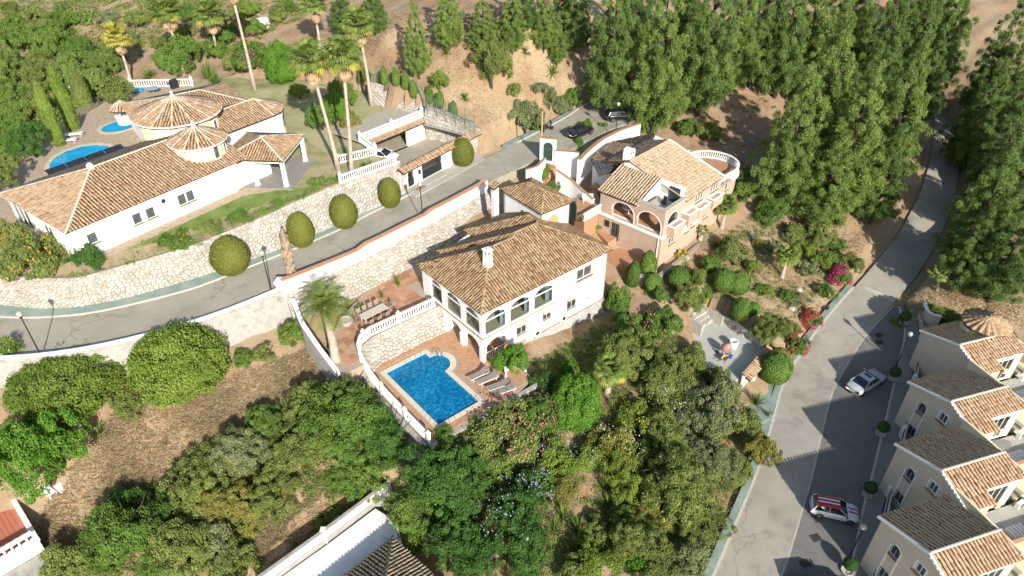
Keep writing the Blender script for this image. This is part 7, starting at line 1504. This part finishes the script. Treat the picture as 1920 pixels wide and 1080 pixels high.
plant('shrub', 880, 830, 100, .6, 'olive', 'pale pink oleander at the pool corner', ('pink', 0)); plant('shrub', 1030, 850, 110, .7, 'lime', 'pale blue plumbago in the middle of the thicket', ('lilac', 2)); plant('shrub', 1150, 830, 120, .7, 'yellow', 'white and yellow flowering bush right of the plumbago', ('white', 2)); plant('shrub', 1250, 730, 110, .6, 'olive', 'yellow-white flowering bush behind the fan palm', ('white', 2)); plant('shrub', 1190, 780, 90, .7, 'lime', 'yellow-green bush below the fan palm', ('yellow', 0)); plant('shrub', 1060, 915, 80, .6, 'yellow', 'yellowish bush between plumbago and yuccas')
plant('shrub', 1000, 905, 90, .8, 'dark', 'shaded bush dotted with blue flowers in the lower middle', ('lilac', 2)); plant('shrub', 1215, 955, 100, .6, 'yellow', 'yellow flowering scrub in the lower right thicket', ('yellow', 0)); plant('tree', 1180, 660, 120, 1.0, 'olive', 'tall olive tree right of the white villa'); plant('tree', 1240, 690, 130, .8, 'olive', 'broad olive tree left of the concrete yard'); plant('tree', 1330, 770, 140, .8, 'grey', 'grey-green tree below the concrete yard'); plant('tree', 1260, 810, 120, .8, 'olive', 'olive tree in the middle of the right thicket'); plant('shrub', 1360, 730, 90, .8, 'grey', 'twiggy grey bush at the lower edge of the yard'); plant('loose', 1390, 790, 90, .8, 'olive', 'loose olive bush beside the green pavement apron')
plant('shrub', 1195, 620, 90, 1.0, 'mid', 'green bush at the right corner of the white villa', ('pink', 0)); plant('shrub', 1160, 560, 70, 1.1, 'mid', 'dark green bush against the right wall of the white villa'); plant('shrub', 1240, 600, 80, .8, 'mid', 'green bush above the tall olive tree'); plant('shrub', 1290, 560, 70, .8, 'olive', 'olive bush above the concrete steps')
plant('shrub', 958, 668, 70, .9, 'bright', 'bright green bush at the villa corner beside the deck'); plant('yucca', 975, 660, 56, .8, 'palm', 'spiky yucca at the villa corner'); plant('yucca', 1022, 700, 55, .8, 'palm', 'spiky yucca below the villa facade'); plant('shrub', 1020, 720, 80, .7, 'dark', 'dark bush under the facade yucca'); plant('shrub', 1068, 690, 40, 1.2, 'bright', 'small vivid green bush below the villa facade')
for u, v, w, lab in [(1055, 960, 60, 'left of three pale yuccas in the lower right thicket'), (1040, 985, 55, 'lowest-left pale yucca in the lower right thicket'), (1085, 985, 60, 'middle pale yucca in the lower right thicket'), (1085, 1020, 62, 'largest pale yucca near the bottom edge'), (1130, 905, 40, 'small pale yucca in the flowering thicket'), (1155, 900, 42, 'right-hand small pale yucca in the flowering thicket'), (1140, 935, 44, 'lower small pale yucca in the flowering thicket'), (1150, 760, 36, 'small pale yucca beside the vivid green tree'), (1420, 745, 45, 'dark yucca on the green apron'), (1440, 775, 36, 'small yucca at the edge of the green apron')]: plant('yucca', u, v, w, .8, 'palm', lab)
plant('shrub', 1430, 845, 70, 1.2, 'yellow', 'yellow-green conifer bush leaning over the green pavement'); plant('ball', 1455, 690, 58, 1.1, 'mid', 'clipped hedge bush at the corner of the lower road'); plant('ball', 1462, 672, 48, .8, 'yellow', 'yellow clipped bush above the hedge at the lower road')
# ------------------------------------------------------------------ garden of the peach house
for u, v, w, a, lm, k, lab, fl in [(1358, 525, 42, 1.15, 'mid', 'ball', 'left of two clipped green bushes in the peach house garden', None), (1385, 530, 42, 1.15, 'mid', 'ball', 'right of two clipped green bushes in the peach house garden', None), (1390, 580, 36, 1.4, 'mid', 'ball', 'clipped upright bush above the concrete yard', None), (1412, 578, 26, 1.0, 'bright', 'ball', 'small lime round bush above the concrete yard', None), (1375, 465, 80, .7, 'olive', 'shrub', 'pink-dotted shrub in the peach house garden', ('pink', 0)), (1335, 495, 50, .8, 'mid', 'shrub', 'green shrub left of the pink-dotted shrub', None),
   (1188, 512, 26, 2.0, 'mid', 'col', 'left clipped column at the peach house foot', None), (1216, 495, 32, 1.8, 'mid', 'col', 'right clipped column at the peach house foot', None), (1225, 530, 34, 1.2, 'mid', 'ball', 'clipped bush below the clipped columns', None), (1272, 520, 42, 1.1, 'mid', 'ball', 'round clipped bush below the peach house corner', None), (1240, 552, 36, .9, 'mid', 'shrub', 'green bush below the clipped columns', None),
   (1440, 395, 70, .7, 'mid', 'shrub', 'green bush at the garden edge below the pines', None), (1460, 375, 60, .8, 'mid', 'shrub', 'dark bush at the foot of the pines behind the peach house', None), (1540, 440, 66, .7, 'olive', 'shrub', 'dark olive bush on the bare slope by the lower road', None), (1540, 480, 60, .6, 'lime', 'shrub', 'yellow-green bush on the slope by the lower road', None), (1590, 490, 60, .7, 'olive', 'shrub', 'olive bush beside the magenta bougainvillea', None), (1520, 500, 60, .6, 'grey', 'loose', 'greyish loose bush on the slope', None), (1450, 620, 70, 1.2, 'olive', 'tree', 'olive tree right of the concrete yard', None), (1500, 560, 50, .6, 'grey', 'loose', 'grey bush behind the green pavement', None), (1450, 460, 46, .6, 'grey', 'loose', 'thin dry bush in the peach house garden', None), (1422, 455, 26, .8, 'yellow', 'shrub', 'small yellow-green bush in the peach house garden', None)]:
    plant(k, u, v, w, a, lm, lab, fl)
plant('shrub', 1577, 515, 46, .9, 'mid', 'vivid magenta bougainvillea beside the lower road', ('magenta', 1)); plant('shrub', 1521, 596, 44, .9, 'mid', 'red-pink flowering bush in the green pavement', ('red', 1)); plant('shrub', 1496, 640, 46, .9, 'mid', 'red-dotted bush below the red-pink bush', ('red', 1))
for u, v, w, lab, lm in [(1412, 440, 26, 'blue-green agave in the peach house garden', 'blue'), (1435, 470, 22, 'small agave below the blue-green one', 'blue'), (1303, 592, 22, 'small agave beside the stone wall path', 'blue'), (1520, 560, 20, 'agave behind the green pavement', 'blue'), (1700, 575, 30, 'spiky plant in the stone bed at the top of the parking', 'palm'), (1755, 588, 30, 'grey-green succulent by the curved wing wall', 'blue')]: plant('agave', u, v, w, .8, lm, lab)
# trimmed bushes beside the parking kerb
for u, v, w, lab in [(1697, 590, 17, 'top'), (1677, 695, 17, 'second from the top'), (1655, 798, 18, 'third from the top'), (1630, 912, 20, 'fourth from the top'), (1592, 1055, 22, 'lowest')]:
    g = W(u - 3, v + 14, LOZ(v) + .12); plant('ball', u, v, w, 1, 'dark', 'small trimmed kerb tree in a ring planter on the parking strip, ' + lab, at=(g + Vector((0, 0, .35)), .55, 1.1), group='trimmed kerb trees')
    m = MB(); m.lathe([(.48, 0), (.48, .13), (.40, .13), (.40, .05)], n=16); o = m.build('tree_ring', KERB); o.location = g - Vector((0, 0, .1)); tag(o, 'round kerb planter ring on the parking strip, ' + lab, 'planter', 'kerb planter rings')
plant('shrub', 1790, 600, 70, .4, 'olive', 'low dry scrub above the row house roof beside the turret'); plant('loose', 1745, 585, 60, .6, 'olive', 'olive scrub behind the curved wing wall'); plant('loose', 1890, 640, 60, .6, 'olive', 'scrub bush right of the turret'); plant('loose', 1690, 600, 40, .5, 'olive', 'low scrub in the stone bed above the parking')
# ------------------------------------------------------------------ street side planting
for u, v, w, a, lm, lab, fl in [(60, 480, 130, .7, 'olive', 'large orange-flowering bush at the left end of the stone wall', ('orange', 0)), (165, 485, 65, .9, 'dark', 'dark green bush below the villa wall', None), (215, 500, 40, .7, 'mid', 'small green bush on top of the stone wall', None), (330, 445, 70, .6, 'mid', 'green bush with yellow tips on the stone wall', ('orange', 0)), (395, 425, 60, .5, 'olive', 'loose bush on top of the stone wall', None), (450, 405, 60, .5, 'mid', 'green bush right of the lawn cycad', None), (520, 385, 50, .6, 'mid', 'leafy bush above the second egg bush', None), (600, 345, 60, .6, 'olive', 'mixed bush near the porch steps', None), (300, 460, 50, .6, 'mid', 'green bush between cycads on the wall', None), (20, 440, 80, .8, 'olive', 'olive bush at the left edge by the villa glass wall', ('orange', 0)),
   (1055, 305, 30, 1.0, 'lime', 'yellow-green bush inside the arched gate wall', None), (1020, 320, 40, .9, 'mid', 'reddish bush left of the stair wall', ('red', 2)), (1050, 345, 40, .8, 'mid', 'green bush below the stair wall', None), (1100, 240, 36, .9, 'bright', 'bright green bush behind the railing by the black hatchback', None), (1085, 268, 28, 1.0, 'bright', 'leafy bush at the near end of the railing', None), (1130, 240, 28, .9, 'mid', 'green bush in the middle of the railing', None), (1215, 215, 45, 1.1, 'lime', 'tall light bush at the end of the turning circle', None), (1120, 420, 30, .6, 'lime', 'low hedge on the stairs of the peach house', None),
   (985, 215, 80, .8, 'grey', 'twiggy grey bush left of the turning circle', None), (1005, 222, 44, 1.0, 'mid', 'red-flowering bush by the motor scooter', ('red', 0)), (1055, 190, 50, .8, 'grey', 'grey-green bush beside the turning circle kerb', None), (1075, 180, 40, 1.0, 'mid', 'green bush beside the turning circle kerb', None)]: plant('shrub', u, v, w, a, lm, lab, fl)
for u, v, w, lab in [(255, 460, 55, 'large cycad below the villa windows'), (258, 490, 34, 'small cycad hanging over the stone wall'), (458, 393, 42, 'cycad on the strip of lawn'), (550, 362, 48, 'cycad on the wall near the porch'), (628, 330, 40, 'cycad beside the tall palm at the wall'), (688, 305, 36, 'cycad behind the low balustrade'), (130, 478, 46, 'cycad beside the orange bush')]: plant('cycad', u, v, w, .55, 'mid', lab)
plant('yucca', 745, 522, 22, 1.5, 'bright', 'upright green plant at the foot of the terrace stone wall'); plant('yucca', 715, 550, 18, 1.0, 'bright', 'small green plant at the foot of the terrace wall'); plant('yucca', 675, 572, 24, .9, 'mid', 'plant in the round concrete planter'); plant('yucca', 650, 568, 30, .8, 'lime', 'yellow-green plant left of the round planter')
# ------------------------------------------------------------------ hill behind the street
for k, u, v, w, a, lm, lab in [('tree', 920, 118, 90, 1.0, 'olive', 'round olive tree alone on the brown hillside'), ('shrub', 965, 165, 30, .9, 'olive', 'small shrub below the lone olive tree'), ('spiky', 1035, 125, 44, .7, 'olive', 'spiky dwarf palm on the hillside near the pines'), ('spiky', 838, 88, 32, .8, 'olive', 'dwarf palm high on the brown hillside'), ('spiky', 985, 88, 30, .8, 'olive', 'dwarf palm beside the pine row'), ('spiky', 872, 176, 26, .9, 'mid', 'dwarf palm in the middle of the brown hill'), ('shrub', 822, 150, 44, .8, 'lime', 'yellow-green palm bush above the wire fence'), ('loose', 1030, 180, 60, .8, 'grey', 'dry bush above the turning circle'), ('spiky', 1105, 145, 26, .9, 'olive', 'spiky plant at the edge of the wood shade'), ('shrub', 1010, 160, 40, .6, 'grey', 'grey scrub on the lower hillside')]: plant(k, u, v, w, a, lm, lab)
for u, v, lab in [(760, 150, 'leftmost thin column behind the wire fence'), (775, 165, 'second thin column behind the wire fence'), (805, 175, 'third thin column behind the wire fence'), (825, 185, 'fourth thin column behind the wire fence'), (850, 205, 'rightmost thin column behind the wire fence'), (720, 140, 'thin column at the left end of the wire fence'), (742, 143, 'thin column near the left end of the wire fence')]: plant('col', u, v, 15, 2.2, 'mid', 'dark green ' + lab, group='thin hedge columns behind the wire fence', cat='hedge')
plant('dense', 525, 112, 70, 1.15, 'bright', 'vivid round green hedge tree behind the villa lawn'); plant('shrub', 470, 95, 75, .9, 'mid', 'red bougainvillea beside the vivid hedge tree', ('magenta', 2)); plant('shrub', 440, 115, 50, .8, 'olive', 'orange-flowering bush left of the red bougainvillea', ('orange', 2)); plant('shrub', 320, 105, 60, .9, 'mid', 'green bush behind the barbecue terrace'); plant('shrub', 345, 100, 80, .9, 'mid', 'broad green bush behind the villa roof'); plant('spiky', 275, 132, 44, .7, 'lime', 'pale green palm plant by the far balustrade'); plant('yucca', 385, 128, 50, .8, 'mid', 'dark spiky plant behind the villa roof'); plant('yucca', 400, 140, 46, .8, 'mid', 'spiky plant beside the rear tiled roof'); plant('shrub', 680, 140, 30, 1.2, 'mid', 'magenta bougainvillea behind the twin palm', ('magenta', 2)); plant('tree', 625, 195, 60, 1.2, 'bright', 'weeping bright green bush among the lawn palms'); plant('shrub', 655, 225, 50, .8, 'yellow', 'yellow grassy bush beside the garage deck'); plant('tuft', 680, 235, 34, .8, 'ypalm', 'yellow feathery grass beside the garage deck')
# ------------------------------------------------------------------ palms
palm_px(245, 152, 218, 70, 2.5, 'palm left of the far white balustrade with yellow skirt', mat='ypalm'); palm_px(345, 140, 310, 20, 2.9, 'tall palm behind the big conical tower'); palm_px(408, 110, 392, 26, 3.0, 'palm with hanging yellow skirt left of the tallest trunk'); palm_px(478, 168, 430, -30, 2.3, 'very tall bare palm trunk on the villa lawn, crown above the picture')
palm_px(635, 318, 580, 110, 2.5, 'left palm of the pair at the street wall'); palm_px(660, 332, 642, 105, 2.5, 'right palm of the pair at the street wall'); palm_px(697, 198, 672, 45, 2.6, 'tall palm at the garage deck'); palm_px(602, 105, 588, 10, 2.3, 'palm on the brown hill at the top edge'); palm_px(330, 60, 300, 2, 2.6, 'palm crown at the top edge left of the tallest trunk')
palm_px(632, 690, 608, 575, 2.2, 'feathery green palm leaning over the dividing wall', feather=True, nf=54, skirt=False, r0=.42); palm_px(1138, 738, 1143, 692, 1.9, 'large pale fan palm below the white villa', skirt=False, nf=44, mat='palm', r0=.3)
palm_px(1352, 428, 1362, 385, 1.7, 'fan palm against the right front of the peach house', skirt=False); palm_px(1465, 520, 1477, 480, 1.6, 'fan palm in the peach house garden', skirt=False); palm_px(1290, 485, 1278, 478, 1.0, 'low yellow palm beside the peach house path', skirt=False, nf=14, mat='ypalm'); palm_px(1757, 545, 1760, 512, 1.3, 'yucca palm beside the narrow road', skirt=False, nf=20, r0=.15); palm_px(1312, 450, 1318, 430, .9, 'small palm beside the peach house wall', skirt=False, nf=12)
# bare dead palm trunk
b0 = W(556, 562, 3.5); t = thing('dead_palm', 'bare brown palm trunk wrapped in dry fronds leaning over the street wall', 'palm', tuple(b0)); top_ = W(528, 428, 10.6) - b0; m = MB(); m.tube([top_ * f for f in (0, .3, .6, .9, 1)], [.3, .28, .3, .26, .12], 9); m.build('trunk', BARK, t, True)
rg_ = random.Random(3)
for k in range(70): f = .28 + .7 * rg_.random(); put('dead_frond', FAN[k % 3], t, loc=top_ * f, rz=(0, R(rg_.uniform(52, 80)), k * 2.399), sc=rg_.uniform(.55, .85), mat=LM['dead'])
# ------------------------------------------------------------------ pines
pines = [(780, 75, 62, 2.29, 'pine2', 'single pine on the brown hill left of the lone olive tree'), (840, 25, 70, 1.79, 'pine2', 'first pine of the row on the hill crest'), (905, 45, 70, 1.64, 'pine2', 'second pine of the row on the hill crest'), (960, 35, 70, 1.79, 'pine2', 'third pine of the row on the hill crest'), (1020, 35, 62, 1.92, 'pine2', 'fourth pine of the row on the hill crest'), (1045, 75, 50, 1.92, 'pine', 'small pine in front of the crest row'), (700, 12, 62, 1.64, 'pine', 'pine at the top edge above the single hill pine'), (640, 18, 62, 1.50, 'pine', 'pine at the top edge beside the crest palm'),
 (1150, 80, 122, 2.25, 'pine', 'big pine at the left end of the pine wood'), (1240, 105, 132, 2.25, 'pine2', 'second big pine from the left end of the wood'), (1330, 70, 142, 1.99, 'pine', 'third big pine from the left end of the wood'), (1385, 60, 105, 2.12, 'pine2', 'pine behind the third big pine'), (1270, 180, 60, .9, 'yellow', None), (1545, 195, 142, 2.12, 'pine2', 'tall pale pine in the middle of the wood'), (1490, 260, 132, 1.99, 'pine2', 'front pine of the wood nearest the peach house'), (1600, 270, 142, 1.99, 'pine2', 'front pine of the wood above the lower road'), (1690, 215, 132, 2.12, 'pine2', 'pine leaning towards the shaded narrow road'), (1560, 340, 122, 1.59, 'pine2', 'lowest front pine of the wood on the bare slope'), (1660, 330, 105, 1.85, 'pine', 'pine at the left edge of the narrow road'),
 (1850, 390, 142, 1.72, 'pine', 'big pine right of the narrow road'), (1900, 470, 142, 1.59, 'pine', 'lower big pine at the right edge'), (1825, 470, 105, 1.59, 'pine', 'pine closest to the turret on the right')]
for u, v, w, a, lm, lab in pines:
    if lab: plant('pine', u, v, w, a, lm, lab)
plant('shrub', 1265, 185, 70, .9, 'yellow', 'yellow-flowering broom at the edge of the pine wood', ('yellow', 2)); plant('shrub', 1225, 190, 50, .9, 'olive', 'olive bush below the first big pine')
for u, v, w, a in [(1430, 40, 113, 2.12), (1480, 60, 113, 2.12), (1530, 20, 113, 1.99), (1600, 40, 113, 2.12), (1650, 110, 113, 2.12), (1720, 90, 113, 2.12), (1780, 60, 105, 2.12), (1840, 220, 105, 1.99), (1870, 120, 105, 2.12), (1900, 220, 105, 1.99), (1880, 300, 113, 1.85), (1915, 340, 105, 1.85), (1080, 20, 80, 1.92), (1700, 20, 105, 1.99), (1290, 20, 105, 1.85), (1200, 20, 105, 1.85), (1760, 10, 95, 1.85), (1560, 110, 105, 1.99), (1740, 150, 89, 1.92), (1890, 170, 98, 1.81), (1060, 8, 75, 1.52), (980, 5, 75, 1.39), (1620, 190, 105, 1.99)]:
    plant('pine', u, v, w, a, RP.choice(['pine', 'pine2', 'pine']), 'green pine deep inside the dense pine wood at the top right', group='pines inside the wood')
# woodland beyond the large villa
for u, v, w, a in [(30, 60, 80, .9), (90, 75, 80, .9), (150, 90, 80, .9), (20, 120, 90, .9), (75, 135, 80, .9), (130, 130, 80, .9), (190, 115, 70, .9), (20, 190, 90, 1.0), (70, 190, 70, 1.0), (20, 260, 90, .9), (5, 320, 80, .9), (180, 150, 60, .9), (110, 40, 60, .8), (215, 95, 50, .9)]:
    plant('tree', u, v, w, a, RP.choice(['olive', 'mid', 'mid', 'pine2']), 'round-crowned tree in the woodland beyond the large villa terrace', group='trees beyond the large villa')
plant('tree', 55, 262, 80, .9, 'dark', 'very dark round tree just outside the glass fence'); plant('shrub', 215, 165, 80, .7, 'olive', 'olive bush outside the glass fence near the palm')
for u, v, w, lab in [(117, 185, 24, 'tallest slim cypress outside the glass fence'), (90, 215, 24, 'slim cypress left of the tallest cypress'), (150, 170, 30, 'broader pale cypress right of the tallest cypress')]: plant('col', u, v, w, 5.0 if w < 28 else 2.4, 'lime' if w < 28 else 'olive', lab)
for u, v, w, a, lm in [(260, 30, 60, .6, 'olive'), (360, 20, 60, .6, 'mid'), (340, 60, 50, .6, 'olive'), (420, 60, 60, .7, 'mid'), (480, 50, 60, .6, 'mid'), (520, 25, 50, .6, 'olive'), (120, 30, 40, .7, 'olive'), (145, 32, 34, .8, 'mid'), (200, 30, 50, .5, 'grey'), (60, 25, 50, .6, 'olive'), (460, 15, 60, .6, 'lime'), (300, 75, 40, .7, 'olive'), (540, 10, 40, .7, 'mid'), (20, 15, 50, .6, 'olive'), (400, 85, 60, .7, 'mid'), (240, 65, 40, .6, 'grey')]:
    plant('shrub', u, v, w, a, lm, 'scrub bush scattered on the far hillside at the top left', group='scrub on the far hillside')
for u, v, w, a, lm, lab in [(610, 960, 70, .6, 'olive', 'low olive bush just above the lattice wall'), (640, 830, 90, .7, 'mid', 'green bush between the olive tree and the dark pool tree'), (830, 830, 90, .7, 'mid', 'green bush tucked under the pool corner'), (930, 870, 90, .7, 'mid', 'green bush between oleander and shaded thicket'), (1110, 850, 80, .7, 'lime', 'light bush left of the white and yellow bush'), (1080, 1070, 90, .7, 'olive', 'olive bush on the bottom edge below the largest yucca'), (1240, 1060, 110, .7, 'olive', 'olive bush on the bottom edge near the road'), (1160, 970, 80, .7, 'mid', 'green bush between the yuccas and the olive tree'), (1300, 1040, 90, .7, 'grey', 'greyish scrub bush beside the pavement at the bottom edge'), (1380, 880, 70, .8, 'olive', 'dark olive bush touching the yellow conifer bush'), (1210, 850, 80, .8, 'lime', 'light green bush in the right thicket'), (1120, 990, 70, .7, 'olive', 'olive bush right of the largest yucca'), (200, 1040, 90, .7, 'mid', 'green bush at the bottom left beside the corner house'), (440, 1060, 100, .7, 'olive', 'olive bush at the bottom end of the lattice wall'), (310, 960, 100, .7, 'mid', 'green bush in the heart of the lower left thicket')]:
    plant('shrub', u, v, w, a, lm, lab)
for u, v, w, a, lm, lab, fl in [(1310, 515, 44, .8, 'olive', 'olive bush left of the pink-dotted garden shrub', None), (1325, 548, 46, .7, 'mid', 'green bush between clipped bushes and the yard steps', None), (1412, 500, 40, .6, 'lime', 'light low bush beside the garden fan palm', None), (1485, 432, 50, .7, 'olive', 'olive bush on the upper bare slope', None), (1502, 462, 50, .6, 'lime', 'light bush in the middle of the bare slope', None), (1568, 462, 46, .7, 'mid', 'green bush above the magenta bougainvillea', None), (1475, 552, 40, .6, 'mid', 'green bush right of the upright clipped bush', None), (1432, 545, 44, .5, 'lime', 'light spreading bush in the garden lawn', None), (1478, 612, 48, .8, 'olive', 'olive bush left of the red-pink pavement bush', None), (1548, 545, 44, .7, 'mid', 'green bush between the two flowering pavement bushes', None), (1305, 668, 64, .8, 'olive', 'olive bush overgrowing the left edge of the yard', None), (1350, 705, 60, .7, 'olive', 'olive bush overgrowing the front edge of the yard', None), (600, 215, 60, 1.0, 'mid', 'green bush between the twin palms on the lawn', None), (640, 172, 60, 1.0, 'mid', 'leafy green bush behind the twin palms', None), (560, 170, 44, .7, 'lime', 'light bush on the lawn below the vivid hedge tree', None), (1400, 360, 60, .7, 'mid', 'green bush at the pine foot behind the round terrace', None), (1385, 320, 50, .8, 'olive', 'grey-green bush beside the round balustraded terrace', None), (1330, 240, 60, .6, 'olive', 'scrubby bush above the peach house', None), (1290, 235, 44, .9, 'mid', 'green bush at the wall above the peach house', None)]:
    plant('shrub', u, v, w, a, lm, lab, fl)
for u, v, w, a, lm, lab in [(585, 765, 120, .75, 'olive', 'olive tree reaching furthest up the dry field beside the pool deck trees'), (500, 800, 110, .75, 'mid', 'green tree on the upper edge of the lower left thicket'), (415, 860, 110, .7, 'olive', 'olive tree bordering the middle of the dry field'), (640, 905, 90, .7, 'mid', 'green tree at the upper end of the lattice wall')]:
    plant('tree', u, v, w, a, lm, lab)
# white flat buildings seen through the woodland
for u, v, z, s, lab in [(170, 150, 5, 3.4, 'white flat-roofed building half hidden below the large villa'), (490, 52, 12.5, 2.0, 'small white flat building on the far hillside at the top')]:
    p = W(u, v, z); t = thing('far_building', lab, 'building', tuple(p), R(35)); m = MB(); m.box(-s, s, -s * .6, s * .6, -5, .0); m.build('wall', WHITE, t); m = MB(); m.box(-s - .1, s + .1, -s * .6 - .1, s * .6 + .1, 0, .3); m.build('roof_slab', WHITE2, t); m = MB(); m.box(-s * .2, s * .7, -.2 * s, s * .5, .3, 1.3); m.build('roof_block', WHITE, t)
    m = MB()
    for k in range(3): m.box(-s * .8 + k * s * .6, -s * .8 + k * s * .6 + .8, -s * .6 - .03, -s * .6, -2.2, -1.0)
    m.build('windows', DGLASS, t, kind='stuff')
# ------------------------------------------------------------------ ground cover
grass_field('dry_grass', 'dry straw-coloured grass covering the open field', [(60, 1000), (130, 880), (210, 775), (330, 745), (470, 690), (600, 640), (650, 720), (560, 800), (430, 830), (330, 900), (230, 960), (150, 1060)], 42000, 5, 'straw')
scrub('field_weeds', 'thin olive weeds between the dry grass of the field', [(90, 1010), (160, 880), (240, 775), (330, 745), (470, 690), (600, 640), (650, 720), (430, 830), (230, 960)], 260, 30, 26, 'olive', (.15, .45), .10, .5); grass_field('dry_grass', 'dry grass in the gully above the lattice wall', [(470, 1000), (560, 960), (620, 890), (690, 880), (690, 930), (560, 1010), (470, 1080)], 14000, 6, 'straw')
grass_field('dry_grass', 'thin dry grass on the brown hillside behind the street', [(560, 60), (720, 20), (820, 60), (1060, 60), (1100, 180), (960, 250), (880, 240), (800, 180), (700, 120)], 26000, 7, 'straw', (.2, .5))
grass_field('dry_grass', 'thin dry grass on the slope beside the lower road', [(1380, 440), (1480, 380), (1640, 400), (1600, 520), (1500, 620), (1420, 640), (1340, 560)], 22000, 8, 'straw', (.2, .5)); grass_field('dry_grass', 'dry grass on the bank above the row houses', [(1690, 560), (1800, 540), (1920, 560), (1920, 700), (1740, 620)], 9000, 9, 'straw', (.2, .5))
thick = [(600, 760), (760, 800), (900, 790), (1000, 700), (1140, 600), (1200, 590), (1300, 670), (1400, 760), (1430, 860), (1340, 1075), (900, 1090), (760, 960), (690, 920), (600, 870)]
scrub('undergrowth', 'tangled green undergrowth filling the thicket below the villa', thick, 1300, 64, 12, 'olive', (.35, .9), .12); scrub('undergrowth', 'darker undergrowth between the thicket trees', thick, 900, 64, 13, 'mid', (.35, .85), .12); scrub('undergrowth', 'yellowish undergrowth in the thicket', thick, 120, 50, 14, 'yellow', (.2, .5), .13)
scrub('undergrowth', 'green ground cover in the shade below the villa facade', [(960, 705), (1120, 608), (1165, 640), (1050, 750)], 170, 50, 22, 'mid', (.2, .5), .12, .6); scrub('undergrowth', 'undergrowth among the lower left trees', [(200, 940), (330, 880), (560, 800), (660, 760), (680, 860), (560, 960), (440, 1080), (120, 1080)], 700, 60, 15, 'olive', (.3, .7), .15); scrub('hill_scrub', 'low scrub covering the far hillside at the top left', [(-60, -30), (640, -30), (560, 40), (430, 110), (250, 110), (-60, 130)], 1500, 30, 16, 'olive', (.4, 1.1), .28, .7); scrub('hill_scrub', 'grey scrub covering the far hillside at the top left', [(-60, -30), (640, -30), (560, 40), (430, 110), (250, 110), (-60, 130)], 600, 22, 17, 'grey', (.3, .8), .25, .7)
scrub('wood_floor', 'leafy floor of the woodland beyond the villa', [(-80, 120), (230, 110), (200, 170), (60, 290), (-80, 420)], 700, 44, 18, 'mid', (.6, 1.5), .3); scrub('wood_floor', 'low scrub under the pine wood', [(1100, 60), (1400, 40), (1700, 120), (1740, 330), (1480, 400), (1400, 300), (1220, 200)], 260, 36, 19, 'olive', (.3, .7), .18); scrub('garden_scrub', 'low garden plants on the right slope', [(1180, 560), (1300, 480), (1420, 400), (1520, 420), (1600, 500), (1480, 640), (1380, 600), (1290, 570)], 330, 50, 20, 'olive', (.2, .6), .11); scrub('garden_scrub', 'fresh green plants among the beds on the right slope', [(1180, 500), (1300, 470), (1420, 400), (1480, 440), (1450, 600), (1380, 600), (1290, 570)], 240, 50, 25, 'mid', (.2, .6), .11); scrub('bed_plants', 'low plants along the top of the stone wall', [(0, 0)], 1, 1, 21, 'mid') if False else None
b_ = offset(WALL_TOP, -.8); rg = np.random.default_rng(33); ii = rg.integers(12, 108, 150); C_ = b_[ii] + rg.normal(0, .35, (150, 3)) * [1, 1, 0] + [0, 0, -.1]; k = np.repeat(np.arange(150), 60); q = rdir(rg, len(k)); q[:, 2] = abs(q[:, 2]); P_ = C_[k] + q * (rg.uniform(.25, .65, 150)[k] * rg.uniform(.5, 1.1, len(k)))[:, None] * [1, 1, .75]; V, F, c = leaves(P_, q, .14, rg, rg.random(len(k))); o = put('bed_plants', np_mesh('bed_plants', V, F, c, LM['mid']), kind='stuff'); o['label'] = 'low green plants along the top of the street stone wall'; o['category'] = 'plants'
for i, (u, v, s) in enumerate([(1390, 632, .7), (1330, 618, .5), (1350, 600, .4), (1497, 545, .5), (1480, 565, .4), (1484, 580, .5), (1368, 612, .35), (1345, 585, .4), (1470, 500, .35), (1710, 585, .35), (1690, 572, .3), (1720, 600, .35), (1735, 598, .3)]):
    g = G(u, v); m = MB(); rg_ = random.Random(i); m.lathe([(s * rg_.uniform(.5, .8), -.1), (s * rg_.uniform(.8, 1), s * .3), (s * .6, s * .65), (s * .15, s * .8)], n=7); m.v = [(x * rg_.uniform(.85, 1.15), y * rg_.uniform(.85, 1.15), z) for x, y, z in m.v]; o = m.build('boulder', STONE); o.location = g
    tag(o, 'pale boulder edging the garden beds on the right slope' if u < 1600 else 'pale stone edging the bed above the parking', 'rock', 'garden boulders' if u < 1600 else 'bed stones')

wp = lambda *pts: [(x * 1e6, y * 1e6) for x, y in pts]
scrub('far_wood', 'woodland on the hills beyond the picture', wp((-180, 150), (-60, 150), (40, 150), (140, 120), (200, 60), (230, 200), (100, 300), (-100, 300), (-220, 250)), 1500, 46, 40, 'mid', (1.2, 3.2), .75, .9)
scrub('far_wood', 'scrub on the slopes right of the row houses', wp((58, 40), (120, 20), (190, 60), (140, 120), (70, 95), (62, 62)), 700, 44, 41, 'olive', (.7, 2.2), .45, .9)
scrub('near_scrub', 'scrub on the slope nearest the camera', wp((-90, 0), (-45, 24), (-20, 22), (8, 24), (14, 4), (-40, -15)), 700, 46, 42, 'olive', (.5, 1.4), .28, .9)
scrub('far_wood', 'wooded valley left of the large villa', wp((-180, 150), (-75, 140), (-62, 95), (-75, 60), (-62, 30), (-130, 0), (-190, 60)), 900, 46, 43, 'mid', (.9, 2.6), .6, .9)
